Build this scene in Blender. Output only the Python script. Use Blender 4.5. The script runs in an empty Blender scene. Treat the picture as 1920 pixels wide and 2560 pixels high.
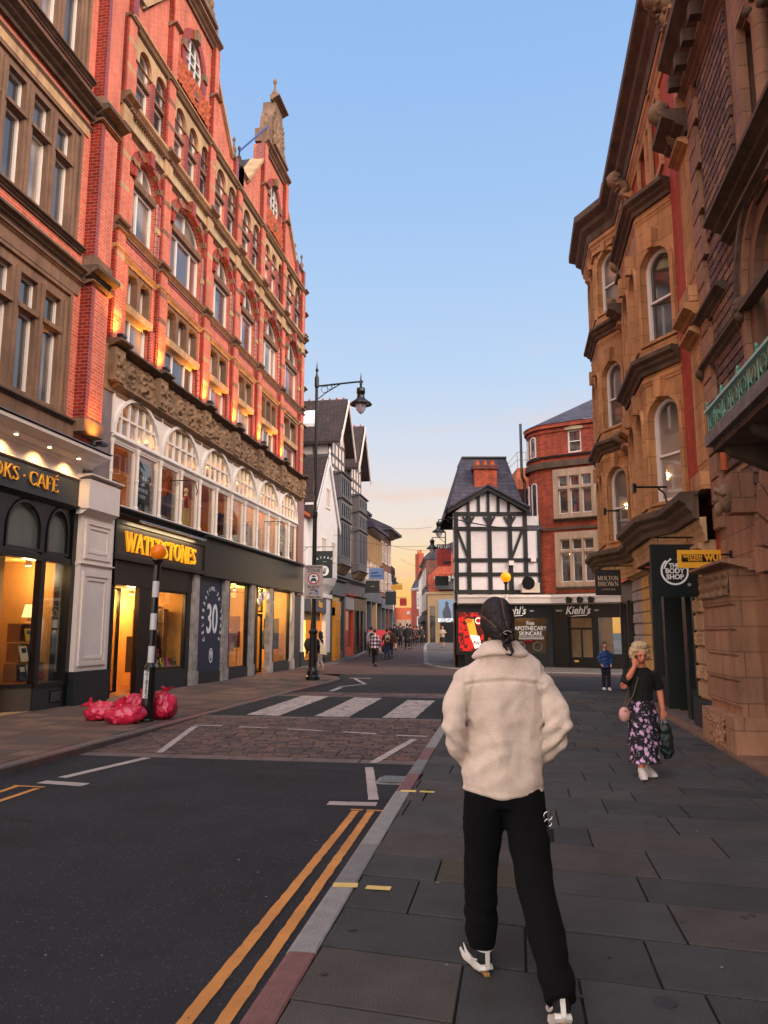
import bpy, bmesh, math, random
from math import sin, cos, pi, sqrt, radians as R, atan2
from mathutils import Vector as V, Matrix as M, noise
from mathutils.geometry import tessellate_polygon
random.seed(7)
SC = bpy.context.scene
COL = SC.collection
# ---------------------------------------------------------------- camera
YAW, PITCH, EYE = R(9.75), R(8.88), 1.62
cd = bpy.data.cameras.new('camera'); cam = bpy.data.objects.new('camera', cd); COL.objects.link(cam)
cd.sensor_fit = 'HORIZONTAL'; cd.sensor_width = 36; cd.lens = 36; cd.clip_start = .05; cd.clip_end = 3000
cam.location = (0, 0, EYE); cam.rotation_euler = (R(90) + PITCH, 0, YAW)
SC.camera = cam
# ---------------------------------------------------------------- world: dusk sky, paler and warmer towards the horizon
W = bpy.data.worlds.new("World"); SC.world = W; W.use_nodes = True
wt = W.node_tree; wn = wt.nodes; wl = wt.links
for n in list(wn): wn.remove(n)
def srgb(r, g, b):
    f = lambda c: (c / 255 / 12.92) if c <= 10.3 else ((c / 255 + .055) / 1.055) ** 2.4
    return (f(r), f(g), f(b), 1)
tc = wn.new('ShaderNodeTexCoord'); sx = wn.new('ShaderNodeSeparateXYZ'); wl.new(tc.outputs['Generated'], sx.inputs[0])
rp = wn.new('ShaderNodeValToRGB'); wl.new(sx.outputs['Z'], rp.inputs[0])
el = rp.color_ramp.elements
stops = [(0, (255, 176, 84)), (.045, (255, 198, 112)), (.09, (255, 220, 168)), (.14, (244, 229, 216)), (.22, (220, 225, 236)), (.33, (190, 216, 246)), (.5, (164, 200, 244)), (.75, (140, 184, 238)), (1, (124, 166, 226))]
while len(el) < len(stops): el.new(.5)
for e_, (p_, c_) in zip(el, stops): e_.position = p_; e_.color = srgb(*c_)
# warm band only towards the street's end; elsewhere a cool pale horizon
dt = wn.new('ShaderNodeVectorMath'); dt.operation = 'DOT_PRODUCT'; wl.new(tc.outputs['Generated'], dt.inputs[0]); dt.inputs[1].default_value = (-.16, .98, 0)
mr = wn.new('ShaderNodeMapRange'); wl.new(dt.outputs['Value'], mr.inputs[0]); mr.inputs[1].default_value = .55; mr.inputs[2].default_value = .97
rp2 = wn.new('ShaderNodeValToRGB'); wl.new(sx.outputs['Z'], rp2.inputs[0])
el = rp2.color_ramp.elements
stops = [(0, (236, 214, 208)), (.12, (226, 220, 228)), (.33, (192, 217, 246)), (.6, (154, 193, 242)), (1, (124, 166, 226))]
while len(el) < len(stops): el.new(.5)
for e_, (p_, c_) in zip(el, stops): e_.position = p_; e_.color = srgb(*c_)
mx = wn.new('ShaderNodeMix'); mx.data_type = 'RGBA'; wl.new(mr.outputs[0], mx.inputs[0]); wl.new(rp2.outputs[0], mx.inputs[6]); wl.new(rp.outputs[0], mx.inputs[7])
# thin streaks of pink cloud
mp = wn.new('ShaderNodeMapping'); wl.new(tc.outputs['Generated'], mp.inputs[0]); mp.inputs['Scale'].default_value = (3, 3, 16)
nz = wn.new('ShaderNodeTexNoise'); wl.new(mp.outputs[0], nz.inputs[0]); nz.inputs['Scale'].default_value = 2.6; nz.inputs['Detail'].default_value = 6
cr = wn.new('ShaderNodeMapRange'); wl.new(nz.outputs[0], cr.inputs[0]); cr.inputs[1].default_value = .53; cr.inputs[2].default_value = .8; cr.inputs[4].default_value = .75
hz = wn.new('ShaderNodeMapRange'); wl.new(sx.outputs['Z'], hz.inputs[0]); hz.inputs[1].default_value = .42; hz.inputs[2].default_value = .05
mm = wn.new('ShaderNodeMath'); mm.operation = 'MULTIPLY'; wl.new(cr.outputs[0], mm.inputs[0]); wl.new(hz.outputs[0], mm.inputs[1])
mx2 = wn.new('ShaderNodeMix'); mx2.data_type = 'RGBA'; wl.new(mm.outputs[0], mx2.inputs[0]); wl.new(mx.outputs[2], mx2.inputs[6]); mx2.inputs[7].default_value = srgb(250, 205, 180)
# broad warm glow added to unseen sky behind the photographer, lighting what faces it
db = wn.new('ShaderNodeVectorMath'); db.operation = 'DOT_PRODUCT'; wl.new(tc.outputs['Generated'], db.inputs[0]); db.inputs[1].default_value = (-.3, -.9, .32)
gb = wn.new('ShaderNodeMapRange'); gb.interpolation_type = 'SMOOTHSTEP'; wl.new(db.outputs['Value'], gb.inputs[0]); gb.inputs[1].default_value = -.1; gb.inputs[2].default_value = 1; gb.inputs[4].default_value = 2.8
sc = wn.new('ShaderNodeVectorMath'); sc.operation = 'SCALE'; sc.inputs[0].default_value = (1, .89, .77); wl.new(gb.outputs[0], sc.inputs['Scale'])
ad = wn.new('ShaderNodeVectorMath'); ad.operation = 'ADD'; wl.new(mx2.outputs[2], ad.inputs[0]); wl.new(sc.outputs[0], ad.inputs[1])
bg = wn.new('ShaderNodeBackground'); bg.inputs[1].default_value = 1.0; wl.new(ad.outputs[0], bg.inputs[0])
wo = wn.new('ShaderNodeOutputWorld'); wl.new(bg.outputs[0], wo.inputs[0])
# ---------------------------------------------------------------- the last low warm light, very soft
sd = bpy.data.lights.new('sun', 'SUN'); sun = bpy.data.objects.new('sun', sd); COL.objects.link(sun)
sd.energy = 4.0; sd.angle = R(34); sd.color = (1, .77, .58)
sun.rotation_euler = V((-.77, .34, -.55)).to_track_quat('-Z', 'Y').to_euler()
SC.view_settings.view_transform = 'Standard'; SC.view_settings.look = 'None'
SC.view_settings.exposure = 0; SC.view_settings.gamma = 1
SC.cycles.max_bounces = 6; SC.cycles.transparent_max_bounces = 8; SC.cycles.sample_clamp_indirect = 4
SC.cycles.use_denoising = True
# ---------------------------------------------------------------- materials
MC = {}
def streaks(t, b, lo=.72):
    """grime washed down the wall: tall soft streaks multiplied into the stone or brick"""
    N = t.nodes; L = t.links; src = b.inputs['Base Color'].links[0].from_socket; tc = N.new('ShaderNodeTexCoord'); mp = N.new('ShaderNodeMapping'); mp.inputs['Scale'].default_value = (3.2, 3.2, .38); L.new(tc.outputs['Object'], mp.inputs[0])
    n = N.new('ShaderNodeTexNoise'); n.inputs['Scale'].default_value = 1.1; n.inputs['Detail'].default_value = 7; n.inputs['Roughness'].default_value = .7; L.new(mp.outputs[0], n.inputs[0])
    m = N.new('ShaderNodeMapRange'); L.new(n.outputs[0], m.inputs[0]); m.inputs[1].default_value = .36; m.inputs[2].default_value = .58; m.inputs[3].default_value = lo; m.inputs[4].default_value = 1.06
    v = N.new('ShaderNodeVectorMath'); v.operation = 'SCALE'; L.new(src, v.inputs[0]); L.new(m.outputs[0], v.inputs['Scale']); L.new(v.outputs[0], b.inputs['Base Color'])
def mat(name, col, rough=.7, metal=0, var=.0, vs=3.0, bump=.0, bs=40., emit=0, spec=.5, alpha=1, noise2=0, sheen=0):
    """plain procedural surface: colour with noise variation and fine bump"""
    if name in MC: return MC[name]
    m = bpy.data.materials.new(name); m.use_nodes = True; t = m.node_tree; N = t.nodes; L = t.links
    b = N['Principled BSDF']
    c = srgb(*col) if max(col) > 1.01 else (*col, 1)
    b.inputs['Base Color'].default_value = c; b.inputs['Roughness'].default_value = rough
    b.inputs['Metallic'].default_value = metal; b.inputs['Specular IOR Level'].default_value = spec
    if sheen: b.inputs['Sheen Weight'].default_value = sheen; b.inputs['Sheen Roughness'].default_value = .5
    tc = N.new('ShaderNodeTexCoord')
    if var:
        nz = N.new('ShaderNodeTexNoise'); nz.inputs['Scale'].default_value = vs; nz.inputs['Detail'].default_value = 5; nz.inputs['Roughness'].default_value = .65
        L.new(tc.outputs['Object'], nz.inputs[0])
        mr = N.new('ShaderNodeMapRange'); L.new(nz.outputs[0], mr.inputs[0]); mr.inputs[1].default_value = .3; mr.inputs[2].default_value = .7
        mr.inputs[3].default_value = 1 - var; mr.inputs[4].default_value = 1 + var
        mu = N.new('ShaderNodeVectorMath'); mu.operation = 'SCALE'; mu.inputs[0].default_value = c[:3]; L.new(mr.outputs[0], mu.inputs['Scale'])
        L.new(mu.outputs[0], b.inputs['Base Color'])
    if var and 'stone' in name and 'sett' not in name: streaks(t, b, .7)
    if bump:
        n2 = N.new('ShaderNodeTexNoise'); n2.inputs['Scale'].default_value = bs; n2.inputs['Detail'].default_value = 4
        L.new(tc.outputs['Object'], n2.inputs[0])
        bp = N.new('ShaderNodeBump'); bp.inputs['Strength'].default_value = bump; bp.inputs['Distance'].default_value = .02
        L.new(n2.outputs[0], bp.inputs['Height']); L.new(bp.outputs[0], b.inputs['Normal'])
    if emit:
        b.inputs['Emission Color'].default_value = c; b.inputs['Emission Strength'].default_value = emit
    MC[name] = m; return m
def bricks(name, c1, c2, mortar, bw=.235, rh=.085, ms=.012, bump=.5, var=.25, vs=.7, swap=False, rough=.85, noise_amt=.35, sq=1, off=.5, floor=False):
    """coursed material: bricks, ashlar blocks, tiles, slabs. Courses run up z, or along y when floor"""
    if name in MC: return MC[name]
    m = bpy.data.materials.new(name); m.use_nodes = True; t = m.node_tree; N = t.nodes; L = t.links
    b = N['Principled BSDF']; b.inputs['Roughness'].default_value = rough
    tc = N.new('ShaderNodeTexCoord'); sp = N.new('ShaderNodeSeparateXYZ'); L.new(tc.outputs['Object'], sp.inputs[0])
    cb = N.new('ShaderNodeCombineXYZ')
    if floor:
        L.new(sp.outputs['X'], cb.inputs[0 if not swap else 1]); L.new(sp.outputs['Y'], cb.inputs[1 if not swap else 0])
    else:
        ad = N.new('ShaderNodeMath'); ad.operation = 'ADD'; L.new(sp.outputs['X'], ad.inputs[0]); L.new(sp.outputs['Y'], ad.inputs[1])
        L.new(ad.outputs[0], cb.inputs[0]); L.new(sp.outputs['Z'], cb.inputs[1])
    wv = N.new('ShaderNodeTexNoise'); wv.inputs['Scale'].default_value = 6 if floor else 9; L.new(tc.outputs['Object'], wv.inputs[0])
    wsub = N.new('ShaderNodeVectorMath'); wsub.operation = 'MULTIPLY_ADD'; L.new(wv.outputs['Color'], wsub.inputs[0]); k = ms * 1.2
    wsub.inputs[1].default_value = (k, k, 0); L.new(cb.outputs[0], wsub.inputs[2])
    br = N.new('ShaderNodeTexBrick'); L.new(wsub.outputs[0], br.inputs['Vector'])
    br.inputs['Color1'].default_value = srgb(*c1); br.inputs['Color2'].default_value = srgb(*c2); br.inputs['Mortar'].default_value = srgb(*mortar)
    br.inputs['Scale'].default_value = 1; br.inputs['Mortar Size'].default_value = ms; br.inputs['Mortar Smooth'].default_value = .2
    br.inputs['Brick Width'].default_value = bw; br.inputs['Row Height'].default_value = rh; br.offset = off; br.squash = sq; br.squash_frequency = 3
    nz = N.new('ShaderNodeTexNoise'); nz.inputs['Scale'].default_value = vs; nz.inputs['Detail'].default_value = 6; nz.inputs['Roughness'].default_value = .7
    L.new(tc.outputs['Object'], nz.inputs[0])
    mr = N.new('ShaderNodeMapRange'); L.new(nz.outputs[0], mr.inputs[0]); mr.inputs[1].default_value = .3; mr.inputs[2].default_value = .7
    mr.inputs[3].default_value = 1 - var; mr.inputs[4].default_value = 1 + var
    mu = N.new('ShaderNodeVectorMath'); mu.operation = 'SCALE'; L.new(br.outputs['Color'], mu.inputs[0]); L.new(mr.outputs[0], mu.inputs['Scale'])
    L.new(mu.outputs[0], b.inputs['Base Color'])
    if not floor: streaks(t, b, .74)
    n2 = N.new('ShaderNodeTexNoise'); n2.inputs['Scale'].default_value = 30; n2.inputs['Detail'].default_value = 5; L.new(tc.outputs['Object'], n2.inputs[0])
    ma = N.new('ShaderNodeMath'); ma.operation = 'MULTIPLY_ADD'; L.new(n2.outputs[0], ma.inputs[0]); ma.inputs[1].default_value = noise_amt
    iv = N.new('ShaderNodeMath'); iv.operation = 'SUBTRACT'; iv.inputs[0].default_value = 1; L.new(br.outputs['Fac'], iv.inputs[1]); L.new(iv.outputs[0], ma.inputs[2])
    bp = N.new('ShaderNodeBump'); bp.inputs['Strength'].default_value = bump; bp.inputs['Distance'].default_value = .012
    L.new(ma.outputs[0], bp.inputs['Height']); L.new(bp.outputs[0], b.inputs['Normal'])
    MC[name] = m; return m
def glassmat(name, tint=(.9, .95, .95), refl=.12):
    """thin clear shop glass"""
    m = bpy.data.materials.new(name); m.use_nodes = True; t = m.node_tree; N = t.nodes; L = t.links
    N.remove(N['Principled BSDF'])
    a = N.new('ShaderNodeBsdfTransparent'); a.inputs[0].default_value = (*tint, 1)
    g = N.new('ShaderNodeBsdfGlossy'); g.inputs['Roughness'].default_value = .02
    lw = N.new('ShaderNodeLayerWeight'); lw.inputs[0].default_value = .28
    ad = N.new('ShaderNodeMath'); ad.operation = 'MULTIPLY_ADD'; ad.inputs[1].default_value = .4; ad.inputs[2].default_value = refl * .2; L.new(lw.outputs['Fresnel'], ad.inputs[0])
    x = N.new('ShaderNodeMixShader'); L.new(ad.outputs[0], x.inputs[0]); L.new(a.outputs[0], x.inputs[1]); L.new(g.outputs[0], x.inputs[2])
    L.new(x.outputs[0], N['Material Output'].inputs[0]); MC[name] = m; return m
def panemat(name, c1, c2, refl=.35, vs=.7):
    """upper-floor window: dark room and pale blind behind, sky on the glass"""
    m = bpy.data.materials.new(name); m.use_nodes = True; t = m.node_tree; N = t.nodes; L = t.links
    b = N['Principled BSDF']; b.inputs['Roughness'].default_value = .7
    tc = N.new('ShaderNodeTexCoord'); nz = N.new('ShaderNodeTexNoise'); nz.inputs['Scale'].default_value = vs; nz.inputs['Detail'].default_value = 1; L.new(tc.outputs['Object'], nz.inputs[0])
    cr = N.new('ShaderNodeValToRGB'); L.new(nz.outputs[0], cr.inputs[0]); cr.color_ramp.elements[0].position = .42; cr.color_ramp.elements[1].position = .58
    cr.color_ramp.elements[0].color = srgb(*c1); cr.color_ramp.elements[1].color = srgb(*c2); L.new(cr.outputs[0], b.inputs['Base Color'])
    g = N.new('ShaderNodeBsdfGlossy'); g.inputs['Roughness'].default_value = .03
    lw = N.new('ShaderNodeLayerWeight'); lw.inputs[0].default_value = .35
    ad = N.new('ShaderNodeMath'); ad.operation = 'MULTIPLY_ADD'; ad.inputs[1].default_value = .8; ad.inputs[2].default_value = refl * .3; L.new(lw.outputs['Fresnel'], ad.inputs[0])
    x = N.new('ShaderNodeMixShader'); L.new(ad.outputs[0], x.inputs[0]); L.new(b.outputs[0], x.inputs[1]); L.new(g.outputs[0], x.inputs[2])
    L.new(x.outputs[0], N['Material Output'].inputs[0]); MC[name] = m; return m
BR_RED = bricks('red_brick', (214, 106, 82), (196, 84, 62), (196, 146, 124), bump=.35, var=.14)
BR_SM = bricks('glazed_red_brick', (150, 38, 28), (120, 26, 22), (150, 96, 80), rough=.35, bump=.4)
BR_DK = bricks('orange_brick', (196, 82, 48), (158, 56, 36), (120, 80, 62), bump=.45, var=.2)
BR_BAY = bricks('dark_orange_brick', (196, 70, 44), (172, 54, 34), (150, 76, 52), bump=.3, var=.12)
BR_OLD = bricks('old_brown_brick', (120, 54, 44), (90, 40, 34), (96, 70, 60), bump=.5)
ST_BUFF = mat('buff_sandstone', (186, 150, 112), .85, var=.22, vs=1.6, bump=.35, bs=14)
ST_PALE = mat('pale_sandstone', (190, 166, 130), .85, var=.15, vs=1.2, bump=.3, bs=14)
ST_BAY = bricks('orange_sandstone_ashlar', (192, 140, 92), (174, 124, 80), (130, 92, 62), bw=.85, rh=.36, ms=.007, bump=.35, var=.2, vs=1.2)
ST_DARK = mat('sooty_stone', (92, 74, 60), .9, var=.35, vs=2.2, bump=.6, bs=14)
ST_BROWN = mat('brown_stone', (126, 96, 76), .85, var=.22, vs=1.3, bump=.4, bs=12)
TERRA = mat('terracotta', (176, 84, 46), .75, var=.25, vs=9, bump=.6, bs=22)
CARV = mat('carved_brown_stone', (132, 104, 80), .85, var=.3, vs=3, bump=.5, bs=20)
CREAM = mat('cream_paint', (226, 214, 206), .5, var=.06, vs=2, bump=.1)
WHITE = mat('white_paint', (214, 210, 210), .45, var=.06, vs=2, bump=.08)
WFRAME = mat('white_window_paint', (226, 216, 208), .45, var=.05, vs=3)
BLK = mat('black_paint', (13, 13, 15), .35, var=.15, vs=3, bump=.05)
TIMB = mat('black_timber', (15, 13, 14), .6, var=.3, vs=6, bump=.3, bs=30)
DGREY = mat('dark_grey_paint', (36, 43, 47), .4, var=.12, vs=2, bump=.05)
MGREY = mat('mid_grey_paint', (88, 92, 98), .5, var=.1, vs=2, bump=.05)
NAVY = mat('navy_paint', (42, 50, 72), .5, var=.05)
IRON = mat('cast_iron_black', (14, 14, 16), .3, var=.2, bump=.1, spec=.6)
PLAST = mat('rough_white_render', (216, 208, 208), .9, var=.06, vs=3, bump=.9, bs=9)
SLATE = bricks('slate_tiles', (74, 68, 82), (56, 52, 66), (34, 32, 40), bw=.35, rh=.22, ms=.014, bump=.5)
TILES = bricks('brown_roof_tiles', (70, 52, 50), (52, 40, 40), (28, 22, 22), bw=.22, rh=.14, ms=.014, bump=.7)
OTILE = bricks('orange_roof_tiles', (206, 110, 64), (178, 84, 46), (120, 56, 36), bw=.22, rh=.14, ms=.012, bump=.7)
RUBBLE = None
GLASS = glassmat('shop_glass')
PANE = panemat('dark_window_glass', (30, 28, 30), (66, 60, 58), .5)
PANE_W = panemat('curtained_window_glass', (60, 56, 58), (150, 134, 120), .5)
PANE_B = panemat('window_glass_painted_red_reflection', (70, 40, 36), (150, 96, 84), .6, vs=.5)  # the red reflection is painted into the pane colour
GOLD = mat('gold_lettering', (222, 168, 64), .4, metal=.3)
SIGNW = mat('white_lettering', (235, 235, 235), .5)
# ---------------------------------------------------------------- mesh builder
class MB:
    def __init__(s, T=None): s.v = []; s.f = []; s.T = T; s.mi = []; s.cur = 0
    def add(s, vs, fs):
        o = len(s.v)
        s.v += [tuple(s.T @ V(p)) for p in vs] if s.T else [tuple(p) for p in vs]
        s.f += [tuple(i + o for i in f) for f in fs]; s.mi += [s.cur] * len(fs); return s
    def box(s, x0, x1, y0, y1, z0, z1):
        if x0 > x1: x0, x1 = x1, x0
        if y0 > y1: y0, y1 = y1, y0
        if z0 > z1: z0, z1 = z1, z0
        return s.add([(x0, y0, z0), (x1, y0, z0), (x1, y1, z0), (x0, y1, z0), (x0, y0, z1), (x1, y0, z1), (x1, y1, z1), (x0, y1, z1)],
                     [(3, 2, 1, 0), (4, 5, 6, 7), (0, 1, 5, 4), (1, 2, 6, 5), (2, 3, 7, 6), (3, 0, 4, 7)])
    def slab(s, outer, holes=(), y0=0., y1=.3, back=True, sides=True):
        """outline and holes in (x,z), front face at y0, extruded to y1"""
        polys = [[V((p[0], p[1], 0)) for p in q] for q in [outer, *holes]]
        tris = tessellate_polygon(polys) if (len(holes) or len(outer) > 4) else [tuple(range(len(outer)))]
        flat = [p for q in polys for p in q]; n = len(flat)
        vs = [(p.x, y0, p.y) for p in flat] + [(p.x, y1, p.y) for p in flat]
        fs = []
        def ori(f):
            a = sum(flat[f[i]].x * flat[f[(i + 1) % len(f)]].y - flat[f[(i + 1) % len(f)]].x * flat[f[i]].y for i in range(len(f)))
            return tuple(f) if a > 0 else tuple(reversed(f))
        for f in tris:
            f = ori(f); fs.append(f)
            if back: fs.append(tuple(i + n for i in reversed(f)))
        o = 0
        for k, q in enumerate(polys):
            a = sum(q[i].x * q[(i + 1) % len(q)].y - q[(i + 1) % len(q)].x * q[i].y for i in range(len(q)))
            if k or sides:
                for i in range(len(q)):
                    j = (i + 1) % len(q); A, Bb = o + i, o + j
                    fs.append((A, A + n, Bb + n, Bb) if (a > 0) == (k == 0) else (Bb, Bb + n, A + n, A))
            o += len(q)
        return s.add(vs, fs)
    def prism(s, pts, x0, x1):
        """profile in (y,z) run along x from x0 to x1"""
        n = len(pts)
        a = sum(pts[i][0] * pts[(i + 1) % n][1] - pts[(i + 1) % n][0] * pts[i][1] for i in range(n))
        if a < 0: pts = pts[::-1]
        vs = [(x0, y, z) for y, z in pts] + [(x1, y, z) for y, z in pts]
        fs = [tuple(reversed(range(n))), tuple(range(n, 2 * n))] + [(i, (i + 1) % n, (i + 1) % n + n, i + n) for i in range(n)]
        return s.add(vs, fs)
    def lathe(s, c, prof, seg=16, cap=True):
        """profile (r,z) turned about a vertical axis at c"""
        vs = []; fs = []
        for r, z in prof:
            vs += [(c[0] + r * cos(2 * pi * k / seg), c[1] + r * sin(2 * pi * k / seg), c[2] + z) for k in range(seg)]
        for i in range(len(prof) - 1):
            for k in range(seg):
                a = i * seg + k; b = i * seg + (k + 1) % seg; fs.append((a, b, b + seg, a + seg))
        if cap: fs += [tuple(reversed(range(seg))), tuple(range((len(prof) - 1) * seg, len(prof) * seg))]
        return s.add(vs, fs)
    def tube(s, path, r, seg=8, ry=None, up=None):
        """path of points; r a number or one per point; ry for flattened sections"""
        P = [V(p) for p in path]; n = len(P)
        rr = [r] * n if isinstance(r, (int, float)) else list(r); r2 = rr if ry is None else ([ry] * n if isinstance(ry, (int, float)) else list(ry))
        vs = []; fs = []; u = V(up) if up else None
        for i, p in enumerate(P):
            d = (P[min(i + 1, n - 1)] - P[max(i - 1, 0)]).normalized()
            if u is None: u = V((0, 0, 1)) if abs(d.z) < .9 else V((1, 0, 0))
            a = d.cross(u).normalized(); b = a.cross(d).normalized()
            if up is None: u = b
            vs += [tuple(p + a * (rr[i] * cos(2 * pi * k / seg)) + b * (r2[i] * sin(2 * pi * k / seg))) for k in range(seg)]
        for i in range(n - 1):
            for k in range(seg):
                a = i * seg + k; b = i * seg + (k + 1) % seg; fs.append((a, b, b + seg, a + seg))
        fs += [tuple(reversed(range(seg))), tuple(range((n - 1) * seg, n * seg))]
        return s.add(vs, fs)
    def ball(s, c, r, seg=16, rings=10):
        rx, ry, rz = (r, r, r) if isinstance(r, (int, float)) else r
        vs = [(c[0], c[1], c[2] - rz)]; fs = []
        for i in range(1, rings):
            t = -pi / 2 + pi * i / rings
            vs += [(c[0] + rx * cos(t) * cos(2 * pi * k / seg), c[1] + ry * cos(t) * sin(2 * pi * k / seg), c[2] + rz * sin(t)) for k in range(seg)]
        vs.append((c[0], c[1], c[2] + rz))
        for k in range(seg):
            j = (k + 1) % seg; fs.append((0, 1 + j, 1 + k)); fs.append((len(vs) - 1, 1 + (rings - 2) * seg + k, 1 + (rings - 2) * seg + j))
            for i in range(rings - 2):
                a = 1 + i * seg + k; b = 1 + i * seg + j; fs.append((a, b, b + seg, a + seg))
        return s.add(vs, fs)
    def grid(s, x0, x1, z0, z1, nx, nz, fy):
        """relief sheet: y = fy(x,z)"""
        vs = [(x0 + (x1 - x0) * i / nx, fy(x0 + (x1 - x0) * i / nx, z0 + (z1 - z0) * j / nz), z0 + (z1 - z0) * j / nz) for j in range(nz + 1) for i in range(nx + 1)]
        fs = [(j * (nx + 1) + i, j * (nx + 1) + i + 1, (j + 1) * (nx + 1) + i + 1, (j + 1) * (nx + 1) + i) for j in range(nz) for i in range(nx)]
        return s.add(vs, fs)
    def mesh(s, name, mats, smooth=False):
        me = bpy.data.meshes.new(name); me.from_pydata(s.v, [], s.f)
        for m in (mats if isinstance(mats, (list, tuple)) else [mats]): me.materials.append(m)
        if len(me.materials) > 1: me.polygons.foreach_set('material_index', s.mi)
        if smooth: me.polygons.foreach_set('use_smooth', [True] * len(me.polygons))
        me.update(); return me
    def out(s, name, mats, parent=None, smooth=False, **k):
        if not s.v: return None
        return put(name, s.mesh(name, mats, smooth), parent, **k)
def put(name, data, parent=None, loc=None, label=None, cat=None, group=None, kind=None):
    o = bpy.data.objects.new(name, data); COL.objects.link(o)
    if parent: o.parent = parent
    if loc: o.location = loc
    return tag(o, label, cat, group, kind)
def tag(o, label=None, cat=None, group=None, kind=None):
    if label: o['label'] = label
    if cat: o['category'] = cat
    if group: o['group'] = group
    if kind: o['kind'] = kind
    return o
def empty(name, loc=(0, 0, 0), rz=0, label=None, cat=None, group=None, parent=None):
    o = put(name, None, parent, None, label, cat, group); o.location = loc; o.rotation_euler = (0, 0, rz); o.empty_display_size = .2; return o
def copy_tree(o, parent=None, **k):
    c = o.copy(); COL.objects.link(c)
    if parent: c.parent = parent
    for ch in list(o.children): copy_tree(ch, c)
    return tag(c, **k) if k else c
def facade(name, origin, out_dir, label, cat='building', group=None):
    """Empty whose local -y points out of the wall, local x along it, z up"""
    a = atan2(-out_dir[0], out_dir[1]) + pi
    return empty(name, origin, a, label, cat, group)
def rect(x0, x1, z0, z1): return [(x0, z0), (x1, z0), (x1, z1), (x0, z1)]
def arch(x0, x1, z0, zs, n=14, rise=None):
    """rectangle with an arched head springing at zs"""
    c = (x0 + x1) / 2; r = (x1 - x0) / 2; rz = rise or r
    return [(x0, z0), (x1, z0)] + [(c + r * cos(pi * k / n), zs + rz * sin(pi * k / n)) for k in range(n + 1)]
def clip(poly, x0, x1, z0, z1):
    for ax, v, sg in ((0, x0, 1), (0, x1, -1), (1, z0, 1), (1, z1, -1)):
        o = []
        for i in range(len(poly)):
            a, b = poly[i], poly[(i + 1) % len(poly)]
            ia, ib = (a[ax] - v) * sg >= 0, (b[ax] - v) * sg >= 0
            if ia: o.append(a)
            if ia != ib:
                t = (v - a[ax]) / (b[ax] - a[ax]); o.append((a[0] + (b[0] - a[0]) * t, a[1] + (b[1] - a[1]) * t))
        poly = o
        if len(poly) < 3: return None
    return poly
def area(p): return abs(sum(p[i][0] * p[(i + 1) % len(p)][1] - p[(i + 1) % len(p)][0] * p[i][1] for i in range(len(p)))) / 2
def window(parent, x0, x1, z0, z1, y, fm, gm, w=.07, xs=(), zs=(), bw=.045, spring=None, dep=.08, T=None, name='window', rise=None, pane=True):
    """framed window: mesh frame with glazing bars and a pane child; y is the frame's front"""
    if spring is None: outer = rect(x0, x1, z0, z1); inner = rect(x0 + w, x1 - w, z0 + w, z1 - w)
    else: outer = arch(x0, x1, z0, spring, rise=rise); inner = arch(x0 + w, x1 - w, z0 + w, spring, rise=(rise - w) if rise else None)
    X = [x0 - 1] + sorted(xs) + [x1 + 1]; Z = [z0 - 1] + sorted(zs) + [z1 + 3]; holes = []
    for i in range(len(X) - 1):
        for j in range(len(Z) - 1):
            c = clip(inner, X[i] + bw / 2, X[i + 1] - bw / 2, Z[j] + bw / 2, Z[j + 1] - bw / 2)
            if c and area(c) > .002: holes.append(c)
    o = MB(T).slab(outer, holes, y, y + dep).out(name, fm, parent)
    if pane: MB(T).slab(outer, (), y + dep * .6, y + dep * .6 + .012).out('pane', gm, o)
    return o
def text(name, s, size, m, parent=None, loc=(0, 0, 0), rot=(pi / 2, 0, 0), ext=.01, bold=0, align='CENTER', sp=1, sx=1, serif=False, shear=0):
    c = bpy.data.curves.new('t', 'FONT'); c.body = s; c.size = size; c.extrude = ext; c.offset = bold; c.align_x = align; c.align_y = 'CENTER'; c.space_character = sp; c.shear = shear; c.resolution_u = 4
    t = bpy.data.objects.new('t', c); COL.objects.link(t)
    dg = bpy.context.evaluated_depsgraph_get(); dg.update(); me = bpy.data.meshes.new_from_object(t.evaluated_get(dg))
    bpy.data.objects.remove(t); bpy.data.curves.remove(c)
    me.name = name; me.materials.clear(); me.materials.append(m)
    if sx != 1: me.transform(M.Diagonal((sx, 1, 1, 1)))
    o = put(name, me, parent); o.location = loc; o.rotation_euler = rot; return o
def lamp(kind, loc, energy, col, parent=None, size=.1, rot=None, spot=None, blend=.6, sy=None, aim=None):
    d = bpy.data.lights.new('lamp_light', kind); d.energy = energy; d.color = col
    if kind == 'AREA':
        d.size = size
        if sy: d.shape = 'RECTANGLE'; d.size_y = sy
    else: d.shadow_soft_size = size
    if kind == 'SPOT': d.spot_size = R(spot); d.spot_blend = blend
    o = bpy.data.objects.new('lamp_light', d); COL.objects.link(o)
    if parent: o.parent = parent
    o.location = loc
    if rot: o.rotation_euler = rot
    if aim: o.rotation_euler = V(aim).to_track_quat('-Z', 'Y').to_euler()
    return o
def gz(y):
    """ground height along the street: level, then rising gently beyond the junction"""
    t = min(1, max(0, (y - 38) / 16)); return .42 * t * t * (3 - 2 * t)
def camw(X, D, z=0):
    """point given as metres right of and ahead of the photographer"""
    return V((X * cos(YAW) - D * sin(YAW), X * sin(YAW) + D * cos(YAW), z))
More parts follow.
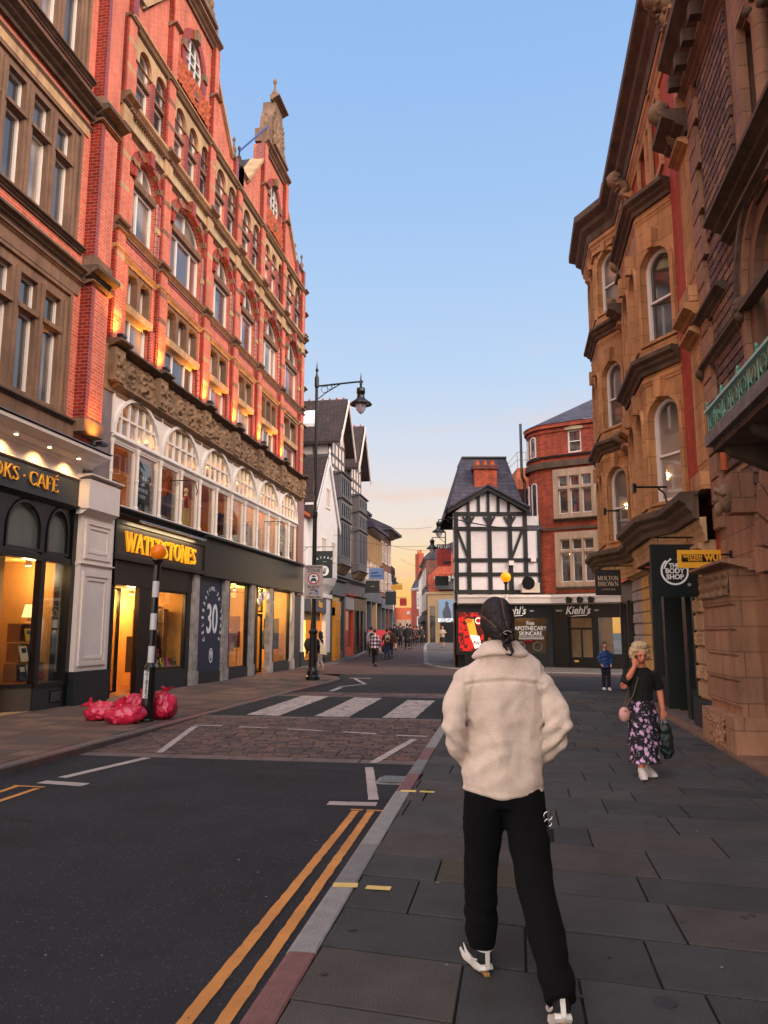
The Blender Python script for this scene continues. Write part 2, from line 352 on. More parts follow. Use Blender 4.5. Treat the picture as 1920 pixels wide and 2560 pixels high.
# ================================================================ ground
ASPH = mat('asphalt', (44, 46, 50), .92, var=.3, vs=.9, bump=.9, bs=120, spec=.35)
def speckle(m, scale=160, thr=.72, col=(.3, .3, .3, 1)):
    """pale chippings showing in the surface"""
    t = m.node_tree; N = t.nodes; L = t.links; b = N['Principled BSDF']; src = b.inputs['Base Color'].links[0].from_socket
    tc = N.new('ShaderNodeTexCoord'); vo = N.new('ShaderNodeTexVoronoi'); vo.inputs['Scale'].default_value = scale; L.new(tc.outputs['Object'], vo.inputs[0])
    sp = N.new('ShaderNodeSeparateColor'); L.new(vo.outputs['Color'], sp.inputs[0])
    g = N.new('ShaderNodeMath'); g.operation = 'GREATER_THAN'; g.inputs[1].default_value = thr; L.new(sp.outputs[0], g.inputs[0])
    mx = N.new('ShaderNodeMix'); mx.data_type = 'RGBA'; L.new(g.outputs[0], mx.inputs[0]); L.new(src, mx.inputs[6]); mx.inputs[7].default_value = col
    L.new(mx.outputs[2], b.inputs['Base Color'])
speckle(ASPH, 120, .982, (.11, .11, .115, 1))
def worn(name, col, under, thr=.5, sc=14, rough=.8):
    """thermoplastic paint worn through to the surface under it"""
    m = bpy.data.materials.new(name); m.use_nodes = True; t = m.node_tree; N = t.nodes; L = t.links
    b = N['Principled BSDF']; b.inputs['Roughness'].default_value = rough
    tc = N.new('ShaderNodeTexCoord'); a = N.new('ShaderNodeTexNoise'); a.inputs['Scale'].default_value = sc; a.inputs['Detail'].default_value = 8; a.inputs['Roughness'].default_value = .75; L.new(tc.outputs['Object'], a.inputs[0])
    r = N.new('ShaderNodeMapRange'); L.new(a.outputs[0], r.inputs[0]); r.inputs[1].default_value = thr; r.inputs[2].default_value = thr + .06
    a2 = N.new('ShaderNodeTexNoise'); a2.inputs['Scale'].default_value = 2.5; a2.inputs['Detail'].default_value = 6; L.new(tc.outputs['Object'], a2.inputs[0])
    r2 = N.new('ShaderNodeMapRange'); L.new(a2.outputs[0], r2.inputs[0]); r2.inputs[1].default_value = .3; r2.inputs[2].default_value = .7; r2.inputs[3].default_value = .78; r2.inputs[4].default_value = 1.12
    sc_ = N.new('ShaderNodeVectorMath'); sc_.operation = 'SCALE'; sc_.inputs[0].default_value = srgb(*col)[:3]; L.new(r2.outputs[0], sc_.inputs['Scale'])
    x = N.new('ShaderNodeMix'); x.data_type = 'RGBA'; L.new(r.outputs[0], x.inputs[0]); L.new(sc_.outputs[0], x.inputs[6]); x.inputs[7].default_value = srgb(*under)
    L.new(x.outputs[2], b.inputs['Base Color']); return m
P_WHITE = worn('worn_white_road_paint', (178, 166, 158), (70, 64, 64), .60)
P_ZEB = worn('worn_zebra_paint', (182, 170, 162), (66, 60, 60), .535, 7)
P_YEL = worn('worn_yellow_road_paint', (206, 140, 70), (80, 66, 50), .60, 26)
P_YELB = worn('yellow_kerb_tick_paint', (236, 206, 120), (110, 100, 80), .62, 30)
def rz(y):
    P = [(-50, -.105), (10.3, -.105), (14.8, -.02), (19.9, -.02), (22.2, -.085), (26.5, -.085), (30.5, -.004), (38, 0)]
    for (a, za), (b, zb) in zip(P, P[1:]):
        if y <= b: return za + (zb - za) * max(0, (y - a)) / (b - a)
    return gz(y) - .004
def sheet(name, m, x0f, x1f, ys, dz=0, nx=1, hz=rz, kind='structure'):
    b = MB(); n = len(ys)
    for y in ys:
        a = x0f(y) if callable(x0f) else x0f; c = x1f(y) if callable(x1f) else x1f
        b.v += [(a + (c - a) * i / nx, y, hz(y) + dz) for i in range(nx + 1)]
    w = nx + 1
    for j in range(n - 1):
        for i in range(nx): b.f.append((j * w + i, j * w + i + 1, (j + 1) * w + i + 1, (j + 1) * w + i)); b.mi.append(0)
    return b.out(name, m, kind=kind)
def fr(a, b, st):
    n = max(1, int(round((b - a) / st))); return [a + (b - a) * i / n for i in range(n + 1)]
GROUND = mat('ground_asphalt', (60, 58, 60), .9, var=.15, vs=.5)
sheet('ground', GROUND, -700, 700, fr(-200, 30, 20) + fr(32, 60, 2) + [100, 300, 900], -.16)
LK = lambda y: -6.2
RK = lambda y: -1.2 - .018 * max(0, y - 3)
SKEW = lambda y0: y0
sheet('road', ASPH, -6.35, -1.0, fr(-8, 10.4, 1.5), 0)
sheet('road', ASPH, -6.6, -1.0, fr(14.75, 19.9, 1), .002)
sheet('road', ASPH, -6.8, 40, fr(21.9, 30.0, 1), 0)
SETT_FAR = bricks('brown_brick_setts', (92, 66, 60), (74, 54, 50), (44, 36, 34), bw=.22, rh=.11, ms=.012, bump=.5, var=.25, vs=.6, floor=True)
PAV_FAR = bricks('far_grey_paving', (96, 86, 82), (79, 75, 71), (48, 44, 42), bw=.7, rh=.5, ms=.014, bump=.3, var=.2, vs=.5, floor=True)
sheet('road', SETT_FAR, lambda y: -10 if y < 42 else -10 - (y - 42) * .12, lambda y: 8, fr(30.0, 60, 1.5) + [80, 120, 200], .0)
# individual setts: one mesh, real stones with their own height and tint
def setts(name, x0f, x1f, y0, y1, rw, sl, mats, h=.02, gap=.012, skew=0., kind='structure', hz=rz, seed=1, jit=.25, tilt=.004, dz=0., bev=.012):
    rnd = random.Random(seed); b = MB(); y = y0; row = 0
    while y < y1 - rw * .4:
        rww = rw * (1 + rnd.uniform(-.12, .12)) if jit else rw
        a, c = x0f(y), x1f(y); x = a - rnd.uniform(0, sl) * .8
        while x < c:
            w = sl * (1 + rnd.uniform(-jit, jit)); xa, xb = max(x, a), min(x + w, c)
            if xb - xa > .05:
                b.cur = rnd.randrange(len(mats)); q = []
                ya, yb = y, min(y + rww, y1); dzs = rnd.uniform(-tilt, tilt)
                for (px, py, ins) in ((xa, ya, 0), (xb, ya, 0), (xb, yb, 0), (xa, yb, 0)):
                    q.append((px, py))
                cx, cy = (xa + xb) / 2, (ya + yb) / 2; vs = []
                for lvl, ins in ((-h, gap / 2), (-bev * .5, gap / 2), (0, gap / 2 + bev)):
                    for px, py in q:
                        X = px + (ins if px < cx else -ins) + rnd.uniform(-1, 1) * gap * .3; Y = py + (ins if py < cy else -ins)
                        vs.append((X, Y + skew * (X - a), hz(Y) + lvl + dzs + dz + rnd.uniform(-tilt, tilt) * .4))
                b.add(vs, [(8, 9, 10, 11)] + [(l * 4 + i, l * 4 + (i + 1) % 4, l * 4 + 4 + (i + 1) % 4, l * 4 + 4 + i) for l in (0, 1) for i in range(4)])
            x += w
        y += rww; row += 1
    return b.out(name, mats, kind=kind)
S_ = [mat('sett_stone_%s' % n, c, .75, var=.25, vs=8, bump=.6, bs=60) for n, c in (('brown', (98, 76, 68)), ('grey_brown', (84, 68, 64)), ('dark', (72, 58, 56)), ('rust', (108, 80, 68)))]
BED = mat('dark_joint_bed', (22, 19, 19), .95)
sheet('road', BED, -6.25, -1.25, fr(10.35, 14.8, .8), -.018)
sheet('road', BED, -6.6, -1.2, fr(19.9, 22.0, .8), -.018)
setts('road', lambda y: -6.2, lambda y: RK(y) - .02, 10.75, 14.72, .125, .24, S_, skew=-.10 * 0, seed=3)
setts('road', lambda y: -6.5, lambda y: RK(y) - .02, 19.95, 21.9, .125, .24, S_, seed=4)
# flat granite strips that edge the sett bands
GRAN = [mat('kerb_granite_%s' % n, c, .7, var=.18, vs=9, bump=.5, bs=70) for n, c in (('grey', (122, 120, 118)), ('pale', (142, 140, 136)), ('pink', (122, 84, 80)), ('dark', (96, 95, 95)))]
GSP = mat('paving_channel_stone', (108, 92, 88), .75, var=.15, vs=4, bump=.3)
setts('road', lambda y: -6.2, lambda y: RK(y) - .02, 10.38, 10.72, .30, .9, [GSP], seed=5, jit=0, tilt=.001)
setts('road', lambda y: -6.2, lambda y: RK(y) - .02, 14.72, 15.0, .24, .9, [GSP], seed=6, jit=0, tilt=.001, dz=.003)
setts('road', lambda y: -6.5, lambda y: RK(y) - .02, 19.7, 19.95, .24, .9, [GSP], seed=6, jit=0, tilt=.001, dz=.003)
# right pavement: sawn slabs with wide running joints, courses slightly skewed to the kerb
SL = [mat('paving_slab_%s' % n, c, .85, var=.2, vs=2.6, bump=.45, bs=90, spec=.25) for n, c in (('grey', (77, 75, 74)), ('warm_grey', (79, 75, 71)), ('blue_grey', (70, 72, 72)), ('brown', (78, 72, 60)), ('red_grey', (79, 71, 68)), ('plain', (74, 74, 73)), ('plain_pale', (83, 80, 78)), ('plain_dark', (66, 67, 67)))]
flat = lambda y: 0.0
sheet('pavement', BED, lambda y: RK(y) + .2, 3.3, fr(-3, 22.3, 3), -.02, hz=flat)
def slabs_right():
    rnd = random.Random(11); b = MB(); y = -2.6; sk = -.13
    rows = []
    while y < 23.5:
        h = rnd.choice([.62, .58, .66, .5, .6, .45]); rows.append((y, h)); y += h
    for y, h in rows:
        x = -1.5 - rnd.uniform(0, .9)
        while x < 3.3:
            w = rnd.choice([.55, .7, .82, .95, 1.1, .62]); g = .006; gy = .012
            b.cur = rnd.choices(range(8), [3, 2, 2, .8, .7, 4, 2, 2])[0]; dz = rnd.uniform(-.004, .003)
            cor = [(x + g, y + gy), (x + w - g, y + gy), (x + w - g, y + h - gy), (x + g, y + h - gy)]
            cor = clip(cor, RK(y) + .30 if False else -9, 3.25, -9, 99)
            if cor:
                # clip to the back of the kerb
                k = RK(y + h / 2) + .165
                cor = clip(cor, k, 3.25, -9, 99)
            if cor and area(cor) > .01:
                n = len(cor); cx = sum(p[0] for p in cor) / n; cy = sum(p[1] for p in cor) / n
                vs = []
                for lv, s in ((-.025, 0), (-.004, 0), (0, .005)):
                    for px, py in cor:
                        d = V((cx - px, cy - py)); d = d / max(abs(d.x), abs(d.y), .01) * s
                        X, Y = px + d.x, py + d.y
                        vs.append((X, min(Y + sk * (X - .5), 22.45), lv + dz))
                b.add(vs, [tuple(range(2 * n, 3 * n))] + [(l * n + i, l * n + (i + 1) % n, l * n + n + (i + 1) % n, l * n + n + i) for l in (0, 1) for i in range(n)])
            x += w
    b.out('pavement', SL, kind='structure')
slabs_right()
# left pavement, browner
SB = [mat('brown_slab_%s' % n, c, .75, var=.16, vs=2, bump=.3, bs=70, spec=.3) for n, c in (('mid', (106, 84, 74)), ('dark', (92, 74, 68)), ('pale', (116, 92, 80)), ('grey', (88, 76, 72)))]
sheet('pavement', BED, -10.4, lambda y: LK(y) - .2, fr(-3, 28, 3), -.02, hz=flat)
setts('pavement', lambda y: -10.4 if y > 4 else -10.4, lambda y: -6.42, 2.5, 27.0, .42, .62, SB, hz=flat, seed=8, gap=.008, bev=.003, tilt=.0015, h=.02)
sheet('pavement', SB[0], -10.4, -6.4, fr(-6, 2.5, 3), -.002, hz=flat)
# kerbs
def kerb(path, w, seed, L0=.9, mats=GRAN, wts=(4, 2, 2, 1), h=.13, hzf=flat):
    rnd = random.Random(seed); b = MB(); acc = []
    for (p, q) in zip(path, path[1:]):
        p = V(p); q = V(q); L = (q - p).length; n = max(1, round(L / L0)); d = (q - p) / n; nn = V((-d.y, d.x)).normalized()
        for i in range(n):
            a = p + d * i + d.normalized() * .006; c = p + d * (i + 1) - d.normalized() * .006
            b.cur = rnd.choices(range(len(mats)), wts[:len(mats)])[0]; j = rnd.uniform(-.003, .003)
            z = hzf((a.y + c.y) / 2)
            prof = [(0, -h), (0, -.02), (.015, -.004), (.03, 0), (w - .01, 0), (w, -.006), (w, -h)]
            vs = [(e.x + nn.x * o, e.y + nn.y * o, zz + z + j) for e in (a, c) for o, zz in prof]; m = len(prof)
            b.add(vs, [tuple(range(m)), tuple(reversed(range(m, 2 * m)))] + [(k + 1, k, k + m, k + m + 1) for k in range(m - 1)])
    return b.out('kerb', mats, kind='structure')
kerb([(RK(y), y) for y in reversed(fr(-3, 22.4, 1.0))], .16, 3, .8, wts=(4, 3, 1.4, 1))
bk = [mat('left_kerb_%s' % n, c, .75, var=.2, vs=6, bump=.4, bs=50) for n, c in (('brown', (112, 86, 76)), ('red', (122, 84, 76)), ('grey', (100, 88, 82)))]
kerb([(LK(y), y) for y in fr(-3, 24, 1.2)] + [(-6.15, 25.5), (-6.2, 27.0), (-6.6, 28.3), (-7.3, 29.3), (-8.2, 30), (-9.4, 30.4), (-10.3, 30.6)], .2, 4, .9, bk, (3, 1, 2))
LBpts = [(-10.4, 27), (-6.42, 27), (-6.75, 28.2), (-7.4, 29.1), (-8.3, 29.8), (-9.5, 30.2), (-10.4, 30.4)]
b = MB(); b.add([(x, y, -.0015) for x, y in LBpts], [tuple(range(len(LBpts)))]); b.out('pavement', SB[0], kind='structure')
# right-hand pavement beyond the junction, with its pale kerb line curving into the far street
def far_edge(y):
    return -2.4 - (y - 33) * .27 if y < 42 else -4.9 - (y - 42) * .10
b = MB(); pts = [(9, 31.2), (3.2, 31.4), (-.6, 32.4), (-2.4, 33.9), (-3.7, 36.3), (-4.7, 39.6), (-5.1, 42.7), (-6.0, 50), (-7.2, 60), (-9.2, 78), (-12, 110), (-14, 140)]
for x, y in pts: b.v += [(x, y, gz(y) + .03), (14, y, gz(y) + .03)]
for i in range(len(pts) - 1): b.f.append((2 * i, 2 * i + 1, 2 * i + 3, 2 * i + 2)); b.mi.append(0)
b.out('pavement', PAV_FAR, kind='structure')
kerb(list(reversed([(p[0] - .02, p[1]) for p in pts])), .24, 5, 1.0, [GRAN[1], GRAN[0]], (3, 1), h=.06, hzf=lambda y: gz(y) + .035)
b = MB(); pl = [(-10.2, 33), (-9.2, 39.3), (-9.4, 45), (-10.2, 55), (-12.9, 75), (-17, 110)]
for x, y in pl: b.v += [(-20 - (y - 30) * .1, y, gz(y) + .02), (x, y, gz(y) + .02)]
for i in range(len(pl) - 1): b.f.append((2 * i, 2 * i + 1, 2 * i + 3, 2 * i + 2)); b.mi.append(0)
b.out('pavement', PAV_FAR, kind='structure')
kerb([(p[0] - .0, p[1]) for p in pl], .15, 6, 1.0, [GRAN[0]], (1,), h=.06, hzf=lambda y: gz(y) + .024)
# the kerb of the side road on the right
sheet('pavement', GSP, 3.2, 40, [20.3, 21.2, 22.3], .0, hz=flat)
# ---------------------------------------------------------------- road markings
def marking(pts, m=P_WHITE, dz=.005, name='road_marking', jag=0, hz=rz):
    b = MB()
    if jag:
        rnd = random.Random(int(pts[0][1] * 100)); q = []
        for i in range(len(pts)):
            a, c = V(pts[i]), V(pts[(i + 1) % len(pts)]); L = (c - a).length; n = max(1, int(L / .06)); nn = V((-(c - a).y, (c - a).x)).normalized()
            q += [tuple(a + (c - a) * k / n + nn * rnd.uniform(-jag, jag) * (k > 0)) for k in range(n)]
        pts = q
    P = [V((x, y, 0)) for x, y in pts]; tr = tessellate_polygon([P])
    b.add([(p.x, p.y, hz(p.y) + dz) for p in P], tr); b.out(name, m, kind='structure')
def strip(a, c, w, m=P_WHITE, jag=.004, dz=.005, n=4, hz=rz):
    a, c = V(a), V(c); d = (c - a).normalized(); nn = V((-d.y, d.x)) * w / 2
    L = [a + (c - a) * i / n for i in range(n + 1)]
    marking([tuple(p + nn) for p in L] + [tuple(p - nn) for p in reversed(L)], m, dz, jag=jag, hz=hz)
strip((-1.475, 2.0), (-1.60, 7.68), .072, P_YEL, .004, n=10); strip((-1.30, 2.0), (-1.45, 7.68), .072, P_YEL, .004, n=10)
strip((-1.66, 7.73), (-1.54, 7.73), .05, P_YEL); strip((-1.50, 7.73), (-1.32, 7.72), .05, P_YEL)
strip((-5.42, 2.0), (-5.62, 8.2), .072, P_YEL, .004, n=8); strip((-5.22, 2.0), (-5.32, 8.15), .072, P_YEL, .004, n=8)
strip((-5.68, 8.24), (-5.28, 8.22), .05, P_YEL)
for q in ([(-5.39, 15.1), (-4.69, 15.0), (-4.81, 19.67), (-5.55, 19.75)], [(-3.97, 15.05), (-3.29, 15.02), (-3.38, 19.4), (-4.1, 19.5)], [(-2.62, 15.03), (-1.98, 15.03), (-2.0, 18.9), (-2.68, 19.0)]):
    marking(q, P_ZEB, .008, jag=.012)
for a, c in (((-5.8, 13.5), (-5.26, 13.5)), ((-4.91, 13.4), (-4.37, 13.38)), ((-3.99, 13.28), (-3.33, 13.16)), ((-2.96, 13.1), (-2.35, 12.94)), ((-2.0, 12.84), (-1.48, 12.8))): strip(a, c, .10, jag=.008, dz=.006)
for a, c in (((-5.4, 21.2), (-4.8, 21.1)), ((-4.3, 21.0), (-3.7, 20.95)), ((-3.2, 20.9), (-2.7, 20.8)), ((-2.2, 20.7), (-1.8, 20.6))): strip(a, c, .12, jag=.008, dz=.007)
strip((-1.94, 10.42), (-1.66, 12.5), .11, jag=.008, n=9, dz=.006); strip((-5.12, 10.72), (-5.72, 13.35), .11, jag=.008, n=9, dz=.006)
strip((-1.93, 10.1), (-1.52, 8.2), .11, jag=.006, n=6); strip((-1.95, 7.97), (-1.45, 8.0), .17, jag=.006)
strip((-5.42, 8.78), (-5.10, 10.33), .13, jag=.004, n=6); strip((-5.5, 8.5), (-4.9, 8.42), .17, jag=.004)
strip((-5.6, 24.0), (-5.0, 25.5), .12, dz=.006); strip((-5.0, 25.5), (-5.9, 28.0), .12, dz=.006); strip((-6.1, 28.06), (-5.3, 28.1), .2, dz=.007); strip((-5.4, 22.3), (-5.45, 23.8), .16, dz=.005)
for a, c in (((-1.22, 5.15), (-1.06, 5.17)), ((-1.23, 8.17), (-1.07, 8.18))): strip(a, c, .09, P_YELB, .002, dz=.004, hz=flat)
for a, c in (((-1.0, 5.14), (-.84, 5.14)), ((-1.03, 8.17), (-.88, 8.16))): strip(a, c, .075, P_YELB, .003, dz=.005, hz=flat)
# ---------------------------------------------------------------- gully grate, covers, litter
b = MB(); b.box(-1.67, -1.30, 9.05, 9.45, -.13, -.098)
g = b.out('drain_frame', GRAN[1]); 
g2 = MB(); g2.slab([(-1.62, 9.08), (-1.34, 9.08), (-1.34, 9.42), (-1.62, 9.42)], [[(x, y), (x + .022, y), (x + .022, y + .035), (x, y + .035)] for x in [-1.60 + .042 * i for i in range(6)] for y in [9.11 + .06 * j for j in range(5)]], 0, .02)
g2.v = [(x, z, -.075 - y * .5) for x, y, z in g2.v]; gg = g2.out('grate', mat('worn_steel', (120, 116, 112), .4, metal=.6, var=.3, vs=20), g)
tag(g, 'square iron drain grate in the road against the right kerb', 'drain')
for i, (x, y, w, l) in enumerate(((2.45, 12.0, .5, .22), (2.75, 8.75, .4, .13))):
    b = MB(); b.box(x, x + w, y, y + l, -.01, .0045); o = b.out('access_cover', mat('cover_iron', (52, 50, 50), .6, var=.2), None)
    b = MB(); b.slab([(x + .03, y + .03), (x + w - .03, y + .03), (x + w - .03, y + l - .03), (x + .03, y + l - .03)], (), 0, .002); b.v = [(a, c, .0066 - q) for a, q, c in b.v]; b.out('lid', mat('lid_iron', (40, 39, 40), .5, bump=.8, bs=120), o)
    tag(o, ['dark rectangular cover in the pavement beside the woman with floral skirt', 'small dark cover in the right pavement near the stone building'][i], 'cover')
for i, (x, y) in enumerate(((1.02, 3.76), (.6, 3.85))):
    b = MB(); b.lathe((x, y, .001), [(.055, 0), (.055, .003), (.045, .004)], 18); tag(b.out('paving_stud', mat('cover_iron', (52, 50, 50), .6)), ['round dark stud in the paving at the bottom right corner', 'round dark stud in the paving beside the raised trainer'][i], 'stud')
rnd = random.Random(5); b = MB()
for i in range(70):
    x, y = rnd.uniform(-5.8, 3), rnd.uniform(2.6, 13); z = (-.10 if x < -1.3 else .003); r = rnd.uniform(.004, .013); a = rnd.uniform(0, 6)
    b.add([(x + r * cos(a + t) * k, y + r * sin(a + t), z + .004) for t, k in ((0, 1), (1.4, .7), (3, 1.2), (4.6, .6))], [(0, 1, 2, 3)])
b.out('litter', mat('pale_scraps', (150, 145, 138), .8), kind='stuff')

b = MB(); rnd = random.Random(77)
for i in range(150):
    x, y = rnd.uniform(-1, 3), rnd.uniform(2.8, 16); r = rnd.uniform(.010, .024); n = 7
    b.add([(x + r * cos(2 * pi * k / n) * rnd.uniform(.8, 1.2), y + r * sin(2 * pi * k / n) * rnd.uniform(.8, 1.2), .0042) for k in range(n)], [tuple(range(n))])
b.out('trodden_gum', mat('trodden_gum_grey', (56, 54, 54), .8), kind='stuff')
# tarmac patches, a reinstated trench and hairline cracks
PAT = mat('asphalt_patch', (37, 38, 42), .95, var=.25, vs=2, bump=1., bs=90); OLD = mat('polished_asphalt', (49, 50, 53), .8, var=.3, vs=1.5, bump=.7, bs=110)
marking([(-4.9, 9.85), (-1.4, 9.5), (-1.4, 9.75), (-4.9, 10.1)], PAT, .0022, 'road_patch', .008)
CRK = mat('tar_crack', (20, 19, 20), .6)
for (x, y), seed in (((-5.6, 6.9), 1), ((-3.2, 7.6), 2), ((-4.4, 3.4), 3), ((-2.2, 5.4), 4)):
    rn = random.Random(seed); P = [(x, y)]
    for k in range(22): P.append((P[-1][0] + rn.uniform(.02, .11), P[-1][1] + rn.uniform(-.06, .07)))
    marking([(a, c + .004) for a, c in P] + [(a, c - .004) for a, c in reversed(P)], CRK, .003, 'road_crack')
# ================================================================ left side: the two red-brick buildings
WARM = (1, .56, .22)
def cornice(parent, x0, x1, z0, z1, pr, m, name='cornice', T=None, y=0, ret=0.0):
    """moulded course: stepped and curved profile projecting pr from the wall"""
    h = z1 - z0; p = [(y + .02, z0), (y - pr * .25, z0), (y - pr * .3, z0 + h * .22), (y - pr * .55, z0 + h * .38), (y - pr * .62, z0 + h * .5), (y - pr * .92, z0 + h * .66), (y - pr, z0 + h * .7), (y - pr, z0 + h * .93), (y - pr * .9, z1), (y + .02, z1)]
    return MB(T).prism(p, x0, x1).out(name, m, parent)
def band(parent, x0, x1, z0, z1, pr, m, name='stone_band', T=None, y=0):
    return MB(T).box(x0, x1, y - pr, y + .02, z0, z1).out(name, m, parent)
def sash(parent, x0, x1, z0, z1, y, gm=None, mid=None, **k):
    return window(parent, x0, x1, z0, z1, y, WFRAME, gm or PANE_W, zs=(mid,) if mid else (), **k)
gl = [PANE, PANE_W, PANE_B]
# ---------------- near building (bookshop below)
B1 = facade('brick_building', (-10, 0, 0), (1, 0), 'red brick building with brown stone mullioned windows over the bookshop corner, nearest on the left')
X0 = -12.0
holes = []; lights = [(15.04 - .865 * i - .58, 15.04 - .865 * i) for i in range(5)]
floors = [(10.62, 13.5, 12.38, 12.5, 10.8, 13.22), (6.42, 9.42, 8.28, 8.42, 6.58, 9.08), (15.0, 18.2, 16.9, 17.02, 15.15, 17.9)]
wall = MB(); hs = [rect(11.2, 15.42, f[0], f[1]) for f in floors]
wall.slab(rect(9.8, 16.75, 6.0, 25.5), hs, 0, .35); wall.slab(rect(X0, 9.8, 6.0, 25.5), [], 0, .35)
wall.out('wall', BR_RED, B1)
MB().box(X0, 16.74, .3, 9, 6, 25.4).out('building_core', BR_OLD, B1)
for fi, (a, c, t0, t1, l0, l1) in enumerate(floors):
    o = MB().slab(rect(11.2, 15.42, a, c), [rect(x0, x1, l0, t0) for x0, x1 in lights] + [rect(x0, x1, t1, l1) for x0, x1 in lights], .03, .25).out('window_surround', ST_BROWN, B1)
    b = MB()   # roll mouldings on mullions, transom and frame
    for x0, x1 in lights:
        for xx in (x1 + .14, ): b.box(xx - .05, xx + .05, -.01, .04, l0 - .05, l1 + .05)
        b.box(x0 - .05, x1 + .05, -.012, .035, t0 + .02, t1 - .02)
    b.slab(rect(11.22, 15.40, a + .02, c - .02), [rect(11.3, 15.32, a + .1, c - .1)], -.03, .04); b.out('moulding', ST_BROWN, B1)
    for i, (x0, x1) in enumerate(lights):
        sash(B1, x0, x1, l0, t0, .15, gl[(i + fi) % 2], w=.06); sash(B1, x0, x1, t1, l1, .15, PANE, w=.05)
    cornice(B1, 11.1, 15.62, a - .16, a + .0, .16, ST_DARK, 'sill')
band(B1, X0, 15.7, 5.85, 6.42, .06, ST_BROWN, 'stone_base')
MB().slab([(11.1, 9.42), (15.6, 9.42), (15.7, 9.75), (11.1, 9.75)], (), -.03, .02).out('window_head', ST_BROWN, B1)
band(B1, 11.1, 15.62, 13.5, 13.72, .03, ST_BUFF, 'window_head')
for z0, z1, pr, m in ((9.66, 9.8, .12, ST_BROWN), (9.84, 10.08, .24, ST_DARK), (13.7, 13.82, .07, ST_BROWN), (14.02, 14.36, .36, ST_DARK), (14.42, 14.52, .1, ST_BROWN), (18.6, 18.9, .2, ST_BROWN)): cornice(B1, X0, 15.7, z0, z1, pr, m)
# its end pilaster with glazed bricks
for z0, z1 in ((6.2, 9.75), (10.2, 13.95), (14.4, 18.6), (19, 25)):
    MB().box(15.8, 16.52, -.26, .02, z0, z1).out('pilaster', BR_RED, B1); MB().box(15.72, 15.86, -.29, .02, z0, z1).out('pilaster_edge', BR_SM, B1)
    cornice(B1, 15.66, 16.6, z1 - .02, z1 + .12, .36, ST_BROWN, 'pilaster_cap'); MB().slab([(15.68, z0 - .02), (16.58, z0 - .02), (16.54, z0 + .3), (15.72, z0 + .3)], (), -.31, .02).out('pilaster_base', ST_BROWN, B1)
for z0, z1, pr in ((9.82, 10.2, .5), (14.0, 14.4, .54)): cornice(B1, 15.6, 16.62, z0, z1, pr, ST_DARK, 'pilaster_cornice')
# shop cornice, lit frieze, fascia
cornice(B1, X0, 16.45, 5.42, 5.74, .62, CREAM, 'shop_cornice'); MB().prism([(-.66, 5.745), (-.6, 5.79), (.0, 5.9), (.0, 5.745)], X0, 16.47).out('lead_flashing', MGREY, B1)
band(B1, X0, 16.1, 5.08, 5.42, .10, CREAM, 'frieze'); cornice(B1, X0, 16.1, 5.02, 5.1, .2, CREAM, 'picture_rail')
FASC = mat('charcoal_fascia', (38, 44, 50), .45, var=.08, vs=2)
MB().box(X0, 15.95, -.16, .05, 4.46, 5.02).out('fascia', FASC, B1); cornice(B1, X0, 15.95, 4.36, 4.46, .22, DGREY, 'fascia_moulding')
def serif_text(name, s, size, m, parent, loc, ext=.02, sx=.8, sp=1.0, bold=.008):
    """lettering with slab serifs added at stem ends: Bfont letters plus thin feet"""
    o = text(name, s, size, m, parent, loc, ext=ext, bold=bold, sx=sx, sp=sp)
    return o
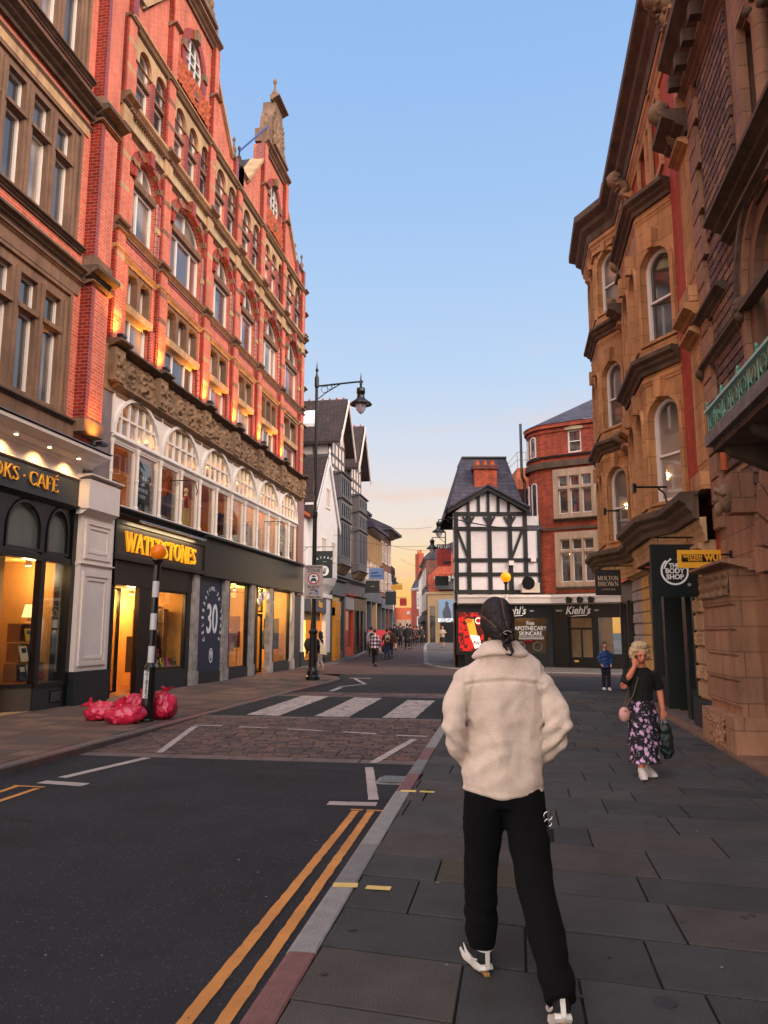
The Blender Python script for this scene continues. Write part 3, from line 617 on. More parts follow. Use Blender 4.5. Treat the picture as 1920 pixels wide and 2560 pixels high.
# a small roman capital alphabet: thick and thin strokes with serifs (x,y in units of cap height)
GL = {
 'W': (1.15, [('t', .08, 1, .36, 0), ('n', .36, 0, .58, .95), ('t', .50, 1, .80, 0), ('n', .80, 0, 1.08, 1)], [(0, 1), (.44, 1), (1.02, 1)]),
 'A': (.86, [('n', .08, 0, .42, 1), ('t', .40, 1, .76, 0), ('n', .2, .34, .6, .34)], [(.02, 0), (.70, 0)]),
 'T': (.78, [('t', .39, 0, .39, 1), ('n', .04, .96, .74, .96), ('n', .05, .96, .05, .78), ('n', .73, .96, .73, .78)], [(.33, 0)]),
 'E': (.7, [('t', .17, 0, .17, 1), ('n', .17, .96, .62, .96), ('n', .17, .04, .66, .04), ('n', .17, .52, .5, .52), ('n', .62, .96, .62, .80), ('n', .66, .04, .66, .22), ('n', .5, .42, .5, .62)], [(.08, 0), (.08, 1)]),
 'R': (.8, [('t', .17, 0, .17, 1), ('n', .17, .96, .42, .96), ('a', .42, .73, .20, .23, -90, 90), ('n', .17, .5, .42, .5), ('t', .40, .48, .70, .02)], [(.08, 0), (.08, 1), (.68, 0)]),
 'S': (.6, [('a', .30, .74, .19, .22, 30, 200), ('t', .14, .64, .46, .36), ('a', .30, .26, .19, .22, -160, 20), ('n', .5, .95, .5, .76), ('n', .1, .05, .1, .24)], []),
 'O': (.92, [('A', .46, .5, .34, .47, 0, 360)], []),
 'N': (.9, [('n', .17, 0, .17, 1), ('t', .15, 1, .72, 0), ('n', .73, 0, .73, 1)], [(.10, 0), (.06, 1), (.66, 1)]),
 'B': (.76, [('t', .17, 0, .17, 1), ('n', .17, .96, .40, .96), ('n', .17, .52, .42, .52), ('n', .17, .04, .42, .04), ('a', .40, .74, .19, .22, -90, 90), ('a', .42, .28, .23, .24, -90, 90)], [(.08, 0), (.08, 1)]),
 'K': (.84, [('t', .17, 0, .17, 1), ('n', .2, .42, .68, 1), ('t', .34, .58, .70, 0)], [(.08, 0), (.08, 1), (.60, 1), (.66, 0)]),
 'C': (.82, [('A', .46, .5, .36, .47, 40, 320), ('n', .74, .95, .74, .72), ('n', .74, .05, .74, .25)], []),
 'F': (.66, [('t', .17, 0, .17, 1), ('n', .17, .96, .6, .96), ('n', .17, .52, .48, .52), ('n', .6, .96, .6, .78)], [(.08, 0), (.08, 1)]),
 'É': (.7, [('t', .17, 0, .17, 1), ('n', .17, .96, .62, .96), ('n', .17, .04, .66, .04), ('n', .17, .52, .5, .52), ('n', .35, 1.1, .5, 1.3), ('n', .66, .04, .66, .22)], [(.08, 0), (.08, 1)]),
 'M': (1.05, [('n', .15, 0, .15, 1), ('t', .15, 1, .5, .08), ('n', .5, .08, .86, 1), ('t', .88, 0, .88, 1)], [(.08, 0), (.80, 0), (.04, 1), (.80, 1)]),
 'L': (.68, [('t', .17, 0, .17, 1), ('n', .17, .04, .62, .04), ('n', .62, .04, .62, .24)], [(.08, 0), (.08, 1)]),
 '·': (.5, [('t', .2, .5, .3, .5)], []), ' ': (.4, [], [])}
def roman(name, s, h, m, parent, x0, x1, z, y, ext=.03):
    """gilt roman capitals between x0 and x1, base line z"""
    tot = sum(GL[c][0] for c in s); k = (x1 - x0) / tot; b = MB(); x = x0
    def st(ax, az, bx, bz, w):
        d = V((bx - ax, bz - az)); n = V((-d.y, d.x)).normalized() * w / 2
        b.slab([(ax + n.x, az + n.y), (bx + n.x, bz + n.y), (bx - n.x, bz - n.y), (ax - n.x, az - n.y)], (), y - ext, y)
    for c in s:
        w, S, F = GL[c]
        for q in S:
            if q[0] in 'tn': st(x + q[1] * k, z + q[2] * h, x + q[3] * k, z + q[4] * h, (.155 if q[0] == 't' else .07) * h)
            else:
                _, cx, cz, rx, rz_, a0, a1 = q; n = max(6, int(abs(a1 - a0) / 18)); o = []; i_ = []
                for j in range(n + 1):
                    a = R(a0 + (a1 - a0) * j / n); th = (.05 + .11 * abs(cos(a))) * h
                    o.append((x + cx * k + (rx * k + th / 2) * cos(a), z + cz * h + (rz_ * h + .02 * h) * sin(a))); i_.append((x + cx * k + (rx * k - th / 2) * cos(a), z + cz * h + (rz_ * h - .06 * h) * sin(a)))
                for j in range(n): b.slab([i_[j], i_[j + 1], o[j + 1], o[j]], (), y - ext, y)
        for fx, fz in F:
            zz = z + fz * h; d = .035 * h * (1 if fz == 0 else -1); b.box(x + (fx - .02) * k, x + (fx + .2) * k, y - ext, y, zz, zz + d * 1.6)
        x += w * k
    return b.out(name, m, parent)
roman('lettering', 'BOOKS', .30, GOLD, B1, 12.3, 13.72, 4.62, -.165); roman('lettering', '·', .3, GOLD, B1, 13.8, 13.96, 4.62, -.165); roman('lettering', 'CAFÉ', .30, GOLD, B1, 14.04, 15.08, 4.62, -.165)
# tracery transom lights and display window
fr_ = MB(); hs = []
for x0, x1 in ((12.2, 13.45), (13.62, 14.84), (14.98, 15.86)): hs.append(arch(x0, x1, 3.28, 3.72, rise=.66))
fr_.slab(rect(11.4, 15.95, 3.2, 4.4), hs, -.02, .12).out('tracery', IRON, B1)
for x0, x1 in ((12.2, 13.45), (13.62, 14.84), (14.98, 15.86)):
    MB().slab(arch(x0 + .02, x1 - .02, 3.3, 3.72, rise=.62), [arch(x0 + .07, x1 - .07, 3.35, 3.72, rise=.56)], -.05, .0).out('tracery_rib', IRON, B1)
MB().box(12, 16.1, .07, .09, 3.25, 4.4).out('frosted_pane', mat('frosted_glass', (96, 102, 98), .25, var=.15, vs=1.2), B1)
MB().box(15.9, 16.06, -.1, .3, 0, 4.4).out('shopfront_post', BLK, B1)
MB().box(14.85, 15.0, -.06, .1, .5, 3.3).out('shopfront_post', BLK, B1); MB().box(12, 16.1, -.08, .12, 3.12, 3.24).out('shopfront_rail', BLK, B1)
MB().box(14.86, 16.1, -.08, .1, 0, .5).out('stall_riser', DGREY, B1); MB().box(14.84, 16.1, -.12, .14, .48, .56).out('shopfront_sill', BLK, B1)
gv = MB(); gv.box(15.4, 15.8, -.10, -.08, .12, .38); g_ = gv.out('air_vent', IRON, B1); gv = MB(); [gv.box(15.44, 15.76, -.115, -.10, .16 + .05 * i, .18 + .05 * i) for i in range(4)]; gv.out('slat', MGREY, g_)
MB().box(15.0, 16.0, .0, .012, .56, 3.12).out('pane', GLASS, B1)
# angled return of the window into the recessed doorway
Tr = M.Translation((14.87, 0, 0)) @ M.Rotation(R(128), 4, 'Z')
MB(Tr).box(0, 1.0, -.05, .05, 0, .5).out('stall_riser', mat('brown_panel', (70, 58, 48), .5), B1); MB(Tr).box(.04, 1.0, 0, .012, .54, 3.15).out('pane', GLASS, B1); MB(Tr).box(1.0, 1.1, -.06, .06, 0, 3.2).out('shopfront_post', BLK, B1); MB(Tr).box(0, 1.1, -.07, .07, .48, .55).out('shopfront_sill', BLK, B1)
MB().slab(rect(10, 14.1, 0, 3.2), [rect(12.6, 13.7, .1, 2.3)], .95, 1.0).out('door_screen', BLK, B1)
MB().box(12.6, 13.7, .97, .98, .1, 2.3).out('door', mat('dark_door_glass', (20, 18, 18), .1), B1)
b = MB(); [b.box(11.2, 15.0 - .9 * (i / 9), -.0 + .1 * i, .055 + .1 * i, .001, .006) for i in range(9)]; b.out('doorstep', mat('pale_step_strips', (196, 160, 120), .6), B1); MB().box(-12, 14.9, 0, .95, -.02, .001).out('threshold', BED, B1)
# cream pilaster between the two shops
PL = MB(); PL.box(16.05, 17.46, -.22, .2, .72, 4.46); PL.out('pilaster', CREAM, B1)
MB().box(16.02, 17.5, -.26, .2, 0, .74).out('pilaster_base', mat('blue_black_paint', (26, 32, 40), .4), B1)
MB().box(15.92, 17.3, -.42, .2, 4.42, 5.1).out('entablature_block', CREAM, B1); cornice(B1, 15.88, 17.36, 5.10, 5.22, .5, CREAM, 'entablature_cornice'); MB().prism([(-.42, 4.42), (-.22, 4.3), (.0, 4.3), (.0, 4.42)], 15.94, 17.3).out('entablature_soffit', CREAM, B1)
for z0, z1 in ((.86, 3.0), (3.3, 4.2)):
    b = MB(); b.slab(rect(16.16, 17.34, z0, z1), [rect(16.26, 17.24, z0 + .1, z1 - .1)], -.26, -.21); b.slab(rect(16.3, 17.2, z0 + .14, z1 - .14), [rect(16.36, 17.14, z0 + .2, z1 - .2)], -.245, -.21); b.out('pilaster_panel', CREAM, B1)
cornice(B1, 16.03, 17.48, 3.1, 3.2, .28, CREAM, 'pilaster_moulding')
# soffit downlights
for i, x in enumerate((9.6, 10.9, 12.05, 13.2, 14.3, 15.4)):
    b = MB(); b.lathe((x, -.42, 5.45), [(.05, 0), (.05, .05)], 12); o = b.out('downlight', WHITE, B1)
    MB().lathe((x, -.42, 5.442), [(.04, 0), (.04, .004)], 12).out('bulb', mat('warm_bulb', (255, 214, 150), emit=14), o)
    if i > 0: lamp('SPOT', (x, -.40, 5.42), 55, WARM, o, .03, aim=(0, .42, -1), spot=120, blend=.9)
# ---------------- the tall gabled building (clothes shop below)
B2 = facade('gabled_brick_building', (-10, 0, 0), (1, 0), 'tall red brick building with arched windows, carved frieze and two stepped gables')
PX = [17.18, 19.64, 22.84, 25.52, 28.22, 31.2, 34.35]; XE = 35.0
RING = bricks('moulded_arch_brick', (178, 66, 38), (150, 44, 28), (130, 60, 44), rough=.4, bump=.4, bw=.3, rh=.09)
for i in range(6):
    a, c = PX[i], PX[i + 1]; wide = i in (1, 4); o0, o1 = a + (.62 if wide else .72), c - (.40 if wide else .48); m_ = (o0 + o1) / 2; n = 3 if wide else 2
    L = (o1 - o0 - .12 * (n - 1)) / n; xs = [o0 + (L + .12) * k for k in range(n)]
    # first storey
    MB().slab(rect(a, c, 8.7, 12.1), [rect(o0 - .06, o1 + .06, 8.85, 11.3)], 0, .4).out('wall', BR_RED, B2)
    MB().slab(rect(o0 - .06, o1 + .06, 10.24, 11.3), [[(x + .03, 10.3), (x + L - .03, 10.3), (x + L - .03, 11.05), (x + L - .12, 11.18), (x + .12, 11.18), (x + .03, 11.05)] for x in xs], .03, .3).out('window_surround', ST_BROWN, B2)
    for x in xs: sash(B2, x, x + L, 10.28, 11.2, .24, gl[i % 2], w=.06)
    MB().prism([(-.04, 10.0), (-.06, 10.2), (.02, 10.27), (.3, 10.27), (.3, 10.0)], o0 - .1, o1 + .1).out('transom', ST_BUFF, B2)
    window(B2, o0 - .02, o1 + .02, 8.86, 10.0, .14, WFRAME, gl[(i * 2 + 1) % 3], w=.09, xs=(o0 + (.42 if not wide else .7),) if not wide else (o0 + .7, o1 - .62), bw=.07)
    [MB().tube([(x, -.0, 8.8), (x, -.0, 10.0)], .075, 10).out('colonnette', BR_SM, B2) for x in (o1 + .10, o1 + .24)]
    cornice(B2, a, c, 11.34, 11.44, .1, ST_BUFF, 'string_course'); band(B2, a + .1, c - .1, 11.3, 11.34, .02, ST_BUFF)
    MB().slab(rect(a + .34, c - .34, 11.5, 11.94), [rect(a + .42, c - .42, 11.56, 11.88)], -.02, .02).out('panel_moulding', BR_SM, B2)
    cornice(B2, a, c, 11.98, 12.2, .13, ST_BROWN, 'sill_course')
    # arched second storey
    sp = 13.86; rr = (o1 - o0) / 2; ri = min(rr, .9) if wide else rr; ri = .86 if wide else rr + .1
    MB().slab(rect(a, c, 12.1, 15.05), [arch(o0, o1, 12.3, sp, rise=ri)], 0, .4).out('wall', BR_RED, B2)
    window(B2, o0, o1, 12.3, 13.72, .12, WFRAME, PANE_B if i % 2 else PANE_W, w=.09, xs=((o0 + .42,) if not wide else (o0 + .62, o1 - .6)), bw=.07)
    window(B2, o0, o1, 13.93, sp + .05, .12, WFRAME, PANE_W, w=.09, spring=sp + .05, rise=ri - .06, xs=((o0 + o1) / 2,), bw=.07)
    MB().prism([(-.0, 13.72), (-.03, 13.86), (.0, 13.95), (.3, 13.95), (.3, 13.70)], o0 - .02, o1 + .02).out('transom', ST_BROWN, B2)
    b = MB(); no = 18
    for k in range(no):
        t0, t1 = pi * k / no, pi * (k + 1) / no
        f = lambda t, e: (m_ + (rr + e) * cos(t), sp + (ri + e) * sin(t))
        b.cur = 1 if k in (2, 5, 8, 9, 12, 15) else 0; pr = -.10 if b.cur else -.06
        b.slab([f(t0, .0), f(t0, .34), f(t1, .34), f(t1, .0)], (), pr, .02); b.slab([f(t0, .05), f(t0, .17), f(t1, .17), f(t1, .05)], (), pr - .05, .0)
    b.box(m_ - .12, m_ + .12, -.2, 0, sp + ri - .02, sp + ri + .42); b.out('arch_ring', [RING, CARV], B2)
    [MB().tube([(x, .0, 12.2), (x, .0, sp)], .085, 10).out('colonnette', BR_SM, B2) for x in (o1 + .09, o1 + .26)]
    for z in (12.95,): band(B2, o1 + .0, c - .0, z, z + .16, .09, ST_BUFF)
    # frieze and dentilled cornice
    MB().box(a, c, -.05, .3, 15.0, 15.42).out('frieze', ST_PALE, B2); cornice(B2, a, c, 14.9, 15.02, .12, ST_BROWN, 'string_course')
    b = MB(); x = a + .05
    while x < c - .1: b.box(x, x + .07, -.2, -.04, 15.44, 15.53); x += .13
    b.out('dentils', ST_BROWN, B2); cornice(B2, a, c, 15.4, 15.74, .24, ST_BUFF, 'cornice')
    # third storey lights
    L3 = (o1 - o0 + .5 - .24 * (n - 1)) / n; x3 = [o0 - .16 + (L3 + .24) * k for k in range(n)]
    MB().slab(rect(a, c, 15.7, 18.3), [arch(x, x + L3, 15.85, 17.45) for x in x3], 0, .4).out('wall', BR_RED, B2)
    MB().slab(rect(a + .2, c - .18, 17.25, 17.98), [arch(x + .02, x + L3 - .02, 17.24, 17.45) for x in x3], -.05, .03).out('arch_surround', ST_BUFF, B2)
    for x in x3:
        window(B2, x, x + L3, 15.85, 16.82, .1, WFRAME, PANE, w=.07, zs=()); window(B2, x, x + L3, 16.93, 17.45, .1, WFRAME, PANE, w=.06, spring=17.45)
        MB().box(x - .02, x + L3 + .02, -.01, .3, 16.83, 16.94).out('transom', ST_BROWN, B2)
        [MB().tube([(xx, -.0, 15.8), (xx, -.0, 17.3)], .06, 8).out('colonnette', BR_SM, B2) for xx in (x + L3 + .06, x + L3 + .18)]
    cornice(B2, a, c, 17.98, 18.08, .12, ST_BROWN, 'string_course'); cornice(B2, a, c, 18.1, 18.28, .18, ST_BUFF, 'string_course')
# piers running up through the storeys
for i, x in enumerate(PX):
    for z0, z1 in ((8.8, 11.96), (12.2, 14.9), (15.75, 18.1)):
        MB().box(x - .2, x + .2, -.15, .02, z0, z1).out('pier', BR_RED, B2); MB().box(x - .26, x - .2, -.12, .02, z0, z1).out('pier_edge', BR_SM, B2)
        for zz in fr(z0, z1, .9)[1:-1]: MB().box(x - .205, x + .205, -.154, -.1, zz, zz + .15).out('stone_band', ST_BROWN if i % 2 else ST_BUFF, B2)
        cornice(B2, x - .27, x + .27, z1 - .16, z1, .21, ST_BROWN, 'pier_cap')
    MB().box(x - .24, x + .24, -.14, .1, 14.9, 15.42).out('pier', ST_BUFF, B2); cornice(B2, x - .3, x + .3, 15.4, 15.76, .34, ST_BROWN, 'pier_cap'); cornice(B2, x - .28, x + .28, 11.96, 12.22, .24, ST_BROWN, 'pier_cap'); cornice(B2, x - .3, x + .3, 11.3, 11.46, .19, ST_BUFF, 'pier_cap')
MB().slab(rect(34.35, XE, 7.6, 18.7), (), -.0, .4).out('wall', BR_RED, B2); MB().slab(rect(16.75, 17.2, 7.6, 19.0), (), .0, .4).out('wall', BR_RED, B2)
MB().box(17.2, XE - .02, .38, 12, 8.8, 18.2).out('building_core', BR_OLD, B2)
for z in (9.9, 11.3, 12.3, 13.2, 15.1, 15.9, 17.0, 18.2): cornice(B2, 34.6, XE + .04, z, z + .16, .2, ST_BROWN, 'quoin_band')
# carved frieze between cornices
def carved(x, z):
    u = (x * 1.35) % 1.0 - .5; w = (z - 8.24) / .42; r = sqrt(u * u * 3.2 + w * w); a = atan2(w, u * 1.8)
    k = int(x * 1.35); s = 1 if k % 2 else -1
    sp = .5 + .5 * cos(r * 15 - s * a * 2); lf = max(0, noise.noise(V((x * 7, z * 7, 3.3)))) * 1.6 + noise.noise(V((x * 17, z * 17, 1))) * .35
    return -.10 - .11 * (sp * max(0, 1 - r * .7) + lf * .7)
for i in range(6):
    MB().grid(PX[i] + .22, PX[i + 1] - .22, 7.84, 8.66, 90, 30, carved).out('carved_frieze', CARV, B2, smooth=True)
    a, c = PX[i], PX[i + 1]; cornice(B2, a, c, 8.64, 8.86, .34, ST_DARK, 'cornice'); cornice(B2, a, c, 7.62, 7.86, .26, CARV, 'architrave')
for x in PX:
    MB().box(x - .24, x + .24, -.3, .1, 7.84, 8.68).out('frieze_block', CARV, B2); b = MB(); [b.ball((x + dx, -.3, z), (.07, .07, .07), 8, 6) for dx in (-.12, .12) for z in (8.0, 8.25, 8.5)]; b.ball((x, -.32, 8.38), (.1, .08, .16), 8, 6); b.out('carved_boss', CARV, B2, smooth=True); cornice(B2, x - .3, x + .3, 8.64, 8.9, .48, ST_DARK, 'cornice')
MB().box(16.8, XE, -.1, .3, 7.6, 8.75).out('wall', CARV, B2)
# gables over the wide bays
FIN = lambda b, x, y, z, s=1: b.lathe((x, y, z), [(.14 * s, 0), (.16 * s, .06 * s), (.08 * s, .14 * s), (.1 * s, .3 * s), (.13 * s, .42 * s), (.1 * s, .55 * s), (.05 * s, .62 * s), (.03 * s, .85 * s), (.07 * s, .92 * s), (.08 * s, 1.0 * s), (.05 * s, 1.08 * s), (.0, 1.14 * s)], 10)
for g in (1, 4):
    a, c = PX[g], PX[g + 1]; m_ = (a + c) / 2; zc = 19.95
    out = [(a - 1.75, 18.28), (c + 1.85, 18.28), (c + 1.85, 18.95), (c + .05, 21.1), (c + .05, 21.9), (a - .05, 21.9), (a - .05, 21.1), (a - 1.75, 18.95)]
    circ = [(m_ + .66 * cos(t * pi / 12), zc + .86 * sin(t * pi / 12)) for t in range(24)]
    MB().slab(out, [circ], 0, .4).out('gable_wall', BR_RED, B2)
    b = MB()
    for k in range(24):
        t0, t1 = k * pi / 12, (k + 1) * pi / 12; f = lambda t, e: (m_ + (.66 + e) * cos(t), zc + (.86 + e) * sin(t)); b.cur = 1 if k in (0, 5, 6, 11, 18) else 0
        b.slab([f(t0, 0), f(t0, .3), f(t1, .3), f(t1, 0)], (), -.12 if b.cur else -.07, .02)
    b.cur = 1; b.box(m_ - .13, m_ + .13, -.2, 0, zc + .84, zc + 1.2); b.out('round_window_ring', [RING, CARV], B2)
    o = window(B2, m_ - .68, m_ + .68, zc - .88, zc, .02, WFRAME, PANE, w=.08, spring=zc, rise=.88, xs=(m_ - .2, m_ + .2), zs=(zc - .35, zc, zc + .35), bw=.05)
    MB().grid(a + .3, c - .3, 18.55, zc - .5, 60, 26, lambda x, z: -.05 - .09 * abs(noise.noise(V((x * 6, z * 6, 5)))) - .05 * abs(noise.noise(V((x * 15, z * 15, 2))))).out('terracotta_panel', TERRA, B2, smooth=True)
    for zz in (19.2, 20.6, 21.4): band(B2, a - .0, a + .3, zz, zz + .12, .012, ST_BUFF); band(B2, c - .3, c, zz, zz + .12, .012, ST_BUFF)
    cornice(B2, a - .15, c + .15, 21.75, 22.1, .3, ST_BROWN, 'gable_cornice')
    for x in (a, c): MB().box(x - .16, x + .16, -.18, .3, 18.28, 21.8).out('pier', BR_RED, B2); MB().box(x - .2, x - .16, -.15, .2, 18.28, 21.8).out('pier_edge', BR_SM, B2); cornice(B2, x - .24, x + .24, 19.85, 20.0, .3, ST_BROWN, 'pier_cap')
    ped = [(a + .05, 22.1), (c - .05, 22.1), (c - .05, 22.7), (c - .55, 22.9), (c - .7, 23.7), (m_ + .55, 24.2), (m_ + .5, 24.6), (m_ - .5, 24.6), (m_ - .55, 24.2), (a + .7, 23.7), (a + .55, 22.9), (a + .05, 22.7)]
    MB().slab(ped, (), -.16, .4).out('gable_pediment', ST_BROWN, B2)
    MB().grid(a + .7, c - .7, 22.3, 23.9, 36, 36, lambda x, z: -.17 - .13 * abs(noise.noise(V((x * 5, z * 5, 8))))).out('carved_panel', CARV, B2, smooth=True)
    cornice(B2, m_ - .7, m_ + .7, 24.55, 24.8, .4, ST_BROWN, 'gable_cornice'); cornice(B2, a + .5, c - .5, 22.0, 22.3, .36, ST_BROWN, 'gable_cornice')
    FIN(MB(), m_, .05, 24.8, 1.15).out('finial', ST_BROWN, B2, smooth=True); [FIN(MB(), x, .0, 22.7, .8).out('finial', ST_BROWN, B2, smooth=True) for x in (a + .25, c - .25)]
    for s, x in ((-1, a - .05), (1, c + .05)):
        b = MB(); e = x + s * 1.85
        b.slab([(x, 21.1), (e, 18.95), (e, 19.1), (x, 21.27)] if s > 0 else [(e, 18.95), (x, 21.1), (x, 21.27), (e, 19.1)], (), -.12, .5); b.out('coping', ST_BUFF, B2)
    MB().slab([(a - 1.4, 18.6), (c + 1.4, 18.6), (m_, 22.3)], (), .45, 7).out('gable_roof', SLATE, B2)
MB().add([(17.2, .5, 18.4), (XE, .5, 18.4), (XE, 5, 22.6), (17.2, 5, 22.6)], [(0, 1, 2, 3)]).add([(17.2, 9, 18.4), (XE, 9, 18.4), (XE, 5, 22.6), (17.2, 5, 22.6)], [(3, 2, 1, 0)]).out('roof', SLATE, B2)
# parapets with ball finials over the narrow bays
for i in (0, 2, 3, 5):
    a, c = PX[i], PX[i + 1]; e0 = a + (1.85 if i in (2, 5) else .0); e1 = c - (1.75 if i in (0, 3) else 0)
    MB().box(e0, e1, -.02, .3, 18.28, 19.0).out('parapet', BR_RED, B2); cornice(B2, e0, e1, 18.95, 19.1, .14, ST_BROWN, 'parapet_coping')
    xs = [c - .45, c + .1] if i == 2 else ([a + 2.0, c] if i == 5 else ([a + .1] if i == 3 else [a + .1]))
    for x in xs: MB().box(x - .14, x + .14, -.14, .2, 18.28, 19.15).out('pier', BR_SM, B2)
    [FIN(MB(), x, 0.03, 19.15, .8).out('finial', ST_BROWN, B2, smooth=True) for x in xs]
# ---- first-floor shop window: six arched bays of white joinery
AX = [17.35, 20.05, 22.85, 25.65, 28.4, 31.2, 34.05]
for i in range(6):
    a, c = AX[i], AX[i + 1]; r = (c - a) / 2 - .1; m_ = (a + c) / 2; zs = 6.62; H_ = 1.1
    MB().slab(rect(a, c, 6.42, 7.78), [arch(a + .1, c - .1, 6.62, 6.62, rise=H_)], -.06, .06).out('spandrel', WFRAME, B2)
    o = window(B2, a + .1, c - .1, 6.60, 6.62, -.04, WFRAME, GLASS, w=.075, spring=6.62, rise=H_, xs=[a + .1 + (2 * r) * k / 6 for k in range(1, 6)], zs=(7.12,), bw=.055)
    MB().slab(arch(a + .04, c - .04, 6.56, 6.62, rise=H_ + .07), [arch(a + .13, c - .13, 6.57, 6.62, rise=H_ - .02)], -.12, -.04).out('arch_moulding', WFRAME, B2)
    cornice(B2, a, c, 6.42, 6.58, .14, WFRAME, 'transom')
    window(B2, a + .05, m_ - .02, 4.78, 6.44, -.04, WFRAME, GLASS, w=.07); window(B2, m_ + .02, c - .05, 4.78, 6.44, -.04, WFRAME, GLASS, w=.07)
    [MB().lathe((x, -.1, 4.74), [(.07, 0), (.07, .12), (.045, .16), (.042, .8), (.055, .82), (.055, .86), (.042, .88), (.04, 1.5), (.06, 1.6), (.075, 1.7)], 10).out('column', WFRAME, B2) for x in (m_, a)]
    MB().box(a - .035, a + .035, -.1, .0, 6.58, 7.74).out('mullion', WFRAME, B2)
MB().box(34.05, XE, -.12, .3, 3.3, 7.65).out('granite_pier', mat('red_granite', (122, 82, 76), .35, var=.2, vs=12), B2)
MB().box(16.55, 17.32, -.06, .2, 5.2, 7.65).out('granite_pier', mat('grey_granite', (120, 106, 106), .5, var=.25, vs=1.5), B2)
cornice(B2, 17.4, XE, 4.62, 4.78, .2, DGREY, 'ledge')
# ---- ground floor: bookshop fascia, then the clothes shop
MB().box(17.5, 23.2, -.2, .1, 3.42, 4.42).out('fascia', mat('bronze_black_fascia', (52, 46, 42), .32, var=.1), B2)
MB().slab(rect(17.5, 23.2, 3.42, 4.42), [rect(17.64, 23.06, 3.54, 4.32)], -.25, -.19).out('fascia_frame', BLK, B2)
YL = mat('backlit_yellow_lettering', (248, 176, 30), .4, emit=.45); roman('lettering', 'WATERSTONES', .50, YL, B2, 18.02, 22.42, 3.66, -.2, .05)
o = MB().tube([(18.4, -.42, 4.46), (22.7, -.42, 4.46)], .035, 8).out('light_bar', mat('steel', (150, 150, 152), .3, metal=.7), B2)
lamp('AREA', (20.5, -.45, 4.42), 26, (1, .72, .38), o, 4.2, sy=.06, aim=(0, .6, -1))
MB().box(23.2, 34.9, -.16, .1, 3.42, 4.6).out('fascia', mat('gloss_charcoal_fascia', (36, 40, 44), .28, spec=.35), B2); cornice(B2, 23.2, 34.95, 4.56, 4.7, .34, DGREY, 'fascia_cornice'); cornice(B2, 23.2, 34.9, 3.34, 3.44, .2, DGREY, 'fascia_moulding')
MARB = mat('veined_marble', (158, 150, 146), .3, var=.5, vs=3.5)
for x0, x1, m in ((17.9, 17.98, BLK), (19.28, 20.4, BLK), (22.3, 22.7, BLK), (25.3, 25.9, BLK), (27.75, 28.0, BLK), (28.7, 28.92, BLK), (30.38, 30.95, BLK), (33.2, 33.7, BLK), (33.7, 34.95, DGREY)): MB().box(x0, x1, -.04, .1, 0, 3.42).out('shopfront_post', m, B2)
for x in (22.6, 25.16, 27.86, 30.1, 33.2):
    w = .42; MB().box(x, x + w, -.14, .06, .42, 3.4).out('marble_pilaster', MARB, B2); MB().box(x - .03, x + w + .03, -.18, .08, 0, .42).out('pilaster_base', MARB, B2)
for x0, x1 in ((20.38, 22.32), (23.3, 25.4), (25.9, 28.2), (30.9, 33.6)): MB().box(x0, x1, -.07, .3, 0, .54 if x0 < 23 else .36).out('stall_riser', DGREY, B2)
MB().box(17.9, 23, -.06, .1, 2.8, 3.44).out('transom_panel', BLK, B2)
for x0, x1, z0 in ((20.4, 22.3, .56), (25.92, 27.75, .36), (30.95, 33.2, .36)): window(B2, x0, x1, z0, 2.8 if x0 < 22 else 3.36, -.02, BLK, GLASS, w=.05)
MB().box(23.3, 25.36, -.03, .02, .36, 3.4).out('window_blanking_panel', NAVY, B2)
text('lettering', '30', 1.35, SIGNW, B2, (24.35, -.035, 2.0), ext=.008, bold=.012, sx=.72)
for s, a0, a1, cz in (("CELEBRATING·30·YEARS", 214, -34, 2.0),):
    for k, ch in enumerate(s):
        a = R(a0 + (a1 - a0) * k / (len(s) - 1)); text('lettering', ch, .2, SIGNW, B2, (24.35 + .78 * cos(a), -.035, 1.98 + 1.06 * sin(a)), ext=.006, rot=(pi / 2, -(a - pi / 2) if False else (pi / 2 - a) * 1, 0))
b = MB(); b.slab([(24.35 + .15 * cos(t * pi / 8), .86 + .24 * sin(t * pi / 8)) for t in range(16)], [[(24.35 + .12 * cos(t * pi / 8), .86 + .2 * sin(t * pi / 8)) for t in range(16)]], -.04, -.03)
for k in range(7): a = R(30 + 20 * k); b.slab([(24.35 + .02 * cos(a) - .012, .76), (24.35 + .02 * cos(a) + .012, .76), (24.35 + .09 * cos(a), .84 + .16 * sin(a)), (24.35 + .07 * cos(a), .86 + .15 * sin(a))], (), -.045, -.03)
b.out('emblem', SIGNW, B2)
# open door leaf and glazed doors
window(B2, 17.98, 19.28, .05, 2.78, .5, BLK, GLASS, w=.06, name='door')
window(B2, 28.92, 30.38, .02, 2.35, .25, BLK, GLASS, w=.09, xs=(29.65,), name='door'); window(B2, 28.92, 30.38, 2.4, 3.36, .25, BLK, GLASS, w=.06)
for k, ch in enumerate('FATFACE'): a = R(148 - 19.5 * k); text('lettering', ch, .42, SIGNW, B2, (29.65 + .98 * cos(a), -.1, 2.42 + .62 * sin(a)), ext=.03, bold=.018, sx=.8, rot=(pi / 2, (pi / 2 - a) * .55, 0))
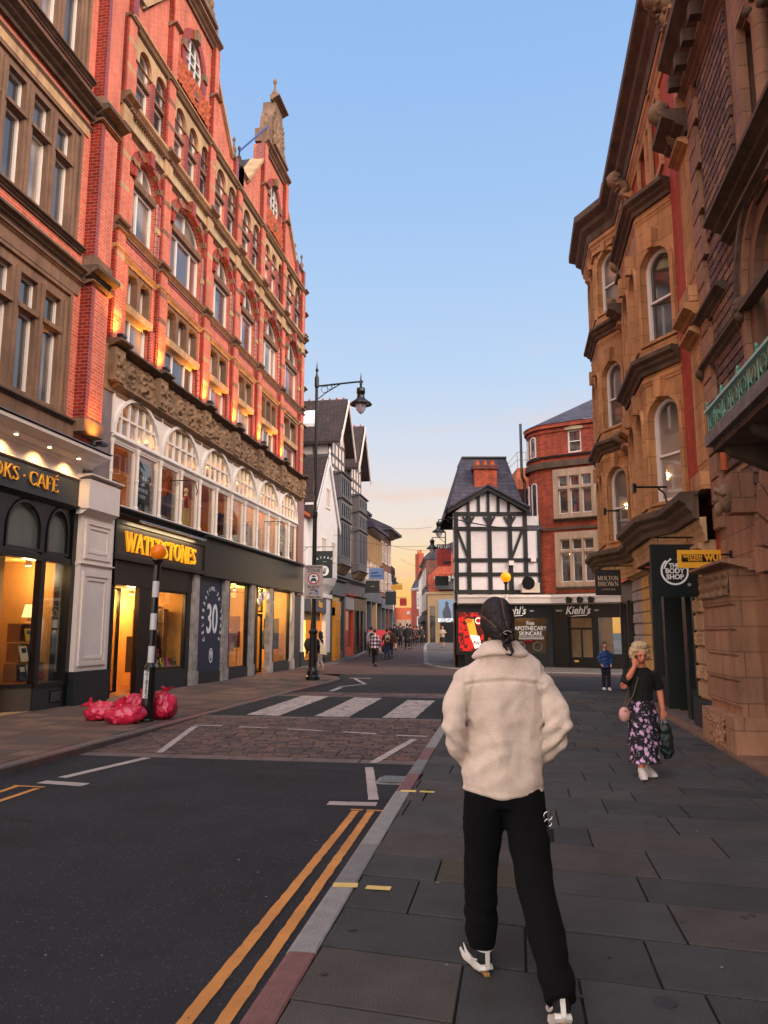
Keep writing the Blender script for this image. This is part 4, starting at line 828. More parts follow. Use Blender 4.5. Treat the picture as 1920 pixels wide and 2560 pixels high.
# ---- shop interiors: rooms with pale walls, lit by their own ceiling lamps
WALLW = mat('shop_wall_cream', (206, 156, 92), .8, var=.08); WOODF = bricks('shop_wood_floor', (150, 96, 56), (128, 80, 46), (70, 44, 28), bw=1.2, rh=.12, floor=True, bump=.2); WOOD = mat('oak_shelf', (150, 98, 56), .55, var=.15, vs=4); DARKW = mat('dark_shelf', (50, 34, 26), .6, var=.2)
def room(parent, x0, x1, z0, z1, dep, wall=WALLW, ceil=None, lights=(), e=60, col=(1, .62, .26), y0=.1):
    b = MB(); b.add([(x0, y0, z0), (x0, dep, z0), (x0, dep, z1), (x0, y0, z1)], [(0, 1, 2, 3)]); b.add([(x1, y0, z0), (x1, dep, z0), (x1, dep, z1), (x1, y0, z1)], [(3, 2, 1, 0)]); b.add([(x0, dep, z0), (x1, dep, z0), (x1, dep, z1), (x0, dep, z1)], [(0, 1, 2, 3)])
    r = b.out('shop_interior', wall, parent); MB().add([(x0, y0, z1), (x1, y0, z1), (x1, dep, z1), (x0, dep, z1)], [(0, 1, 2, 3)]).out('ceiling', ceil or wall, r); MB().add([(x0, y0, z0 + .002), (x1, y0, z0 + .002), (x1, dep, z0 + .002), (x0, dep, z0 + .002)], [(0, 1, 2, 3)]).out('shop_floor', WOODF, r)
    for lx, ly in lights:
        q = MB().lathe((lx, ly, z1 - .12), [(.07, 0), (.06, .12)], 10).out('ceiling_lamp', WHITE, r); MB().lathe((lx, ly, z1 - .13), [(.06, 0), (.05, .01)], 10).out('bulb', mat('warm_bulb', (255, 214, 150), emit=14), q)
        lamp('POINT', (lx, ly, z1 - .3), e, col, q, .12)
    return r
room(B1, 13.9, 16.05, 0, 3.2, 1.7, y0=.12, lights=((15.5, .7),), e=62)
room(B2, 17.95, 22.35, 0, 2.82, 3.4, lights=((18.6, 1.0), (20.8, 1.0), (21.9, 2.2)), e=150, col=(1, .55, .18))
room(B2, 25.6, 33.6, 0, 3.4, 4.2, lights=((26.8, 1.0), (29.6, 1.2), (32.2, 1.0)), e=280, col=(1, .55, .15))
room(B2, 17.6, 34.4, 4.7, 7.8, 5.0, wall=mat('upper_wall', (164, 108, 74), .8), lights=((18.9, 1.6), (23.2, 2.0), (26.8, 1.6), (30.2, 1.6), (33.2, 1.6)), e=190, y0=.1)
MB().box(23.3, 25.6, .1, 4, 0, 3.4).out('shop_partition', BLK, B2); MB().box(22.36, 23.4, .1, 4, 0, 3.4).out('shop_partition', BLK, B2)
# floodlights on the frieze, throwing amber light up the piers
for i, x in enumerate([17.0, 19.5, 22.7, 25.4, 28.1, 31.05]):
    e_ = empty('floodlight', (-9.6, x, 8.94), R(90), 'small black floodlight on the carved frieze at the foot of the %s brick pier' % ('first', 'second', 'third', 'fourth', 'fifth', 'sixth')[i], 'floodlight', 'floodlights along the carved frieze')
    MB().box(-.11, .11, -.08, .08, -.02, .05).out('lamp_housing', IRON, e_); b = MB(); b.box(-.13, -.11, -.02, .02, -.04, .05); b.box(.11, .13, -.02, .02, -.04, .05); b.out('bracket', IRON, e_)
    lamp('SPOT', (0, -.02, .08), 250, (1, .40, .06), e_, .04, spot=118, blend=1, aim=(-.12, .42, 1))
e_ = empty('floodlight', (-9.42, 16.05, 5.92), R(90), 'small black floodlight above the cream shop cornice lighting the brick pilaster', 'floodlight', 'floodlights along the carved frieze')
MB().box(-.14, .14, -.08, .08, -.02, .05).out('lamp_housing', IRON, e_); MB().tube([(0, .02, .0), (0, .2, -.02)], .02, 6).out('bracket', IRON, e_); lamp('SPOT', (0, 0, .08), 120, (1, .40, .05), e_, .04, spot=110, blend=1, aim=(0, .3, 1))

tag(MB().tube([(-9.9, 25.3, 19.6), (-9.9, 28.5, 22.9)], .035, 6).out('flagpole_stay', mat('blue_rope', (40, 66, 130), .6)), 'thin blue stay slanting between the stone finials and the farther gable', 'stay')
# ================================================================ far left: the smaller houses going up the street
def fc(name, p0, p1, label, cat='building', z=0, group=None):
    """facade running from p0 to p1, facing right-hand side of that direction"""
    o = empty(name, (p0[0], p0[1], z), atan2(p1[1] - p0[1], p1[0] - p0[0]), label, cat, group); return o
def core(p, x0, x1, y0, y1, z0, z1, m, name='wall'): return MB().box(x0, x1, y0, y1, z0, z1).out(name, m, p)
def gable_roof(p, x0, x1, y0, y1, ze, zr, m, oh=.25, th=.16, front=None, fm=None):
    """ridge runs back from the street; front y0"""
    c = (x0 + x1) / 2; a = x0 - oh; b_ = x1 + oh; zo = ze - oh * (zr - ze) / ((x1 - x0) / 2)
    b = MB(); b.slab([(a, zo), (c, zr), (c, zr + th), (a, zo + th)], (), y0, y1); b.slab([(c, zr), (b_, zo), (b_, zo + th), (c, zr + th)], (), y0, y1)
    r = b.out('roof', m, p)
    if front: MB().slab([(x0, ze), (x1, ze), (c, zr)], (), front, front + .2).out('gable_wall', fm, p)
    return r
def barge(p, x0, x1, ze, zr, y, m, w=.22, oh=.25):
    c = (x0 + x1) / 2; a = x0 - oh; d = x1 + oh; zo = ze - oh * (zr - ze) / ((x1 - x0) / 2)
    MB().slab([(a, zo - w), (c, zr - w), (d, zo - w), (d, zo + .08), (c, zr + .08), (a, zo + .08)], (), y - .06, y).out('bargeboard', m, p)
def timbers(p, bars, y, m, w=.14, pr=.035, name='timber_frame', T=None):
    b = MB(T)
    for q in bars:
        x0, z0, x1, z1 = q[:4]; ww = q[4] if len(q) > 4 else w; d = V((x1 - x0, z1 - z0)); n = V((-d.y, d.x)).normalized() * ww / 2; j = (len(b.v) // 8 % 4) * .002
        b.slab([(x0 + n.x, z0 + n.y), (x1 + n.x, z1 + n.y), (x1 - n.x, z1 - n.y), (x0 - n.x, z0 - n.y)], (), y - pr - j, y + .01)
    return b.out(name, m, p)
GT = mat('grey_timber', (92, 86, 88), .6, var=.15); CRM = mat('cream_render', (214, 200, 192), .85, var=.06, bump=.3); GW = mat('grey_window_paint', (110, 112, 118), .5); GSH = mat('grey_shopfront', (74, 80, 88), .5, var=.1)
# white house with the tiled roof
H1 = fc('white_house', (-10.1, 35.0), (-10.1, 45), 'white rendered house with pointed gable and brown tiled roof beside the red brick building')
core(H1, .1, 6.0, .0, 7, 3.4, 7.3, WHITE); MB().slab([(1.6, 7.3), (6.0, 7.3), (6.0, 7.9), (4.15, 10.75), (3.8, 10.75), (1.6, 7.9)], (), -.45, .2).out('gable_wall', WHITE, H1)
core(H1, 1.6, 6.0, -.45, .2, 4.5, 7.3, WHITE, 'jetty'); MB().prism([(-.45, 4.5), (-.3, 4.1), (-.05, 3.7), (.1, 3.6), (.1, 4.5)], 1.6, 6.0).out('coving', WHITE, H1)
gable_roof(H1, 1.5, 6.1, -.4, 8, 7.6, 10.7, TILES, .3); barge(H1, 1.5, 6.1, 7.6, 10.7, -.5, WHITE, .3)
MB().lathe((3.8, -.5, 10.6), [(.07, 0), (.09, .2), (.04, .35), (.07, .5), (.0, .75)], 8).out('finial', WHITE, H1)
core(H1, .0, 2.9, .8, 6, 7.3, 11.8, BR_OLD, 'party_wall'); MB().prism([(-.2, 7.2), (.8, 7.3), (.8, 7.5), (-.2, 7.35)], 0, 1.6).out('eave', TERRA, H1)
for x0, z0 in ((3.2, 8.0), (2.4, 5.3), (4.4, 5.3)): window(H1, x0, x0 + 1.0, z0, z0 + 1.1, -.5, WFRAME, PANE, w=.07, xs=(x0 + .35, x0 + .68))
core(H1, .15, .65, -.12, .1, .7, 3.5, WHITE, 'shopfront_post'); core(H1, 4.9, 5.9, -.12, .1, .55, 3.5, WHITE, 'shopfront_post'); core(H1, .12, .68, -.16, .1, 0, .7, FASC, 'post_base'); core(H1, 4.85, 5.95, -.16, .1, 0, .55, FASC, 'post_base')
core(H1, .65, 4.9, -.14, .05, 2.62, 3.4, mat('navy_fascia', (28, 44, 68), .4), 'fascia'); core(H1, .1, 6, -.2, .1, 3.4, 3.6, WHITE, 'fascia_cornice'); text('lettering', 'LLOYDS', .3, GOLD, H1, (3.6, -.15, 3.0)) if False else None
b = MB(); b.slab([(3.3, 2.9), (3.55, 2.9), (3.55, 3.15), (3.42, 3.22), (3.3, 3.15)], (), -.16, -.14).slab([(3.65, 2.86), (4.0, 2.86), (4.0, 3.12), (3.65, 3.12)], (), -.16, -.14); b.out('emblem', GOLD, H1)
room(H1, .4, 5.5, .02, 2.6, 2.6, lights=((1.6, 1.0), (3.8, 1.0)), e=70, y0=.02); core(H1, .65, 4.9, -.06, .02, .0, .3, FASC, 'stall_riser')
core(H1, .65, 4.9, .2, .22, 2.2, 2.62, mat('brass_blind', (120, 96, 60), .6), 'blind')
b = MB(); [b.tube([(x, .5, .4), (x, .5, 2.3)], .04, 6) for x in (1.1, 1.5, 1.9, 2.6, 3.0)]; b.out('hanging_lights', mat('strings_of_lights', (255, 196, 90), emit=2.5), H1)
# two jettied timber gables with oriel windows
def tudor(s0, s1, ze, zr, zo0, zo1, label, sky=False, proj=.5):
    h = fc('timber_gabled_house', (-10.1, s0), (-10.1, s0 + 10), label, group='timber gabled houses'); L = s1 - s0; g = gz(s0 + 2)
    core(h, 0, L, 0, 6, 4.4, ze, CRM); gable_roof(h, 0, L, -.55, 6, ze, zr, TILES, .35, front=-.02, fm=CRM); barge(h, 0, L, ze, zr, -.6, CRM, .25, .35)
    b = MB(); x = L / 2
    for k in range(14): b.lathe((x, -.3 + k * .42, zr + .12), [(.05, 0), (.07, .08), (.03, .16)], 6)
    b.out('ridge_crest', TERRA, h)
    timbers(h, [(x, ze - 4 + .0, x, ze) for x in (.08, L * .25, L * .5, L * .75, L - .08)] + [(0, z, L, z) for z in (ze - .1, ze - 1.0, ze - 1.6)] + [(L * .3, ze, L * .5, zr - .6), (L * .7, ze, L * .5, zr - .6)], 0, GT)
    T = M.Rotation(R(-90), 4, 'Z'); timbers(h, [(-x, 10.0, -x, ze, .14) for x in (.1, 1.0, 2.0, 3.0, 4.2)] + [(-6, ze - .1, 0, ze - .1), (-6, ze - 1.1, 0, ze - 1.1), (-6, ze - 2.1, 0, ze - 2.1)], 0, GT, T=T)
    core(h, .35, L - .35, -proj, .0, zo0, zo1, GT, 'oriel'); n = 5; w = (L - .9) / n
    for z0, z1 in ((zo0 + .5, zo0 + 2.5), (zo0 + 2.75, zo0 + 3.6), (zo0 + 4.0, zo1 - .2)):
        for k in range(n): window(h, .45 + w * k + .03, .45 + w * (k + 1) - .03, z0, z1, -proj - .03, GW, PANE, w=.045, dep=.05)
    T = M.Translation((.35, -proj, 0)) @ M.Rotation(R(-90), 4, 'Z')
    for z0, z1 in ((zo0 + .5, zo0 + 2.5), (zo0 + 2.75, zo0 + 3.6)): window(h, -proj + .05, -.05, z0, z1, -.02, GW, PANE, w=.045, dep=.04, T=T)
    for z in (zo0, zo0 + 2.55, zo0 + 3.75, zo1 - .1): cornice(h, .25, L - .25, z - .05, z + .12, proj + .12, GT, 'oriel_cornice', y=0)
    window(h, L * .3, L * .7, ze - .2, ze + .7, -.06, GW, PANE, w=.06, xs=(L * .43, L * .57), dep=.06)
    b = MB(); [b.prism([(0, zo0 - .5), (-proj * .5, zo0 - .35), (-proj - .05, zo0), (0, zo0)], x, x + .3) for x in fr(.4, L - .7, .5)]; b.out('carved_corbels', CARV, h)
    if sky:
        c = L / 2; sl = (zr - ze) / c; b = MB(); nrm = V((-sl, 1)).normalized()
        def pt(x, y, o): return (x + nrm.x * o, y, ze + sl * x + .16 + nrm.y * o)
        for y0 in (1.2, 2.0, 2.8):
            b.cur = 0; b.add([pt(.5, y0, .06), pt(.5, y0 + .7, .06), pt(1.15, y0 + .7, .06), pt(1.15, y0, .06)], [(0, 1, 2, 3)])
        o = b.out('skylight', PANE, h); b = MB()
        for y0 in (1.12, 1.92, 2.72, 3.5): b.add([pt(.42, y0, .0), pt(.42, y0 + .08, 0), pt(1.22, y0 + .08, 0), pt(1.22, y0, 0), pt(.42, y0, .1), pt(.42, y0 + .08, .1), pt(1.22, y0 + .08, .1), pt(1.22, y0, .1)], [(4, 5, 6, 7), (0, 1, 5, 4), (1, 2, 6, 5), (2, 3, 7, 6), (3, 0, 4, 7)])
        b.add([pt(.36, 1.1, .02), pt(.36, 3.6, .02), pt(.46, 3.6, .12), pt(.46, 1.1, .12)], [(0, 1, 2, 3)]); b.out('frame', WHITE, o)
    return h
TA = tudor(41.2, 44.6, 12.6, 15.1, 5.3, 10.6, 'timber framed house with oriel windows and three roof lights, taller of the pair', True)
core(TA, -.4, .9, 3.6, 5.4, 14.6, 16.2, BR_DK, 'chimney'); core(TA, -.5, 1.0, 3.5, 5.5, 16.2, 16.35, BR_DK, 'chimney_cap'); [MB().lathe((x, 4.4, 16.35), [(.13, 0), (.1, .7), (.12, .75)], 10).out('chimney_pot', TERRA, TA) for x in (-.2, .25, .7)]
TB = tudor(46.3, 49.6, 12.2, 14.8, 5.3, 10.2, 'timber framed house with oriel windows and no roof lights, farther of the pair')
core(TB, -1.8, 0, .8, 6, 4.4, 11.4, CRM, 'link_wall'); MB().prism([(.3, 11.4), (3, 13), (3, 11.4)], -1.8, 0).out('link_roof', TILES, TB); timbers(TB, [(x, 7, x, 11.4) for x in (-1.7, -1.2, -.7, -.2)] + [(-1.8, z, 0, z) for z in (7.2, 8.6, 10, 11.3)], .8, GT)
# shopfronts below
def shop(s0, s1, z1, frame, label, parts=(), cols=2, lit=0, sign=None, glass=PANE, fasc=None, e=40, name='shopfront', zb=None):
    g = gz(s0) if zb is None else zb; h = fc(name, (-10.1, s0), (-10.1, s0 + 9), label, 'shopfront', group='shopfronts of the far street'); L = s1 - s0
    core(h, 0, L, -.18, .2, z1 - .75, z1, fasc or frame, 'fascia'); cornice(h, 0, L, z1 - .02, z1 + .16, .34, frame, 'fascia_cornice')
    w = L / cols
    for k in range(cols):
        window(h, k * w + .2, (k + 1) * w - .2, g + .5, z1 - .78, -.04, frame, GLASS if lit else glass, w=.06)
        core(h, k * w + .2, (k + 1) * w - .2, -.08, .1, g, g + .5, frame, 'stall_riser')
    for k in range(cols + 1): core(h, max(0, k * w - .2), min(L, k * w + .2), -.14, .15, g, z1 - .75, frame, 'shopfront_post')
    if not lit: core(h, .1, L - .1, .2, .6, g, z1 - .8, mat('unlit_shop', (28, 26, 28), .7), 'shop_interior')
    else: room(h, .15, L - .15, g, z1 - .78, 2.5, lights=((L / 2, 1.0),), e=e, y0=.12)
    return h
YD = mat('yellow_paint', (214, 138, 20), .45, var=.05); OR_ = mat('orange_red_paint', (190, 62, 28), .45, var=.06)
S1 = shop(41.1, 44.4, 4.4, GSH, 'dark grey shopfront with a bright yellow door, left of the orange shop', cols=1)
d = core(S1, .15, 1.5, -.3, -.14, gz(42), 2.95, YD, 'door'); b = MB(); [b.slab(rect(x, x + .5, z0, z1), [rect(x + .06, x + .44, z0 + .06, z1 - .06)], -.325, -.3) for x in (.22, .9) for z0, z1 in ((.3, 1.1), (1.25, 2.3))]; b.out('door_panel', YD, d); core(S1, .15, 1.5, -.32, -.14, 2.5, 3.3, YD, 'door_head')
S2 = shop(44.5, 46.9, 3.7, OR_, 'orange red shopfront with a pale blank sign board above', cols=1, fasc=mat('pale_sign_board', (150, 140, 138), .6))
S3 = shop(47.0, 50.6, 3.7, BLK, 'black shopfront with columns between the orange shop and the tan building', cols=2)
for k, (a, c) in enumerate(((41.0, 44.4), (44.4, 50.6))):
    h = fc('shop_cornice_wall', (-10.1, a), (-10.1, a + 9), ['carved grey fascia wall above the yellow door', 'carved grey fascia wall above the orange and black shops'][k], 'wall'); core(h, 0, c - a, -.1, .3, 3.6 if k else 4.4, 5.2, GSH if not k else GT); cornice(h, 0, c - a, 4.5, 4.8, .35, GSH, 'cornice')
# tan modern block and its neighbours
TAN = mat('tan_concrete', (160, 130, 96), .85, var=.12, vs=1, bump=.2); BRN = bricks('far_brown_brick', (128, 74, 58), (104, 58, 46), (90, 66, 56))
def block(s0, s1, z1, m, label, eave=None, fins=0, rows=2, zs=4.3, x0=-10.1, wm=PANE_W, fr_m=WFRAME, roof=True, wn=2, dep=8, p=None, name='terraced_building', wtop=None):
    h = fc(name, *(p or ((x0, s0), (x0, s0 + 9))), label); L = s1 - s0; g = gz(s0) - .1
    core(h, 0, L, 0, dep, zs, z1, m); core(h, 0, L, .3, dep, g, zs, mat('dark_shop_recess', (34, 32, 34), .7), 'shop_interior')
    H = (z1 - zs - .5) / rows
    for r in range(rows):
        for k in range(wn):
            w = L / wn; xa, xb = k * w + w * .2, (k + 1) * w - w * .2; za = zs + .35 + r * H; window(h, xa, xb, za, za + H * .72, -.04, fr_m, wm, w=.06, xs=((xa + xb) / 2,), zs=(za + H * .36,))
    for k in range(fins): x = L * (k + .5) / fins; core(h, x - .07, x + .07, -.22, 0, zs + 1.9, z1 - .5, m, 'fin')
    core(h, 0, L, -.16, .1, zs - .9, zs - .15, GSH, 'fascia'); n = 3
    for k in range(n + 1): core(h, max(0, L * k / n - .15), min(L, L * k / n + .15), -.12, .3, g, zs - .9, GSH if k % 2 else m, 'shopfront_post')
    if eave: MB().prism([(-eave, z1), (-eave, z1 + .18), (0.3, z1 + .75), (dep / 2, z1 + 2.4), (dep, z1), (0, z1 - .06)], -.1, L + .1).out('roof', SLATE, h); cornice(h, 0, L, z1 - .25, z1 + .02, eave * .8, BLK, 'eaves')
    return h
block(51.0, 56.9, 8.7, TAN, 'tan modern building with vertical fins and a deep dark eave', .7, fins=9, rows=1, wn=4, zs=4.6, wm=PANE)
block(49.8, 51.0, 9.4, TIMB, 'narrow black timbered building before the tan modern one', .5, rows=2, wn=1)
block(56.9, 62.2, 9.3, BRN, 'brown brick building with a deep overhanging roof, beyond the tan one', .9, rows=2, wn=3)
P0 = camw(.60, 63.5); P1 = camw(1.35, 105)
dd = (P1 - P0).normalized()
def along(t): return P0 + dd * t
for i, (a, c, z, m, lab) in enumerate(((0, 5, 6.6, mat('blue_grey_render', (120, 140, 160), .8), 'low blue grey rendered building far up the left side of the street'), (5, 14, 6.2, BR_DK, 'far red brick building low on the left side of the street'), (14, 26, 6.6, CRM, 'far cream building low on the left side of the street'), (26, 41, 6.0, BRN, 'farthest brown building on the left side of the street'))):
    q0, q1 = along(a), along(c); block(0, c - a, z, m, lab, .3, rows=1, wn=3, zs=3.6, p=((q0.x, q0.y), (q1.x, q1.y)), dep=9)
# ================================================================ end of the street and its right side
def cw(X, D): p = camw(X, D); return (p.x, p.y)
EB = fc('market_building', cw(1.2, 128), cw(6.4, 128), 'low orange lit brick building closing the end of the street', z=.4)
core(EB, -3, 5.2, 0, 10, 2.4, 5.2, mat('sunlight_tinted_brick', (236, 120, 78), .8, var=.1)); core(EB, -3, .6, -1, 5, 0, 5.8, BRN, 'side_wing'); core(EB, .6, 5.2, -.1, 0, 2.2, 3.2, mat('striped_parapet', (216, 176, 150), .8, var=.5, vs=4), 'canopy'); core(EB, .6, 5.2, .5, 1, 0, 2.3, CRM, 'ground_floor')  # orange evening light is put into the brick colour
for k in range(6): core(EB, .8 + k * .75, .9 + k * .75, -.1, .1, 0, 2.3, WHITE, 'column')
core(EB, 2.6, 3.1, -.08, 0, 4.1, 4.6, WHITE, 'sign_board'); core(EB, 3.3, 3.9, -.08, 0, 3.9, 4.1, WHITE, 'sign_board')
RB = fc('dutch_brick_house', cw(4.55, 124), cw(6.4, 118), 'dark red brick house with white sash windows and tall chimneys far up the street', z=.3)
L = 6.2; core(RB, -.5, L, 0, 8, 0, 8.1, bricks('far_red_brick', (168, 62, 44), (140, 50, 38), (130, 80, 64))); MB().prism([(-.1, 8.1), (2, 12.4), (8, 12.4), (8, 8.1)], -.5, L).out('roof', SLATE, RB); cornice(RB, -.6, L, 7.9, 8.2, .25, WHITE, 'eaves')
for z in (1.0, 4.9): window(RB, 2.3, 4.6, z, z + 2.7, -.06, WFRAME, PANE, w=.3, xs=(3.1, 3.8), zs=(z + .9, z + 1.8), bw=.14)
for x in (-.2, .9): core(RB, x, x + .8, .6, 1.4, 8, 13.8, BR_DK, 'chimney'); MB().lathe((x + .4, 1, 13.8), [(.2, 0), (.16, .6)], 8).out('chimney_pot', TERRA, RB)
for i, (Xa, Da, Xb, Db, z, m, lab) in enumerate(((5.05, 112, 4.95, 101, 9.2, CRM, 'pale narrow building beyond the tan corner shop'), (4.95, 101, 4.9, 89, 10.0, BRN, 'brown brick building with tall white windows beside the tan corner shop'))):
    q0, q1 = cw(Xa, Da), cw(Xb, Db); h = block(0, Da - Db, z, m, lab, .3, rows=2, wn=3, zs=3.8, p=(q0, q1), dep=8)
BV = fc('corner_shop_building', cw(4.95, 88), cw(7.8, 87), 'tan and brick corner shop with a large poster and white lettering far up the street', z=.35)
core(BV, 0, 6, 0, 8, 0, 5.6, TAN); core(BV, -.0, 6, .3, 8, 5.6, 7.6, BR_DK, 'upper_wall'); MB().slab([(0, 7.6), (6, 7.6), (6, 10.6), (3.2, 10.4)], (), .3, 8).out('gable_wall', BR_DK, BV)
core(BV, 1.2, 6, -.5, .4, 6.0, 7.2, PANE, 'corner_window'); core(BV, 1.0, 6, -.7, .5, 7.2, 7.5, mat('pale_lead_roof', (150, 156, 150), .6), 'canopy_roof'); core(BV, 0, 6, -.12, .1, 5.5, 5.8, TAN, 'string_course')
core(BV, .3, .9, -.03, .05, 0, 4.2, PANE, 'window'); core(BV, 1.5, 3.2, -.06, .05, .1, 2.7, mat('shop_door_dark', (24, 22, 26), .4), 'door')
ps = core(BV, 1.3, 3.3, -.1, .0, 2.7, 4.9, mat('poster_blue', (120, 146, 168), .5), 'poster'); b = MB(); b.ball((2.3, -.12, 4.45), (.2, .03, .26), 10, 8); b.slab([(1.9, 2.75), (2.8, 2.75), (2.75, 3.5), (2.5, 4.2), (2.15, 4.2), (1.8, 3.5)], (), -.13, -.1); b.out('silhouette', mat('poster_figure', (70, 72, 84), .6), ps)
text('lettering', 'BRAVISSIMO', .62, mat('lit_white_lettering', (240, 240, 245), emit=.6), BV, (2.3, -.14, 2.55), ext=.03, sx=.62)
# ---------------------------------------------------------------- corner block facing the photographer
TW = fc('timber_framed_building', cw(3.28, 36), cw(7.4, 36), 'black and white timber framed building with slate roof and three chimney pots')
K = lambda px: (px - 960) * .01893 - 3.28
Z = lambda py: 3.33 + (1487 - py) * .01911
xl, xr, xe = 0, K(1312), K(1350)
MB().slab([(xl, 3.0), (xe, 3.0), (xe, Z(1330)), (xr, Z(1330)), (xr, Z(1285)), (K(1220), Z(1225)), (xl, Z(1285))], (), 0, .3).out('wall', PLAST, TW)
core(TW, 0.62, xe, .3, 7, 3, Z(1290), PLAST, 'side_wall'); MB().add([(0, 0, 0), (.62, 7, 0), (.62, 7, Z(1290)), (0, 0, Z(1290)), (.3, 0, 0), (.9, 7, 0), (.9, 7, Z(1290)), (.3, 0, Z(1290))], [(3, 2, 1, 0), (4, 5, 6, 7), (3, 7, 6, 2), (1, 2, 6, 5)]).out('side_wall', TIMB, TW)
vb = [K(p) for p in (1140, 1171, 1223, 1274, 1312)]
bars = [(x, 3.05, x, Z(1290), .2) for x in vb] + [(xe - .08, 3.05, xe - .08, Z(1330), .16)] + [(xl, Z(y), xr, Z(y), .18) for y in (1287, 1324)] + [(xl, Z(y), xe, Z(y), .18) for y in (1402, 1437)] + [(xl, Z(1480), xe, Z(1480), .2)]
bars += [(K(p), Z(1287), K(p), Z(t), .14) for p, t in ((1171, 1258), (1197, 1242), (1221, 1230), (1246, 1242), (1272, 1258))]
bars += [(K(1143), Z(1328), K(1168), Z(1395), .12), (K(1305), Z(1328), K(1278), Z(1395), .12), (K(1274), Z(1402), K(1276), Z(1487), .2), (K(1171), Z(1402), K(1170), Z(1440), .2)]
for c_ in (1171, 1223, 1274):
    for s_ in (-1, 1): bars += [(K(c_), Z(1318), K(c_ + s_ * 14), Z(1294), .1), (K(c_), Z(1290), K(c_ + s_ * 6), Z(1300), .12)]
timbers(TW, bars, 0, TIMB, pr=.05)
b = MB(); A = (K(1220), Z(1219)); Lf = (K(1120), Z(1276)); Rt = (K(1323), Z(1276))
b.slab([Lf, (A[0], A[1]), Rt, (Rt[0], Rt[1] - .2), (A[0], A[1] - .22), (Lf[0], Lf[1] - .2)], (), -.3, .1); b.out('bargeboard', TIMB, TW)
b = MB(); b.slab([(Lf[0], Lf[1]), (A[0], A[1]), (A[0], A[1] + .09), (Lf[0] - .06, Lf[1] + .07)], (), -.38, 1.4).slab([(A[0], A[1]), Rt, (Rt[0] + .06, Rt[1] + .07), (A[0], A[1] + .09)], (), -.38, 1.4); b.out('porch_roof', SLATE, TW)
def hip(p, x0, x1, y0, y1, z0, tx0, tx1, ty0, ty1, z1, m, name='roof'):
    return MB().add([(x0, y0, z0), (x1, y0, z0), (x1, y1, z0), (x0, y1, z0), (tx0, ty0, z1), (tx1, ty0, z1), (tx1, ty1, z1), (tx0, ty1, z1)], [(0, 1, 5, 4), (1, 2, 6, 5), (2, 3, 7, 6), (3, 0, 4, 7), (4, 5, 6, 7)]).out(name, m, p)
hip(TW, -.2, K(1312) + .1, .3, 7.5, Z(1275), K(1153) + .35, K(1262) + .55, 2.6, 5, 10.45, SLATE); core(TW, K(1153) + .33, K(1262) + .57, 2.5, 5, 10.43, 10.52, BLK, 'roof_ridge')
ch = core(TW, K(1188) + .15, K(1245) + .2, 1.3, 2.0, 7.9, 9.75, BR_DK, 'chimney'); core(TW, K(1188) + .08, K(1245) + .27, 1.22, 2.08, 9.6, 9.8, BR_OLD, 'chimney_cap')
for k in range(3): MB().lathe((K(1197) + .17 + k * .38, 1.65, 9.8), [(.13, 0), (.12, .22), (.14, .28), (.1, .3)], 12).out('chimney_pot', TERRA, TW)
hip(TW, K(1312), xe + .1, .05, 4, Z(1325), K(1315), xe + .1, 1.4, 4, Z(1262), SLATE, 'side_roof')
core(TW, K(1297) + .2, xe + .2, 2.4, 5, 5, Z(1217) + .3, BR_OLD, 'rear_wall')
hip(TW, K(1297) + .5, xe + 1.2, 4.6, 10, Z(1240), K(1310) + .9, xe + 1.6, 6.4, 10, Z(1150) + 1.0, OTILE, 'rear_roof')
b = MB(); zt = Z(1150) + 1.0; X_ = K(1310) + .9
for k in range(4): b.tube([(X_ + k * .5, 6.4, zt), (X_ + k * .5, 6.4, zt + .9)], .02, 5)
for z in (.45, .9): b.tube([(X_ - .6, 6.4, zt - .4 + z * .6), (X_, 6.4, zt + z), (X_ + 1.7, 6.4, zt + z)], .02, 5)
b.out('roof_railing', mat('galvanised_rail', (150, 140, 132), .5), TW)
b = MB(); b.box(K(1297), K(1340), -.45, -.04, 3.42, Z(1461) + .05); ac = empty('air_conditioner', TW.matrix_world.translation if False else (0, 0, 0)); COL.objects.unlink(ac); bpy.data.objects.remove(ac)
aw = b.out('fan_unit', mat('beige_metal', (196, 180, 164), .5), None); aw.name = 'air_conditioner'
m4 = M.Translation((*cw(3.28, 36), 0)) @ M.Rotation(YAW, 4, 'Z'); aw.matrix_world = m4
tag(aw, 'beige air conditioning unit with round fan on the white shop cornice', 'air conditioner')
b = MB(); b.slab([(K(1312) + .3 * cos(t * pi / 10), 3.85 + .3 * sin(t * pi / 10)) for t in range(20)], (), -.47, -.45); b.out('fan_grille', IRON, aw)
core(TW, K(1275) - .12, K(1275) + .12, -.16, -.06, Z(1415), Z(1404), CREAM, 'alarm_box'); core(TW, K(1330) - .12, K(1330) + .12, -.14, -.04, Z(1406), Z(1396), CREAM, 'alarm_box')
